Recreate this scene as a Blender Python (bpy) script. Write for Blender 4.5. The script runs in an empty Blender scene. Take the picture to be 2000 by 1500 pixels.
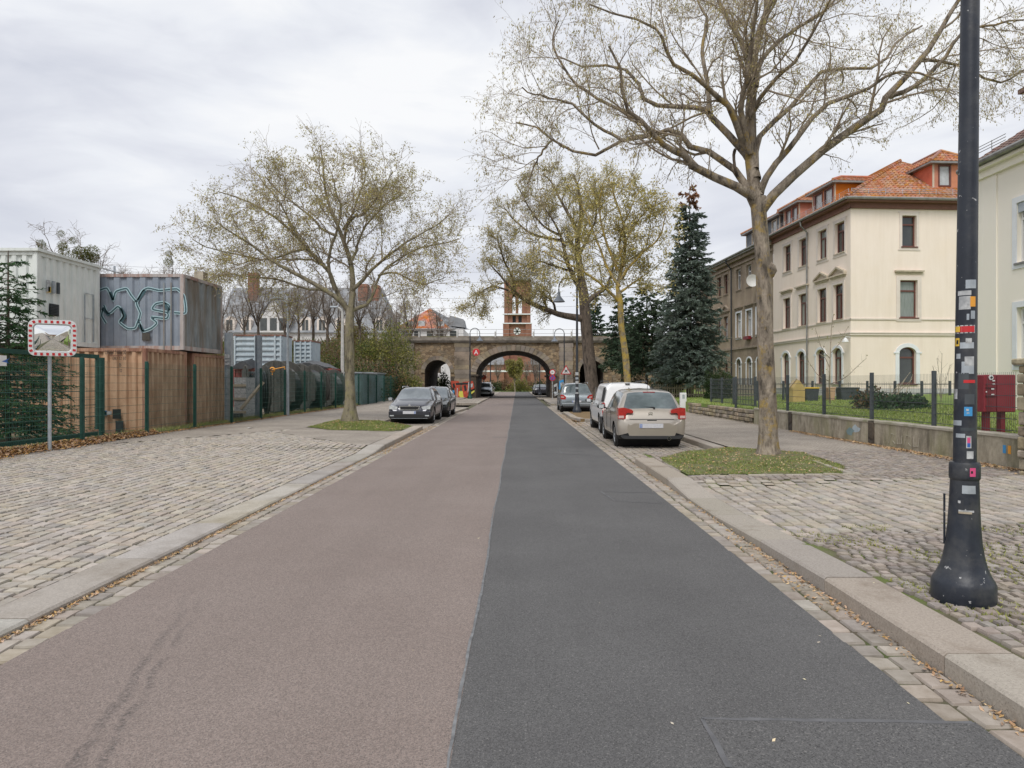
import bpy, math, random
import numpy as np
from mathutils import Vector, Matrix
S = bpy.context.scene
COL = S.collection
R = math.radians
rng = np.random.default_rng(7)
random.seed(7)
cam = bpy.data.cameras.new('camera')
camo = bpy.data.objects.new('camera', cam)
COL.objects.link(camo)
camo.location = (0, 0, 1.65)
camo.rotation_euler = (R(90), 0, 0)
cam.lens = 24.0
cam.sensor_width = 36.0
cam.shift_x = -0.005
cam.shift_y = -0.001
cam.clip_start = 0.05
cam.clip_end = 3000
S.camera = camo
SUN_EL, SUN_AZ = 52.0, 200.0
world = bpy.data.worlds.new("World")
S.world = world
world.use_nodes = True
wn = world.node_tree
wn.nodes.clear()
def nd(nt, kind, ins=None, **props):
    n = nt.nodes.new(kind)
    for k, v in props.items():
        setattr(n, k, v)
    for k, v in (ins or {}).items():
        s = n.inputs[k]
        if isinstance(v, bpy.types.NodeSocket):
            nt.links.new(v, s)
        else:
            if isinstance(v, (tuple, list)) and len(v) == 3 and s.type == 'RGBA':
                v = (*v, 1)
            s.default_value = v
    return n
def ramp(nt, fac, stops, interp='LINEAR'):
    n = nt.nodes.new('ShaderNodeValToRGB')
    n.color_ramp.interpolation = interp
    e = n.color_ramp.elements
    while len(e) > len(stops):
        e.remove(e[-1])
    while len(e) < len(stops):
        e.new(0.5)
    for el, (p, c) in zip(e, stops):
        el.position = p
        if not isinstance(c, (tuple, list)):
            c = (c, c, c)
        el.color = (*c[:3], 1)
    nt.links.new(fac, n.inputs[0])
    return n.outputs[0]
def mixc(nt, fac, a, b, mode='MIX'):
    n = nt.nodes.new('ShaderNodeMix')
    n.data_type = 'RGBA'
    n.blend_type = mode
    for i, v in ((0, fac), (6, a), (7, b)):
        s = n.inputs[i]
        if isinstance(v, bpy.types.NodeSocket):
            nt.links.new(v, s)
        elif i == 0:
            s.default_value = v
        else:
            s.default_value = (*v[:3], 1)
    return n.outputs[2]
def mth(nt, op, a, b=0.0, clamp=False):
    n = nt.nodes.new('ShaderNodeMath')
    n.operation = op
    n.use_clamp = clamp
    for i, v in ((0, a), (1, b)):
        if isinstance(v, bpy.types.NodeSocket):
            nt.links.new(v, n.inputs[i])
        else:
            n.inputs[i].default_value = v
    return n.outputs[0]
sky = nd(wn, 'ShaderNodeTexSky', sky_type='NISHITA', sun_disc=False, sun_elevation=R(SUN_EL),
         sun_rotation=R(SUN_AZ), air_density=1.0, dust_density=2.0)
tcw = nd(wn, 'ShaderNodeTexCoord')
mp = nd(wn, 'ShaderNodeMapping', {'Vector': tcw.outputs['Generated'], 'Scale': (1.0, 1.0, 3.2), 'Location': (0.3, 1.7, 0.2)})
nz1 = nd(wn, 'ShaderNodeTexNoise', {'Vector': mp.outputs[0], 'Scale': 1.7, 'Detail': 7.0, 'Roughness': 0.5, 'Distortion': 0.35})
nz2 = nd(wn, 'ShaderNodeTexNoise', {'Vector': mp.outputs[0], 'Scale': 5.5, 'Detail': 5.0, 'Roughness': 0.55, 'Distortion': 0.6})
cl = mth(wn, 'ADD', mth(wn, 'MULTIPLY', nz1.outputs[0], 0.72), mth(wn, 'MULTIPLY', nz2.outputs[0], 0.28))
sepw = nd(wn, 'ShaderNodeSeparateXYZ', {0: tcw.outputs['Generated']})
low = ramp(wn, sepw.outputs[2], [(0.0, 1.0), (0.22, 0.0)])
cl = mth(wn, 'ADD', cl, mth(wn, 'MULTIPLY', low, 0.10))
cloud = ramp(wn, cl, [(0.38, (0.455, 0.475, 0.535)), (0.48, (0.535, 0.55, 0.60)), (0.56, (0.62, 0.635, 0.67)), (0.65, (0.70, 0.705, 0.715))])
skys = mixc(wn, 1.0, sky.outputs[0], (0.08, 0.08, 0.08), 'MULTIPLY')
wcol = mixc(wn, 0.95, skys, cloud)
bg = nd(wn, 'ShaderNodeBackground', {'Color': wcol, 'Strength': 1.0})
nd(wn, 'ShaderNodeOutputWorld', {'Surface': bg.outputs[0]})
sl = bpy.data.lights.new('sun', 'SUN')
sl.energy = 1.5
sl.angle = R(25)
sl.color = (1.0, 0.97, 0.92)
slo = bpy.data.objects.new('sun', sl)
COL.objects.link(slo)
az = R(SUN_AZ)
d = Vector((math.sin(az) * math.cos(R(SUN_EL)), math.cos(az) * math.cos(R(SUN_EL)), math.sin(R(SUN_EL))))
slo.rotation_euler = d.to_track_quat('Z', 'Y').to_euler()
slo.location = d * 50
S.view_settings.view_transform = 'Standard'
S.view_settings.look = 'None'
S.view_settings.gamma = 1
S.view_settings.use_curve_mapping = False
S.view_settings.exposure = 0.5
S.render.engine = 'CYCLES'
S.cycles.max_bounces = 5
S.cycles.diffuse_bounces = 3
S.cycles.glossy_bounces = 3
S.cycles.transparent_max_bounces = 6
S.cycles.use_denoising = True
F = 1333.333
def PX(u, v, Y):
    return np.array([(u - 1010) / F * Y, Y, 1.65 - (v - 748) / F * Y])
def GX(u, v, z=0.0):
    Y = (1.65 - z) * F / (v - 748)
    return np.array([(u - 1010) / F * Y, Y, z])
def mat(name, c, c2=None, scale=4.0, rough=0.8, bump=0.0, bscale=None, metal=0.0, isl=0.0, stretch=(1, 1, 1),
        detail=6.0, coat=0.0, big=0.0, spec=0.5, lo=0.35, hi=0.65, local=False, dirt=None, dscale=0.6, dth=(0.5, 0.7),
        speck=None, sscale=60, sth=(0.68, 0.74), trans=0.0, emis=None, hook=None, bdist=0.02):
    m = bpy.data.materials.new(name)
    m.use_nodes = True
    nt = m.node_tree
    b = nt.nodes['Principled BSDF']
    if local:
        pos = nd(nt, 'ShaderNodeTexCoord').outputs['Object']
    else:
        pos = nd(nt, 'ShaderNodeNewGeometry').outputs['Position']
    st = nd(nt, 'ShaderNodeMapping', {'Vector': pos, 'Scale': stretch}).outputs[0]
    col = None
    if c2 is not None:
        nz = nd(nt, 'ShaderNodeTexNoise', {'Vector': st, 'Scale': scale, 'Detail': detail, 'Roughness': 0.6})
        col = ramp(nt, nz.outputs[0], [(lo, c), (hi, c2)])
    else:
        rgb = nd(nt, 'ShaderNodeRGB')
        rgb.outputs[0].default_value = (*c, 1)
        col = rgb.outputs[0]
    if dirt is not None:
        nz = nd(nt, 'ShaderNodeTexNoise', {'Vector': st, 'Scale': dscale, 'Detail': 8.0, 'Roughness': 0.65})
        f = ramp(nt, nz.outputs[0], [(dth[0], 0.0), (dth[1], 1.0)])
        col = mixc(nt, f, col, dirt)
    if speck is not None:
        nz = nd(nt, 'ShaderNodeTexNoise', {'Vector': pos, 'Scale': sscale, 'Detail': 3.0})
        f = ramp(nt, nz.outputs[0], [(sth[0], 0.0), (sth[1], 1.0)])
        col = mixc(nt, f, col, speck)
    if big:
        nz = nd(nt, 'ShaderNodeTexNoise', {'Vector': pos, 'Scale': 0.35, 'Detail': 4.0})
        f = ramp(nt, nz.outputs[0], [(0.3, 1 - big), (0.7, 1 + big)])
        col = mixc(nt, 1.0, col, f, 'MULTIPLY')
    if isl:
        gi = nd(nt, 'ShaderNodeNewGeometry').outputs['Random Per Island']
        oi = nd(nt, 'ShaderNodeObjectInfo').outputs['Random']
        r_ = mth(nt, 'FRACT', mth(nt, 'ADD', gi, oi))
        f = mth(nt, 'ADD', mth(nt, 'MULTIPLY', r_, isl), 1 - isl / 2)
        hs = nd(nt, 'ShaderNodeHueSaturation', {'Hue': mth(nt, 'ADD', mth(nt, 'MULTIPLY', mth(nt, 'FRACT', mth(nt, 'MULTIPLY', r_, 7.3)), 0.03), 0.485),
                                                'Saturation': mth(nt, 'ADD', mth(nt, 'MULTIPLY', mth(nt, 'FRACT', mth(nt, 'MULTIPLY', r_, 3.7)), 0.5), 0.75),
                                                'Value': f, 'Color': col})
        col = hs.outputs[0]
    if hook is not None:
        col = hook(nt, col, pos)
    nt.links.new(col, b.inputs['Base Color'])
    b.inputs['Roughness'].default_value = rough
    b.inputs['Metallic'].default_value = metal
    b.inputs['Specular IOR Level'].default_value = spec
    if coat:
        b.inputs['Coat Weight'].default_value = coat
        b.inputs['Coat Roughness'].default_value = 0.05
    if trans:
        b.inputs['Transmission Weight'].default_value = trans
    if emis:
        b.inputs['Emission Color'].default_value = (*emis[:3], 1)
        b.inputs['Emission Strength'].default_value = emis[3]
    if bump:
        nz = nd(nt, 'ShaderNodeTexNoise', {'Vector': st, 'Scale': bscale or scale * 4, 'Detail': 5.0, 'Roughness': 0.6})
        bp = nd(nt, 'ShaderNodeBump', {'Strength': bump, 'Distance': bdist, 'Height': nz.outputs[0]})
        nt.links.new(bp.outputs[0], b.inputs['Normal'])
    return m
class MB:
    def __init__(s):
        s.V = []; s.I = []; s.Z = []; s.M = []; s.n = 0
    def raw(s, v, f, m=0):
        """v (N,3); f either (n,k) array or list of tuples"""
        v = np.asarray(v, dtype=np.float64).reshape(-1, 3)
        if isinstance(f, np.ndarray):
            s.I.append((f + s.n).ravel()); s.Z.append(np.full(len(f), f.shape[1])); s.M.append(np.full(len(f), m))
        else:
            for q in f:
                s.I.append(np.array(q) + s.n); s.Z.append(np.array([len(q)])); s.M.append(np.array([m]))
        s.V.append(v); s.n += len(v)
        return s
    def quad(s, a, b, c, d_, m=0):
        return s.raw([a, b, c, d_], [(0, 1, 2, 3)], m)
    def poly(s, pts, m=0):
        return s.raw(pts, [tuple(range(len(pts)))], m)
    def box(s, x0, x1, y0, y1, z0, z1, m=0, bev=0.0, T=None):
        if x0 > x1: x0, x1 = x1, x0
        if y0 > y1: y0, y1 = y1, y0
        if z0 > z1: z0, z1 = z1, z0
        if bev <= 0:
            v = np.array([(x, y, z) for z in (z0, z1) for y in (y0, y1) for x in (x0, x1)], float)
            f = np.array([(0, 2, 3, 1), (4, 5, 7, 6), (0, 1, 5, 4), (2, 6, 7, 3), (0, 4, 6, 2), (1, 3, 7, 5)])
            if T is not None: v = T(v)
            return s.raw(v, f, m)
        b = min(bev, (x1 - x0) / 2.01, (y1 - y0) / 2.01, (z1 - z0) / 2.01)
        v = []; idx = {}
        xs, ys, zs = (x0, x1), (y0, y1), (z0, z1)
        sg = (1, -1)
        for i in (0, 1):
            for j in (0, 1):
                for k in (0, 1):
                    cx, cy, cz = xs[i], ys[j], zs[k]
                    bx, by, bz = sg[i] * b, sg[j] * b, sg[k] * b
                    idx[(i, j, k, 'x')] = len(v); v.append((cx, cy + by, cz + bz))
                    idx[(i, j, k, 'y')] = len(v); v.append((cx + bx, cy, cz + bz))
                    idx[(i, j, k, 'z')] = len(v); v.append((cx + bx, cy + by, cz))
        f = []
        for i in (0, 1):
            q = [idx[(i, j, k, 'x')] for j, k in ((0, 0), (1, 0), (1, 1), (0, 1))]; f.append(q if i else q[::-1])
            q = [idx[(j, i, k, 'y')] for j, k in ((0, 0), (0, 1), (1, 1), (1, 0))]; f.append(q if i else q[::-1])
            q = [idx[(j, k, i, 'z')] for j, k in ((0, 0), (1, 0), (1, 1), (0, 1))]; f.append(q if i else q[::-1])
        for a in (0, 1):
            for c in (0, 1):
                def e(q, flip):
                    f.append(q[::-1] if flip else q)
                e([idx[(a, c, 0, 'x')], idx[(a, c, 0, 'y')], idx[(a, c, 1, 'y')], idx[(a, c, 1, 'x')]], a == c)
                e([idx[(a, 0, c, 'x')], idx[(a, 1, c, 'x')], idx[(a, 1, c, 'z')], idx[(a, 0, c, 'z')]], a != c)
                e([idx[(0, a, c, 'y')], idx[(1, a, c, 'y')], idx[(1, a, c, 'z')], idx[(0, a, c, 'z')]], a == c)
        for i in (0, 1):
            for j in (0, 1):
                for k in (0, 1):
                    q = [idx[(i, j, k, w)] for w in 'xyz']
                    f.append(q if (i + j + k) % 2 else q[::-1])
        v = np.array(v, float)
        if T is not None: v = T(v)
        return s.raw(v, [tuple(q) for q in f], m)
    def tube(s, pts, r, n=8, cap=True, m=0):
        pts = np.asarray(pts, float)
        K = len(pts)
        r = np.full(K, r, float) if np.isscalar(r) else np.asarray(r, float)
        v, f = tubes(pts[None], r[None], n)
        s.raw(v, f, m)
        if cap:
            for k, o in ((0, 1), (K - 1, 0)):
                ring = v[k * n:(k + 1) * n]
                s.poly(ring[::-1] if o else ring, m)
        return s
    def cyl(s, x, y, z0, z1, r, n=12, r2=None, m=0):
        return s.tube([(x, y, z0), (x, y, z1)], [r, r if r2 is None else r2], n, True, m)
    def lathe(s, prof, n=24, o=(0, 0, 0), m=0, axis='z', lean=(0, 0)):
        a = np.linspace(0, 2 * np.pi, n, endpoint=False)
        V = []
        for r_, z in prof:
            x = r_ * np.cos(a); y = r_ * np.sin(a); zz = np.full(n, z, float)
            V.append(np.stack([x + lean[0] * z, y + lean[1] * z, zz], 1))
        V = np.concatenate(V)
        if axis == 'x': V = V[:, [2, 0, 1]]
        if axis == 'y': V = V[:, [0, 2, 1]] * np.array([1, 1, 1.0])
        V = V + np.array(o)
        f = []
        for k in range(len(prof) - 1):
            for i in range(n):
                j = (i + 1) % n
                f.append((k * n + i, k * n + j, (k + 1) * n + j, (k + 1) * n + i))
        f = np.array(f)
        if axis == 'y': f = f[:, ::-1]
        return s.raw(V, f, m)
    def prism(s, poly, d0, d1, plane='xz', m=0, inset=0.0, T=None):
        """poly: list of 2D pts; extruded along the third axis from d0 to d1; inset shrinks the d0 end"""
        p = np.array(poly, float); n = len(p)
        c = p.mean(0)
        p0 = c + (p - c) * (1 - inset) if inset else p
        def to3(q, d_):
            a = np.full(n, d_)
            if plane == 'xz': return np.stack([q[:, 0], a, q[:, 1]], 1)
            if plane == 'yz': return np.stack([a, q[:, 0], q[:, 1]], 1)
            return np.stack([q[:, 0], q[:, 1], a], 1)
        v = np.concatenate([to3(p0, d0), to3(p, d1)])
        if T is not None: v = T(v)
        f = [tuple(range(n))[::-1], tuple(range(n, 2 * n))] + [(i, (i + 1) % n, n + (i + 1) % n, n + i) for i in range(n)]
        return s.raw(v, f, m)
    def build(s, name, mats, parent=None, smooth=False, label=None, cat=None, group=None, kind=None, world=False, fix=False):
        if not isinstance(mats, (list, tuple)): mats = [mats]
        V = np.concatenate(s.V) if s.V else np.zeros((0, 3))
        I = np.concatenate(s.I).astype(np.int32); Z = np.concatenate(s.Z).astype(np.int32); MM = np.concatenate(s.M).astype(np.int32)
        if parent is not None:
            org = ORG[parent.name]
        elif world:
            org = np.zeros(3)
        else:
            org = np.array([(V[:, 0].min() + V[:, 0].max()) / 2, (V[:, 1].min() + V[:, 1].max()) / 2, V[:, 2].min()])
        V = V - org
        me = bpy.data.meshes.new(name)
        me.vertices.add(len(V)); me.vertices.foreach_set('co', V.astype(np.float32).ravel())
        me.loops.add(len(I)); me.loops.foreach_set('vertex_index', I)
        me.polygons.add(len(Z))
        st = np.concatenate([[0], np.cumsum(Z)[:-1]]).astype(np.int32)
        me.polygons.foreach_set('loop_start', st)
        me.polygons.foreach_set('loop_total', Z)
        me.polygons.foreach_set('material_index', MM)
        me.polygons.foreach_set('use_smooth', np.full(len(Z), bool(smooth)))
        for m_ in mats: me.materials.append(m_)
        me.update(calc_edges=True)
        me.validate()
        if smooth and smooth is not True:
            try: me.set_sharp_from_angle(angle=R(smooth))
            except Exception: pass
        o = bpy.data.objects.new(name, me)
        COL.objects.link(o)
        if parent is not None:
            o.parent = parent
        else:
            o.location = org
        ORG[o.name] = org
        tag(o, label, cat, group, kind)
        return o
ORG = {}
def tag(o, label=None, cat=None, group=None, kind=None):
    if label: o['label'] = label
    if cat: o['category'] = cat
    if group: o['group'] = group
    if kind: o['kind'] = kind
    return o
def thing(name, label, cat, loc=(0, 0, 0), rot=0.0, group=None, local=False):
    o = bpy.data.objects.new(name, None)
    o.empty_display_size = 0.3
    COL.objects.link(o)
    o.location = loc
    o.rotation_euler = (0, 0, rot)
    ORG[o.name] = np.zeros(3) if local or rot else np.array(loc, float)
    return tag(o, label, cat, group)
KIDS = {}
def copy_tree(root, loc=None, rot=None, scale=None, label=None, group=None):
    def rec(o, par):
        c = o.copy(); COL.objects.link(c)
        ORG[c.name] = ORG.get(o.name, np.zeros(3))
        if par is not None: c.parent = par
        for ch in list(o.children): rec(ch, c)
        return c
    c = rec(root, None)
    if loc is not None: c.location = loc
    if rot is not None: c.rotation_euler = (0, 0, rot)
    if scale is not None: c.scale = scale if isinstance(scale, (tuple, list)) else (scale,) * 3
    if label: c['label'] = label
    if group: c['group'] = group
    return c
def tubes(P, Rr, n):
    """P (N,K,3), Rr (N,K) -> verts, quad faces"""
    N, K, _ = P.shape
    T = np.empty_like(P)
    T[:, 1:-1] = P[:, 2:] - P[:, :-2]
    T[:, 0] = P[:, 1] - P[:, 0]; T[:, -1] = P[:, -1] - P[:, -2]
    T /= np.linalg.norm(T, axis=2, keepdims=True) + 1e-9
    ax = P[:, -1] - P[:, 0]
    ax /= np.linalg.norm(ax, axis=1, keepdims=True) + 1e-9
    ref = np.where(np.abs(ax[:, 2:3]) > 0.8, np.array([[1.0, 0.13, 0]]), np.array([[0.05, 0.02, 1.0]]))[:, None, :]
    A = np.cross(T, np.broadcast_to(ref, T.shape)); A /= np.linalg.norm(A, axis=2, keepdims=True) + 1e-9
    B = np.cross(T, A)
    a = np.linspace(0, 2 * np.pi, n, endpoint=False)
    ring = P[:, :, None, :] + Rr[:, :, None, None] * (np.cos(a)[None, None, :, None] * A[:, :, None, :] + np.sin(a)[None, None, :, None] * B[:, :, None, :])
    V = ring.reshape(-1, 3)
    base = (np.arange(N) * K * n)[:, None, None] + (np.arange(K - 1) * n)[None, :, None]
    i = np.arange(n)[None, None, :]; j = (i + 1) % n
    f = np.stack([base + i, base + j, base + j + n, base + i + n], -1).reshape(-1, 4)
    return V, f[:, ::-1]
def smooth_line(pts, K):
    """Catmull-Rom resample to K points"""
    p = np.asarray(pts, float)
    if len(p) == 2: 
        t = np.linspace(0, 1, K)[:, None]; return p[0] * (1 - t) + p[1] * t
    q = np.vstack([2 * p[0] - p[1], p, 2 * p[-1] - p[-2]])
    out = []
    for t in np.linspace(0, len(p) - 1 - 1e-6, K):
        i = int(t); f = t - i
        a, b, c, d_ = q[i], q[i + 1], q[i + 2], q[i + 3]
        out.append(0.5 * (2 * b + (c - a) * f + (2 * a - 5 * b + 4 * c - d_) * f * f + (3 * b - 3 * c + d_ - a) * f ** 3))
    return np.array(out)
def granite(name, c, **k):
    return mat(name, tuple(x * 0.85 for x in c), tuple(min(1, x * 1.15) for x in c), scale=60, speck=tuple(x * 0.45 for x in c), sscale=120, sth=(0.6, 0.68), rough=0.75, bump=0.15, bscale=90, bdist=0.004, **k)
def stain_hook(nt, col, pos):
    s_ = nd(nt, 'ShaderNodeSeparateXYZ', {0: pos})
    x, y = s_.outputs[0], s_.outputs[1]
    nz = nd(nt, 'ShaderNodeTexNoise', {'Vector': pos, 'Scale': 1.6, 'Detail': 5.0})
    for off, wd in ((-1.02, 0.014), (-1.12, 0.018)):
        line = mth(nt, 'ADD', mth(nt, 'MULTIPLY', y, -0.266), off)
        dx = mth(nt, 'ABSOLUTE', mth(nt, 'SUBTRACT', mth(nt, 'ADD', x, mth(nt, 'MULTIPLY', mth(nt, 'SUBTRACT', nz.outputs[0], 0.5), 0.25)), line))
        f = ramp(nt, dx, [(0.0, 1.0), (wd, 0.9), (wd * 2.2, 0.0)])
        yy = ramp(nt, mth(nt, 'MULTIPLY', y, 0.1), [(0.0, 1.0), (0.42, 1.0), (0.56, 0.0)])
        n2 = nd(nt, 'ShaderNodeTexNoise', {'Vector': pos, 'Scale': 3.2, 'Detail': 5.0})
        n3 = nd(nt, 'ShaderNodeTexNoise', {'Vector': pos, 'Scale': 45.0, 'Detail': 3.0})
        g = ramp(nt, n2.outputs[0], [(0.36, 0.0), (0.5, 1.0)])
        g2 = ramp(nt, n3.outputs[0], [(0.38, 0.0), (0.6, 1.0)])
        f = mth(nt, 'MULTIPLY', mth(nt, 'MULTIPLY', f, yy), mth(nt, 'MULTIPLY', g, g2))
        col = mixc(nt, mth(nt, 'MULTIPLY', f, 0.5), col, (0.045, 0.044, 0.046))
    return wear_hook(nt, col, pos)
def wear_hook(nt, col, pos):
    st = nd(nt, 'ShaderNodeMapping', {'Vector': pos, 'Scale': (1.1, 0.06, 1)}).outputs[0]
    nz = nd(nt, 'ShaderNodeTexNoise', {'Vector': st, 'Scale': 1.6, 'Detail': 5.0})
    f = ramp(nt, nz.outputs[0], [(0.3, 0.90), (0.7, 1.0)])
    col = mixc(nt, 1.0, col, f, 'MULTIPLY')
    vo = nd(nt, 'ShaderNodeTexVoronoi', {'Vector': pos, 'Scale': 115.0})
    g = ramp(nt, vo.outputs['Color'], [(0.0, 0.52), (0.8, 1.0)])
    col = mixc(nt, 0.9, col, g, 'MULTIPLY')
    n3 = nd(nt, 'ShaderNodeTexNoise', {'Vector': pos, 'Scale': 85.0, 'Detail': 2.0})
    h = ramp(nt, n3.outputs[0], [(0.62, 0.0), (0.68, 1.0)])
    return mixc(nt, mth(nt, 'MULTIPLY', h, 0.28), col, (0.42, 0.40, 0.37))
MAT = {}
MAT['asphalt_red'] = mat('asphalt_red', (0.275, 0.218, 0.190), (0.305, 0.246, 0.216), scale=0.7, rough=0.9, bump=0.5, bscale=180, bdist=0.004, hook=stain_hook, speck=(0.10, 0.09, 0.09), sscale=160, sth=(0.55, 0.66))
MAT['asphalt_dark'] = mat('asphalt_dark', (0.118, 0.115, 0.114), (0.145, 0.142, 0.140), scale=0.7, rough=0.88, bump=0.5, bscale=180, bdist=0.004, hook=wear_hook, speck=(0.05, 0.05, 0.05), sscale=150, sth=(0.55, 0.66))
MAT['seam'] = mat('seam', (0.11, 0.112, 0.115), (0.22, 0.225, 0.23), scale=14, rough=0.8)
MAT['patch'] = mat('patch', (0.10, 0.10, 0.104), (0.145, 0.145, 0.15), scale=9, rough=0.8)
MAT['kerb'] = granite('kerb', (0.375, 0.33, 0.27), isl=0.22, dirt=(0.22, 0.18, 0.13), dscale=2.5, dth=(0.55, 0.75))
MAT['kerb_grey'] = granite('kerb_grey', (0.40, 0.365, 0.32), isl=0.25, dirt=(0.24, 0.205, 0.16), dscale=1.6, dth=(0.45, 0.75))
MAT['sett'] = mat('sett', (0.355, 0.308, 0.255), (0.435, 0.385, 0.325), scale=9, rough=0.8, isl=0.30, bump=0.3, bscale=60, bdist=0.006, dirt=(0.24, 0.235, 0.225), dscale=5, dth=(0.5, 0.8))
MAT['sett_gutter'] = mat('sett_gutter', (0.28, 0.24, 0.195), (0.375, 0.33, 0.28), scale=9, rough=0.8, isl=0.4, bump=0.3, bscale=60, bdist=0.006)
MAT['mosaic'] = mat('mosaic', (0.255, 0.215, 0.185), (0.345, 0.30, 0.26), scale=12, rough=0.8, isl=0.45, bump=0.3, bscale=70, bdist=0.005)
MAT['joint'] = mat('joint', (0.085, 0.07, 0.045), (0.15, 0.125, 0.09), scale=7, rough=0.95, bump=0.6, bscale=70, dirt=(0.075, 0.10, 0.025), dscale=1.8, dth=(0.45, 0.6))
MAT['joint_moss'] = mat('joint_moss', (0.10, 0.088, 0.05), (0.16, 0.14, 0.09), scale=7, rough=0.95, bump=0.6, bscale=70, dirt=(0.12, 0.16, 0.03), dscale=1.6, dth=(0.42, 0.56))
MAT['joint_leaf'] = mat('joint_leaf', (0.12, 0.08, 0.04), (0.30, 0.20, 0.09), scale=40, rough=0.95, bump=0.8, bscale=80)
MAT['dirt'] = mat('dirt', (0.16, 0.125, 0.09), (0.26, 0.21, 0.155), scale=3, rough=0.95, bump=0.5, bscale=40, dirt=(0.13, 0.15, 0.05), dscale=0.8)
MAT['leaf_pile'] = mat('leaf_pile', (0.30, 0.16, 0.07), (0.50, 0.32, 0.16), scale=25, rough=0.9, isl=0.7)
MAT['dry_leaf'] = mat('dry_leaf', (0.33, 0.20, 0.10), (0.52, 0.36, 0.20), scale=6, rough=0.8, isl=0.8)
MAT['pale_leaf'] = mat('pale_leaf', (0.55, 0.46, 0.28), (0.70, 0.62, 0.45), scale=6, rough=0.8, isl=0.4)
MAT['grass'] = mat('grass', (0.115, 0.17, 0.035), (0.20, 0.27, 0.06), scale=2.0, rough=0.8, isl=0.6)
MAT['grass_pale'] = mat('grass_pale', (0.20, 0.22, 0.06), (0.34, 0.33, 0.11), scale=2.0, rough=0.8, isl=0.6)
MAT['soil_grass'] = mat('soil_grass', (0.13, 0.11, 0.06), (0.15, 0.18, 0.05), scale=5, rough=0.95, bump=0.5, bscale=40)
MAT['lawn_blade'] = mat('lawn_blade', (0.19, 0.26, 0.055), (0.31, 0.34, 0.11), scale=2.0, rough=0.8, isl=0.5)
MAT['lawn'] = mat('lawn', (0.15, 0.235, 0.04), (0.22, 0.31, 0.07), scale=1.5, rough=0.9, bump=0.8, bscale=60, dirt=(0.24, 0.24, 0.08), dscale=0.9, dth=(0.5, 0.75))
def pave_mat(name, c, c2, scale, mort, moss=0.0):
    m = bpy.data.materials.new(name); m.use_nodes = True
    nt = m.node_tree; b = nt.nodes['Principled BSDF']
    pos = nd(nt, 'ShaderNodeNewGeometry').outputs['Position']
    ds = nd(nt, 'ShaderNodeTexNoise', {'Vector': pos, 'Scale': 1.3, 'Detail': 3.0})
    p2 = nd(nt, 'ShaderNodeVectorMath', {0: ds.outputs['Color'], 1: (0.22, 0.22, 0)}, operation='MULTIPLY')
    p3 = nd(nt, 'ShaderNodeVectorMath', {0: pos, 1: p2.outputs[0]}, operation='ADD')
    br = nd(nt, 'ShaderNodeTexBrick', {'Vector': p3.outputs[0], 'Color1': c, 'Color2': c2, 'Mortar': mort, 'Scale': scale, 'Mortar Size': 0.035, 'Mortar Smooth': 0.3, 'Brick Width': 0.55, 'Row Height': 0.42}, offset=0.5)
    nz = nd(nt, 'ShaderNodeTexNoise', {'Vector': pos, 'Scale': 0.8, 'Detail': 6.0})
    col = mixc(nt, 1.0, br.outputs[0], ramp(nt, nz.outputs[0], [(0.3, 0.72), (0.7, 1.0)]), 'MULTIPLY')
    nt.links.new(col, b.inputs['Base Color'])
    b.inputs['Roughness'].default_value = 0.85
    bp = nd(nt, 'ShaderNodeBump', {'Strength': 0.7, 'Distance': 0.01, 'Height': br.outputs['Fac']}, invert=True)
    nt.links.new(bp.outputs[0], b.inputs['Normal'])
    return m
MAT['path'] = pave_mat('path', (0.45, 0.395, 0.335), (0.36, 0.315, 0.265), 6.0, (0.22, 0.185, 0.145))
def stone_mat(name, cols, scale, mort, bump=0.6, asp=(1, 1, 1.5), stain=(0.07, 0.055, 0.04), sth=(0.5, 0.68)):
    m = bpy.data.materials.new(name); m.use_nodes = True
    nt = m.node_tree; b = nt.nodes['Principled BSDF']
    pos = nd(nt, 'ShaderNodeNewGeometry').outputs['Position']
    mpp = nd(nt, 'ShaderNodeMapping', {'Vector': pos, 'Scale': asp}).outputs[0]
    v1 = nd(nt, 'ShaderNodeTexVoronoi', {'Vector': mpp, 'Scale': scale, 'Randomness': 0.85})
    v2 = nd(nt, 'ShaderNodeTexVoronoi', {'Vector': mpp, 'Scale': scale, 'Randomness': 0.85}, feature='DISTANCE_TO_EDGE')
    sp = nd(nt, 'ShaderNodeSeparateColor', {0: v1.outputs['Color']})
    n = len(cols)
    col = ramp(nt, sp.outputs[0], [(i / (n - 1), c) for i, c in enumerate(cols)])
    edge = ramp(nt, v2.outputs[0], [(0.0, 1.0), (0.09, 0.0)])
    nz = nd(nt, 'ShaderNodeTexNoise', {'Vector': pos, 'Scale': 0.6, 'Detail': 8.0, 'Roughness': 0.65})
    fine = nd(nt, 'ShaderNodeTexNoise', {'Vector': pos, 'Scale': 14.0, 'Detail': 6.0})
    col = mixc(nt, mth(nt, 'MULTIPLY', edge, 0.75), col, mort)
    col = mixc(nt, mth(nt, 'MULTIPLY', ramp(nt, nz.outputs[0], [(sth[0], 0.0), (sth[1], 1.0)]), 0.7), col, stain)
    col = mixc(nt, 1.0, col, ramp(nt, fine.outputs[0], [(0.3, 0.7), (0.7, 1.0)]), 'MULTIPLY')
    nt.links.new(col, b.inputs['Base Color'])
    b.inputs['Roughness'].default_value = 0.9
    h = mth(nt, 'ADD', ramp(nt, v2.outputs[0], [(0.0, 0.0), (0.12, 1.0)]), fine.outputs[0])
    bp = nd(nt, 'ShaderNodeBump', {'Strength': bump, 'Distance': 0.03, 'Height': h})
    nt.links.new(bp.outputs[0], b.inputs['Normal'])
    return m
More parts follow.
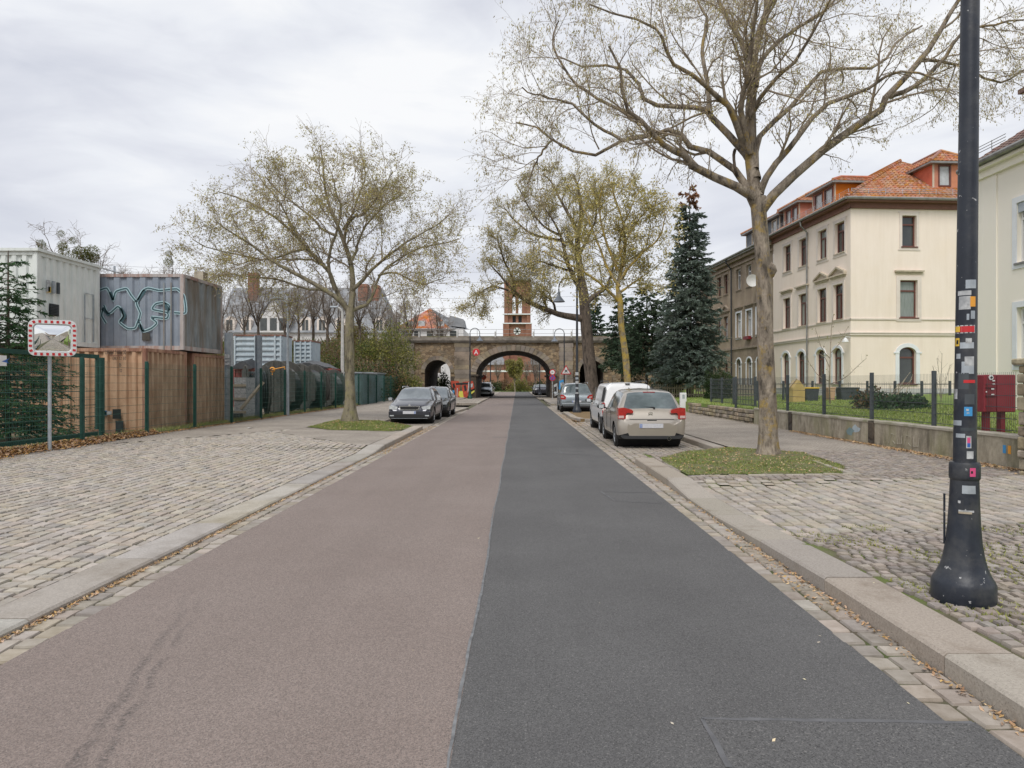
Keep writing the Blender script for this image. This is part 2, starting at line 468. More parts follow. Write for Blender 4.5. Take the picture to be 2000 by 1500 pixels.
MAT['bridge'] = stone_mat('bridge', [(0.17, 0.115, 0.07), (0.30, 0.215, 0.13), (0.42, 0.31, 0.19), (0.24, 0.19, 0.135)], 2.6, (0.16, 0.125, 0.09), sth=(0.5, 0.72), stain=(0.10, 0.08, 0.06))
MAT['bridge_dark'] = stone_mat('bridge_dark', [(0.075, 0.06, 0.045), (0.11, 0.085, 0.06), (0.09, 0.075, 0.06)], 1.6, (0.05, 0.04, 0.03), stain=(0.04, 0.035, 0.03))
MAT['ashlar'] = mat('ashlar', (0.20, 0.165, 0.13), (0.34, 0.28, 0.21), scale=1.6, rough=0.9, bump=0.4, bscale=12, isl=0.4, dirt=(0.085, 0.07, 0.055), dscale=0.8, dth=(0.48, 0.7))
MAT['cornice'] = mat('cornice', (0.20, 0.175, 0.15), (0.31, 0.275, 0.235), scale=1.2, rough=0.9, bump=0.3, bscale=10, dirt=(0.09, 0.075, 0.06), dscale=0.9)
MAT['rubble'] = mat('rubble', (0.22, 0.185, 0.13), (0.40, 0.335, 0.24), scale=5, rough=0.9, isl=0.6, bump=0.6, bscale=18, dirt=(0.10, 0.085, 0.06), dscale=3)
def wall_hook(nt, col, pos):
    s_ = nd(nt, 'ShaderNodeMapping', {'Vector': pos, 'Scale': (1, 1.4, 0.35)}).outputs[0]
    nz = nd(nt, 'ShaderNodeTexNoise', {'Vector': s_, 'Scale': 2.6, 'Detail': 8.0, 'Roughness': 0.65})
    col = mixc(nt, ramp(nt, nz.outputs[0], [(0.46, 0.0), (0.66, 0.8)]), col, (0.10, 0.085, 0.06))
    n2 = nd(nt, 'ShaderNodeTexNoise', {'Vector': s_, 'Scale': 1.1, 'Detail': 6.0})
    return mixc(nt, ramp(nt, n2.outputs[0], [(0.48, 0.0), (0.66, 0.6)]), col, (0.22, 0.22, 0.10))
def streak_hook(nt, col, pos):
    s_ = nd(nt, 'ShaderNodeMapping', {'Vector': pos, 'Scale': (1.6, 1.6, 0.16)}).outputs[0]
    nz = nd(nt, 'ShaderNodeTexNoise', {'Vector': s_, 'Scale': 2.2, 'Detail': 8.0, 'Roughness': 0.7})
    return mixc(nt, 1.0, col, ramp(nt, nz.outputs[0], [(0.3, (0.94, 0.93, 0.915)), (0.6, (1, 1, 1))]), 'MULTIPLY')
MAT['garden_wall'] = mat('garden_wall', (0.33, 0.29, 0.22), (0.45, 0.40, 0.31), scale=6, rough=0.9, bump=0.4, bscale=22, hook=wall_hook)
MAT['wall_coping'] = mat('wall_coping', (0.36, 0.33, 0.27), (0.48, 0.44, 0.37), scale=4, rough=0.9, bump=0.3, bscale=22, dirt=(0.22, 0.22, 0.12), dscale=1.5)
MAT['cream'] = mat('cream', (0.88, 0.77, 0.665), (0.90, 0.79, 0.69), scale=1.0, rough=0.9, bump=0.15, bscale=120, bdist=0.003, dirt=(0.88, 0.76, 0.64), dscale=0.4, hook=streak_hook)
MAT['yellow'] = mat('yellow', (0.90, 0.845, 0.74), (0.915, 0.86, 0.76), scale=1.0, rough=0.9, bump=0.15, bscale=120, bdist=0.003)
MAT['yellow_trim'] = mat('yellow_trim', (0.90, 0.85, 0.74), (0.91, 0.86, 0.76), scale=1.0, rough=0.85)
MAT['brown_render'] = mat('brown_render', (0.30, 0.235, 0.165), (0.41, 0.33, 0.24), scale=0.8, rough=0.95, bump=0.3, bscale=60, dirt=(0.22, 0.17, 0.13), dscale=0.5, dth=(0.45, 0.7))
MAT['trim_pale'] = mat('trim_pale', (0.70, 0.62, 0.55), (0.76, 0.68, 0.61), scale=3, rough=0.85)
MAT['trim_stone'] = mat('trim_stone', (0.47, 0.40, 0.31), (0.60, 0.52, 0.41), scale=5, rough=0.9, bump=0.2, bscale=30)
MAT['trim_brown'] = mat('trim_brown', (0.27, 0.215, 0.165), (0.37, 0.30, 0.23), scale=5, rough=0.9)
MAT['trim_white'] = mat('trim_white', (0.74, 0.76, 0.79), (0.80, 0.82, 0.84), scale=3, rough=0.7)
MAT['plinth'] = mat('plinth', (0.50, 0.49, 0.49), (0.60, 0.59, 0.58), scale=3, rough=0.9)
MAT['frame_brown'] = mat('frame_brown', (0.12, 0.045, 0.035), (0.16, 0.06, 0.045), scale=6, rough=0.5)
MAT['frame_white'] = mat('frame_white', (0.74, 0.74, 0.73), rough=0.4)
MAT['fascia'] = mat('fascia', (0.17, 0.08, 0.055), (0.21, 0.10, 0.07), scale=4, rough=0.7)
MAT['gutter_metal'] = mat('gutter_metal', (0.22, 0.215, 0.205), (0.32, 0.315, 0.30), scale=4, rough=0.5, metal=0.5)
MAT['tile'] = mat('tile', (0.36, 0.15, 0.07), (0.45, 0.20, 0.10), scale=3, rough=0.8, isl=0.28, dirt=(0.27, 0.15, 0.07), dscale=0.9, dth=(0.5, 0.75))
MAT['tile_brown'] = mat('tile_brown', (0.16, 0.10, 0.085), (0.22, 0.14, 0.115), scale=3, rough=0.8, isl=0.35)
MAT['tile_clad'] = mat('tile_clad', (0.47, 0.155, 0.075), (0.54, 0.19, 0.095), scale=3, rough=0.7, isl=0.25)
MAT['slate'] = mat('slate', (0.085, 0.10, 0.12), (0.15, 0.165, 0.19), scale=3, rough=0.6, isl=0.5)
MAT['slate_far'] = mat('slate_far', (0.20, 0.21, 0.225), (0.29, 0.30, 0.31), scale=0.9, rough=0.7, isl=0.3)
MAT['far_roof'] = mat('far_roof', (0.36, 0.125, 0.065), (0.47, 0.19, 0.10), scale=1.2, rough=0.8, isl=0.35)
MAT['pale_wall'] = mat('pale_wall', (0.62, 0.61, 0.60), (0.72, 0.71, 0.70), scale=1.0, rough=0.9)
MAT['glass'] = mat('glass', (0.035, 0.04, 0.04), (0.06, 0.068, 0.065), scale=1.4, rough=0.06, spec=0.7)
MAT['curtain_glass'] = mat('curtain_glass', (0.17, 0.20, 0.18), (0.27, 0.30, 0.275), scale=7, stretch=(6, 6, 0.3), rough=0.12, spec=0.7)
MAT['blind_glass'] = mat('blind_glass', (0.40, 0.42, 0.42), (0.52, 0.55, 0.56), scale=3, rough=0.12, spec=0.6)
MAT['iron'] = mat('iron', (0.013, 0.017, 0.027), (0.024, 0.030, 0.042), scale=4, rough=0.42, bump=0.1, bscale=30, speck=(0.42, 0.42, 0.42), sscale=22, sth=(0.69, 0.72), dirt=(0.06, 0.062, 0.065), dscale=3, dth=(0.52, 0.7))
MAT['iron_plain'] = mat('iron_plain', (0.03, 0.033, 0.04), rough=0.45)
MAT['lamp_shade'] = mat('lamp_shade', (0.12, 0.14, 0.17), (0.18, 0.20, 0.235), scale=4, rough=0.4)
MAT['green_post'] = mat('green_post', (0.004, 0.045, 0.034), (0.008, 0.065, 0.047), scale=5, rough=0.5)
MAT['green_wire'] = mat('green_wire', (0.010, 0.070, 0.052), (0.018, 0.09, 0.065), scale=5, rough=0.5)
MAT['grey_post'] = mat('grey_post', (0.045, 0.055, 0.062), (0.07, 0.08, 0.09), scale=5, rough=0.5)
MAT['galv'] = mat('galv', (0.36, 0.40, 0.44), (0.50, 0.54, 0.57), scale=6, rough=0.45, metal=0.5)
MAT['steel_blue'] = mat('steel_blue', (0.17, 0.205, 0.24), (0.26, 0.29, 0.32), scale=4, rough=0.6)
def rust_mat(name, base, base2, rust, amt=(0.5, 0.66), rough=0.65):
    def hook(nt, col, pos):
        s_ = nd(nt, 'ShaderNodeMapping', {'Vector': pos, 'Scale': (2.2, 2.2, 0.28)}).outputs[0]
        nz = nd(nt, 'ShaderNodeTexNoise', {'Vector': s_, 'Scale': 1.7, 'Detail': 9.0, 'Roughness': 0.7})
        col = mixc(nt, ramp(nt, nz.outputs[0], [(amt[0], 0.0), (amt[1], 0.85)]), col, rust)
        n2 = nd(nt, 'ShaderNodeTexNoise', {'Vector': s_, 'Scale': 5.0, 'Detail': 6.0})
        return mixc(nt, ramp(nt, n2.outputs[0], [(0.52, 0.0), (0.78, 0.35)]), col, tuple(x * 0.5 for x in rust))
    return mat(name, base, base2, scale=2.0, rough=rough, hook=hook, bump=0.15, bscale=20)
MAT['cont_brown'] = rust_mat('cont_brown', (0.50, 0.30, 0.18), (0.60, 0.395, 0.25), (0.34, 0.16, 0.08), (0.52, 0.74))
MAT['cont_tan'] = rust_mat('cont_tan', (0.42, 0.27, 0.165), (0.53, 0.37, 0.245), (0.25, 0.13, 0.07), (0.45, 0.66))
MAT['cont_rust'] = rust_mat('cont_rust', (0.20, 0.085, 0.055), (0.28, 0.13, 0.085), (0.11, 0.05, 0.035), (0.45, 0.6))
MAT['cont_blue'] = rust_mat('cont_blue', (0.20, 0.24, 0.29), (0.26, 0.30, 0.355), (0.30, 0.28, 0.26), (0.64, 0.82))
MAT['cont_streak'] = rust_mat('cont_streak', (0.20, 0.225, 0.235), (0.27, 0.29, 0.295), (0.17, 0.135, 0.10), (0.42, 0.6))
MAT['cont_white'] = rust_mat('cont_white', (0.66, 0.70, 0.67), (0.73, 0.76, 0.73), (0.52, 0.52, 0.47), (0.6, 0.8))
MAT['cont_red'] = rust_mat('cont_red', (0.24, 0.055, 0.05), (0.32, 0.09, 0.08), (0.17, 0.06, 0.045), (0.5, 0.7))
MAT['skip_blue'] = rust_mat('skip_blue', (0.36, 0.43, 0.47), (0.46, 0.53, 0.57), (0.33, 0.28, 0.19), (0.58, 0.75))
MAT['shed_green'] = mat('shed_green', (0.16, 0.24, 0.25), (0.22, 0.31, 0.32), scale=3, rough=0.6, dirt=(0.13, 0.15, 0.14), dscale=0.9)
MAT['tarp'] = mat('tarp', (0.025, 0.027, 0.03), (0.05, 0.052, 0.056), scale=4, rough=0.5, bump=0.5, bscale=6)
MAT['wood_dark'] = mat('wood_dark', (0.045, 0.045, 0.040), (0.085, 0.082, 0.072), scale=6, rough=0.9, stretch=(1, 1, 0.3), bump=0.3)
MAT['wood_pale'] = mat('wood_pale', (0.34, 0.29, 0.215), (0.45, 0.39, 0.30), scale=6, rough=0.85)
MAT['graffiti_line'] = mat('graffiti_line', (0.03, 0.075, 0.09), (0.05, 0.11, 0.13), scale=5, rough=0.6)
MAT['graffiti_glow'] = mat('graffiti_glow', (0.36, 0.52, 0.57), (0.42, 0.58, 0.62), scale=5, rough=0.6)
MAT['print_dark'] = mat('print_dark', (0.06, 0.045, 0.035), (0.13, 0.09, 0.07), scale=30, rough=0.7)
MAT['white'] = mat('white', (0.74, 0.74, 0.73), rough=0.5)
MAT['offwhite'] = mat('offwhite', (0.30, 0.31, 0.32), (0.56, 0.57, 0.57), scale=14, rough=0.6, dirt=(.2,.2,.2), dscale=9, dth=(.52,.68))
MAT['red'] = mat('red', (0.55, 0.025, 0.03), rough=0.45)
MAT['orange_red'] = mat('orange_red', (0.36, 0.045, 0.025), (0.52, 0.09, 0.04), scale=3, rough=0.6)
MAT['yellow_paint'] = mat('yellow_paint', (0.62, 0.58, 0.09), rough=0.6)
MAT['black'] = mat('black', (0.015, 0.015, 0.016), rough=0.6)
MAT['blue'] = mat('blue', (0.03, 0.12, 0.42), rough=0.45)
MAT['sky_blue'] = mat('sky_blue', (0.05, 0.28, 0.58), rough=0.5)
MAT['pink'] = mat('pink', (0.65, 0.08, 0.22), rough=0.5)
MAT['orange'] = mat('orange', (0.75, 0.33, 0.04), rough=0.5)
MAT['amber'] = mat('amber', (0.78, 0.50, 0.05), rough=0.5)
MAT['mail_red'] = mat('mail_red', (0.18, 0.014, 0.022), (0.22, 0.02, 0.03), scale=4, rough=0.35)
MAT['mirror'] = mat('mirror', (0.86, 0.88, 0.88), rough=0.02, metal=1.0)
MAT['concrete'] = mat('concrete', (0.42, 0.41, 0.39), (0.54, 0.53, 0.50), scale=4, rough=0.9)
def bark_mat(name, c, c2, lich=None, lth=(0.5, 0.62)):
    def hook(nt, col, pos):
        if lich is None: return col
        nz = nd(nt, 'ShaderNodeTexNoise', {'Vector': pos, 'Scale': 3.2, 'Detail': 9.0, 'Roughness': 0.72})
        return mixc(nt, ramp(nt, nz.outputs[0], [(lth[0], 0.0), (lth[1], 0.85)]), col, lich)
    return mat(name, c, c2, scale=9, rough=0.95, stretch=(1.6, 1.6, 0.5), bump=1.0, bscale=26, bdist=0.035, hook=hook, dirt=tuple(x * .5 for x in c), dscale=4.5, dth=(.5, .62))
MAT['bark_b'] = bark_mat('bark_b', (0.16, 0.13, 0.10), (0.42, 0.355, 0.28), (0.36, 0.25, 0.07), (0.53, 0.63))
MAT['bark_a'] = bark_mat('bark_a', (0.19, 0.165, 0.115), (0.33, 0.29, 0.205), (0.30, 0.28, 0.12), (0.5, 0.7))
MAT['bark_c'] = bark_mat('bark_c', (0.20, 0.165, 0.11), (0.33, 0.27, 0.18), (0.44, 0.31, 0.05), (0.42, 0.56))
MAT['bark_d'] = bark_mat('bark_d', (0.08, 0.062, 0.048), (0.18, 0.14, 0.11), (0.20, 0.17, 0.07), (0.6, 0.75))
MAT['twig'] = mat('twig', (0.22, 0.175, 0.13), (0.34, 0.28, 0.205), scale=5, rough=0.9)
MAT['twig_grey'] = mat('twig_grey', (0.20, 0.165, 0.135), (0.31, 0.26, 0.21), scale=5, rough=0.9)
MAT['twig_moss'] = mat('twig_moss', (0.20, 0.17, 0.07), (0.30, 0.25, 0.11), scale=5, rough=0.9)
def leaf_mat(name, c, c2, isl=0.6):
    m = mat(name, c, c2, scale=0.55, rough=0.7, isl=isl, lo=0.4, hi=0.6, spec=0.2)
    nt = m.node_tree; b = nt.nodes['Principled BSDF']
    tr = nd(nt, 'ShaderNodeBsdfTranslucent', {'Color': b.inputs['Base Color'].links[0].from_socket})
    mx_ = nd(nt, 'ShaderNodeMixShader', {0: 0.42, 1: b.outputs[0], 2: tr.outputs[0]})
    nt.links.new(mx_.outputs[0], nt.nodes['Material Output'].inputs['Surface'])
    return m
MAT['leaf_b'] = leaf_mat('leaf_b', (0.34, 0.29, 0.17), (0.46, 0.38, 0.22))
MAT['leaf_a'] = leaf_mat('leaf_a', (0.36, 0.33, 0.12), (0.50, 0.44, 0.19))
MAT['leaf_c'] = leaf_mat('leaf_c', (0.50, 0.42, 0.13), (0.62, 0.52, 0.22))
MAT['needle_blue'] = leaf_mat('needle_blue', (0.15, 0.195, 0.165), (0.24, 0.29, 0.245), 0.7)
MAT['needle_dark'] = leaf_mat('needle_dark', (0.06, 0.095, 0.06), (0.11, 0.155, 0.095), 0.7)
MAT['needle_green'] = leaf_mat('needle_green', (0.04, 0.095, 0.04), (0.085, 0.16, 0.065), 0.7)
MAT['cone_brown'] = leaf_mat('cone_brown', (0.27, 0.14, 0.08), (0.38, 0.22, 0.13), 0.6)
MAT['bush_green'] = leaf_mat('bush_green', (0.10, 0.14, 0.04), (0.19, 0.20, 0.075), 0.7)
MAT['bush_dark'] = leaf_mat('bush_dark', (0.035, 0.06, 0.022), (0.07, 0.10, 0.04), 0.6)
MAT['bush_yellow'] = leaf_mat('bush_yellow', (0.22, 0.23, 0.06), (0.34, 0.31, 0.11), 0.7)
MAT['bush_brown'] = leaf_mat('bush_brown', (0.17, 0.11, 0.06), (0.28, 0.19, 0.11), 0.7)
MAT['leaf_pod'] = leaf_mat('leaf_pod', (0.50, 0.42, 0.27), (0.62, 0.53, 0.36))
MAT['mistletoe'] = leaf_mat('mistletoe', (0.12, 0.13, 0.035), (0.19, 0.19, 0.06), 0.6)
def sst(a, b, x):
    t = np.clip((np.asarray(x, float) - a) / (b - a), 0, 1)
    return t * t * (3 - 2 * t)
def zleft(x, y):
    e = 0.035 + 0.085 * sst(15.8, 17.0, y)
    t = np.clip((-3.72 - np.asarray(x, float)) / 6.6, 0, 1)
    return e + (0.2 - e) * t
def zright(x, y):
    e = 0.12 - 0.085 * sst(6.5, 7.3, y) + 0.085 * sst(10.3, 11.1, y)
    t = np.clip((np.asarray(x, float) - 2.8) / 5.6, 0, 1)
    return e + (0.2 - e) * t
def sheet(name, xs, ys, zf, m, kind='structure', parent=None, label=None, inside=None, skirt=0):
    xs = np.asarray(xs, float); ys = np.asarray(ys, float)
    gx, gy = np.meshgrid(xs, ys)
    z = zf(gx, gy) if callable(zf) else np.full(gx.shape, float(zf))
    v = np.stack([gx, gy, z], -1).reshape(-1, 3)
    nx = len(xs); f = []
    for j in range(len(ys) - 1):
        for i in range(nx - 1):
            f.append((j * nx + i, j * nx + i + 1, (j + 1) * nx + i + 1, (j + 1) * nx + i))
    mb = MB().raw(v, np.array(f))
    return mb.build(name, m, parent, kind=kind, label=label, world=True, smooth=True)
sheet('ground', [-900, -60, 60, 900], [-60, 0, 120, 600, 1500], -0.30, MAT['dirt'])
LANE = [-3.0, -0.29, 2.07]
ysr = np.concatenate([np.arange(-60, -6, 6), np.arange(-6, 71, 1.0)])
sheet('road_left_lane', [-3.02, -1.6, -0.29], np.concatenate([ysr, np.arange(71, 131, 4)]), 0.0, MAT['asphalt_red'])
sheet('road_right_lane', [-0.29, 0.9, 2.09], np.concatenate([ysr, np.arange(71, 131, 4)]), 0.0, MAT['asphalt_dark'])
mb = MB(); pl = []
for y in np.arange(1, 70, 0.12):
    c = -0.29 + 0.012 * math.sin(y * 1.3) + random.uniform(-.004, .004); w = random.uniform(.005, .012)
    pl.append((c - w, c + w, y))
for a, b in zip(pl[:-1], pl[1:]):
    mb.quad((a[0], a[2], .004), (a[1], a[2], .004), (b[1], b[2], .004), (b[0], b[2], .004))
mb.build('road_joint', MAT['seam'], kind='structure', world=True)
def strip(mb, p0, p1, w, z=.004):
    p0 = np.array(p0[:2], float); p1 = np.array(p1[:2], float)
    n = max(2, int(np.linalg.norm(p1 - p0) / .08)); dd = (p1 - p0) / np.linalg.norm(p1 - p0); q = np.array([-dd[1], dd[0]])
    L = []
    for i in range(n + 1):
        c = p0 + (p1 - p0) * i / n + q * random.uniform(-.004, .004); ww = w * random.uniform(.6, 1.1) / 2
        L.append((c - q * ww, c + q * ww))
    for a, b in zip(L[:-1], L[1:]):
        mb.quad((*a[1], z), (*a[0], z), (*b[0], z), (*b[1], z))
mb = MB()
for a, b, w in [((1372, 1405), (1900, 1412), .03), ((1372, 1405), (1425, 1500), .03), ((1173, 960), (1200, 978), .03),
                ((1173, 960), (1280, 963), .025), ((1200, 979), (1300, 984), .018), ((1092, 879), (1098, 886), .05),
                ((1092, 880), (1140, 882), .06), ((1098, 887), (1160, 889), .05), ((962, 854), (1010, 854), .12)]:
    strip(mb, GX(*a), GX(*b), w)
mb.build('repair_joint', MAT['patch'], kind='structure', world=True)
P4 = [GX(1372, 1405), GX(1905, 1412), GX(2050, 1520), GX(1435, 1520)]
mb = MB().poly([(p[0], p[1], .003) for p in P4][::-1])
mb.build('repair_patch', MAT['asphalt_dark'], kind='structure', world=True)
left_pav = sheet('pavement_left', np.linspace(-10.9, -3.60, 12), np.concatenate([np.arange(1, 24.4, .5), [24.4]]), lambda x, y: zleft(x, y) - .022, MAT['joint'])
right_pav = sheet('pavement_right', np.linspace(2.75, 8.6, 10), np.arange(1, 15.1, .35), lambda x, y: zright(x, y) - .022, MAT['joint_moss'])
sheet('path_left', np.linspace(-10.9, -5.3, 5), np.arange(24.4, 74, 2.0), lambda x, y: zleft(x, y) - .004, MAT['path'])
sheet('path_right', np.linspace(4.98, 8.6, 5), np.arange(14.6, 74, 2.0), lambda x, y: zright(x, y) - .004, MAT['path'])
EL = [(-8.9, 17.5), (-7.0, 23.2)]
def in_poly(x, y, poly):
    c = False; n = len(poly)
    for i in range(n):
        x1, y1 = poly[i]; x2, y2 = poly[i - 1]
        if (y1 > y) != (y2 > y) and x < (x2 - x1) * (y - y1) / (y2 - y1 + 1e-12) + x1: c = not c
    return c
def gpoly(pts, z):
    return [tuple(GX(u, v, z)[:2]) for u, v in pts]
PATH_L = [(-10.9, 16.0), (-9.9, 16.2), (-8.3, 19.3), (-7.05, 22.6), (-6.9, 24.4), (-10.9, 24.4)]
GRASS_L = [(-7.1, 23.2), (-6.0, 21.9), (-4.0, 21.6), (-3.78, 22.4), (-3.76, 24.3), (-5.5, 27.3), (-7.3, 27.8)]
MOS_L = [(-7.3, 20.6), (-4.0, 16.9), (-3.74, 17.0), (-3.74, 21.9), (-6.2, 22.1), (-7.2, 23.2)]
GRASS_R = [(2.90, 13.9), (2.84, 11.35), (5.35, 11.25), (5.85, 12.2), (6.1, 14.6), (4.95, 15.9), (3.7, 15.1)]
STRIP_R = [(2.80, 11.35), (2.80, 10.55), (6.2, 10.3), (6.3, 11.0), (5.4, 11.25)]
def flat_poly(name, poly, zf, off, m, kind='structure', step=.35):
    xs = [p[0] for p in poly]; ys = [p[1] for p in poly]
    mb = MB(); 
    for x in np.arange(min(xs), max(xs), step):
        for y in np.arange(min(ys), max(ys), step):
            if in_poly(x + step / 2, y + step / 2, poly):
                q = [(x, y), (x + step, y), (x + step, y + step), (x, y + step)]
                mb.raw([(a, b, float(zf(a, b)) + off) for a, b in q], [(0, 1, 2, 3)])
    return mb.build(name, m, kind=kind, world=True)
flat_poly('path_left_end', PATH_L, zleft, -.002, MAT['path'], step=.2)
flat_poly('soil_left', GRASS_L, zleft, .004, MAT['soil_grass'], step=.2)
flat_poly('soil_right', GRASS_R, zright, .004, MAT['soil_grass'], step=.1)
flat_poly('paving_worn_left', MOS_L, zleft, -.006, MAT['path'], step=.2)
sheet('gutter_base_left', [-3.40, -3.0], [0, 71], -.019, MAT['joint'])
sheet('gutter_base_right', [2.07, 2.44], [0, 71], -.019, MAT['joint'])
sheet('parking_bay_left', [-5.3, -3.35], [24.3, 36.2], -.004, MAT['path'])
bay_r = sheet('parking_bay_right', [2.42, 4.75], [13.9, 28.8], -.026, MAT['joint'])
sheet('parking_bay_far_right', [2.42, 4.75], [37.0, 56], -.004, MAT['path'])
def island(name, pts, ztop, m):
    mb = MB(); n = len(pts)
    mb.poly([(x, y, ztop) for x, y in pts])
    for i in range(n):
        a = pts[i]; b = pts[(i + 1) % n]
        mb.quad((a[0], a[1], -.05), (b[0], b[1], -.05), (b[0], b[1], ztop), (a[0], a[1], ztop))
    return mb.build(name, m, kind='structure', world=True)
island('island_right', [(2.75, 29.4), (4.98, 28.8), (4.98, 37.2), (2.6, 36.4)], .105, MAT['joint_leaf'])
island('island_left', [(-3.32, 43.0), (-5.35, 44), (-5.35, 36.2), (-3.62, 36.3)], .105, MAT['path'])
island('island_far_right', [(2.75, 50), (4.98, 49), (4.98, 66), (2.65, 64)], .105, MAT['path'])
island('forecourt_left', [(-3.1, 52), (-3.1, 66), (-14, 70), (-14, 52)], .115, MAT['path'])
sheet('yard_ground', [-120, -40, -10.85], [4, 20, 40, 64], .17, MAT['dirt'])
sheet('lawn', [8.62, 12, 18, 40], [6, 12, 20, 30, 40, 70], lambda x, y: .70 + .03 * (x - 8.6), MAT['lawn'])
MB().quad((8.615, 6, .08), (8.615, 70, .08), (8.615, 70, .70), (8.615, 6, .70)).build('lawn_edge', MAT['lawn'], kind='structure', world=True)
def embank(name, x0, x1):
    xs = np.linspace(x0, x1, 24); ys = np.array([58, 60.5, 63, 65.5, 68, 70.5, 72.5, 84, 90, 100])
    gx, gy = np.meshgrid(xs, ys)
    base = np.array([.15, .5, 1.3, 2.5, 3.8, 5.0, 5.75, 5.75, 3.5, 0])
    z = np.repeat(base[:, None], len(xs), 1) + rng.normal(0, .12, gx.shape)
    v = np.stack([gx, gy, z], -1).reshape(-1, 3); nx = len(xs)
    f = np.array([(j * nx + i, j * nx + i + 1, (j + 1) * nx + i + 1, (j + 1) * nx + i) for j in range(len(ys) - 1) for i in range(nx - 1)])
    return MB().raw(v, f).build(name, EMB, kind='structure', world=True, smooth=True)
EMB = mat('embankment_soil', (0.11, 0.085, 0.05), (0.17, 0.15, 0.07), scale=1.2, rough=0.95, bump=0.8, bscale=8, dirt=(0.10, 0.125, 0.04), dscale=0.5)
embank('embankment_left', -110, -12.4)
embank('embankment_right', 19.2, 120)
sheet('far_ground', [-90, -3.1], [84, 130], -.02, MAT['path'])
sheet('far_ground_right', [2.2, 90], [84, 130], -.02, MAT['path'])
sheet('churchyard', [-90, 90], [130.2, 260], .02, MAT['lawn'])
sheet('pavement_under_bridge_left', [-14, -3.0], [66, 84], .06, MAT['path'])
sheet('pavement_under_bridge_right', [2.1, 20], [66, 84], .06, MAT['path'])
for nm, y_, z_ in (('kerb_left', 2, 0), ('kerb_right', 2, 0)):
    pass
def kerb_run(par, p0, p1, width, m, zt, foot=-.02, lens=(1.15, 1.6), side=1):
    """front edge runs p0->p1; side=+1: body to the right of the direction"""
    p0 = np.array(p0, float); p1 = np.array(p1, float)
    L = np.linalg.norm(p1 - p0); dd = (p1 - p0) / L; q = np.array([dd[1], -dd[0]]) * side
    s = 0.0
    while s < L - .05:
        l = min(random.uniform(*lens), L - s)
        if L - s - l < .4: l = L - s
        a = p0 + dd * (s + .004); b = p0 + dd * (s + l - .006)
        za = zt(*a) if callable(zt) else zt; zb = zt(*b) if callable(zt) else zt
        mid = (a + b) / 2; j = random.uniform(-.004, .004)
        ch = .018
        w = width + random.uniform(-.01, .01)
        c = [a, b, b + q * w, a + q * w]; zc = [za + j, zb + j, zb + j, za + j]
        top = [a + q * ch, b + q * ch, b + q * w, a + q * w]
        V = [(p[0], p[1], foot) for p in c] + [(c[0][0], c[0][1], zc[0] - ch), (c[1][0], c[1][1], zc[1] - ch), (c[2][0], c[2][1], zc[2]), (c[3][0], c[3][1], zc[3])] + [(top[0][0], top[0][1], zc[0]), (top[1][0], top[1][1], zc[1])]
        Fc = [(0, 1, 5, 4), (4, 5, 9, 8), (8, 9, 6, 7), (3, 7, 6, 2), (1, 2, 6, 9, 5), (0, 4, 8, 7, 3)]
        if side < 0: Fc = [tuple(f[::-1]) for f in Fc]
        ob = MB().raw(V, Fc)
        o = ob.build('kerb_stone', m, par)
        s += l
kl = thing('kerb_left', None, None, (-3.5, 10, 0)); kl['kind'] = 'structure'
kr = thing('kerb_right', None, None, (2.6, 10, 0)); kr['kind'] = 'structure'
kerb_run(kl, (-3.34, 1.4), (-3.30, 17.0), .38, MAT['kerb_grey'], lambda x, y: float(.04 + .08 * sst(16.2, 16.9, y)), side=-1, lens=(1.3, 1.7))
kerb_run(kl, (-3.30, 17.0), (-3.36, 24.3), .36, MAT['kerb'], .12, side=-1)
kerb_run(kl, (-5.28, 24.6), (-5.28, 36.2), .26, MAT['kerb'], .115, side=-1)
kerb_run(kl, (-3.40, 36.2), (-3.05, 43.2), .30, MAT['kerb'], .115, side=-1)
kerb_run(kl, (-3.05, 43.2), (-5.2, 44.6), .30, MAT['kerb'], .115, side=-1)
kerb_run(kl, (-3.0, 52), (-3.0, 66), .28, MAT['kerb'], .12, side=-1)
kerb_run(kr, (2.42, 1.35), (2.42, 14.0), .38, MAT['kerb'], lambda x, y: float(.12 - .085 * sst(6.5, 7.2, y) + .085 * sst(10.4, 11.1, y)))
kerb_run(kr, (4.72, 16.4), (4.72, 29.0), .27, MAT['kerb'], .125)
kerb_run(kr, (2.95, 14.2), (4.95, 16.6), .16, MAT['kerb'], .075, lens=(.8, 1.1))
kerb_run(kr, (2.72, 29.6), (2.46, 31.2), .24, MAT['kerb'], .11, lens=(.6, .9))
kerb_run(kr, (2.46, 31.2), (2.46, 36.6), .28, MAT['kerb'], .11)
kerb_run(kr, (2.9, 29.3), (4.7, 28.8), .2, MAT['kerb'], .11, side=-1)
kerb_run(kr, (2.50, 50), (2.50, 64), .28, MAT['kerb'], .115)
kerb_run(kr, (4.72, 37.4), (4.72, 49), .27, MAT['kerb'], .125)
def inframe(x, y, z=0.1, mu=60):
    if y < 1.5: return False
    u = 1010 + x * F / y; v = 748 + (1.65 - z) * F / y
    return -mu < u < 2000 + mu and v < 1500 + mu
SVAR = []
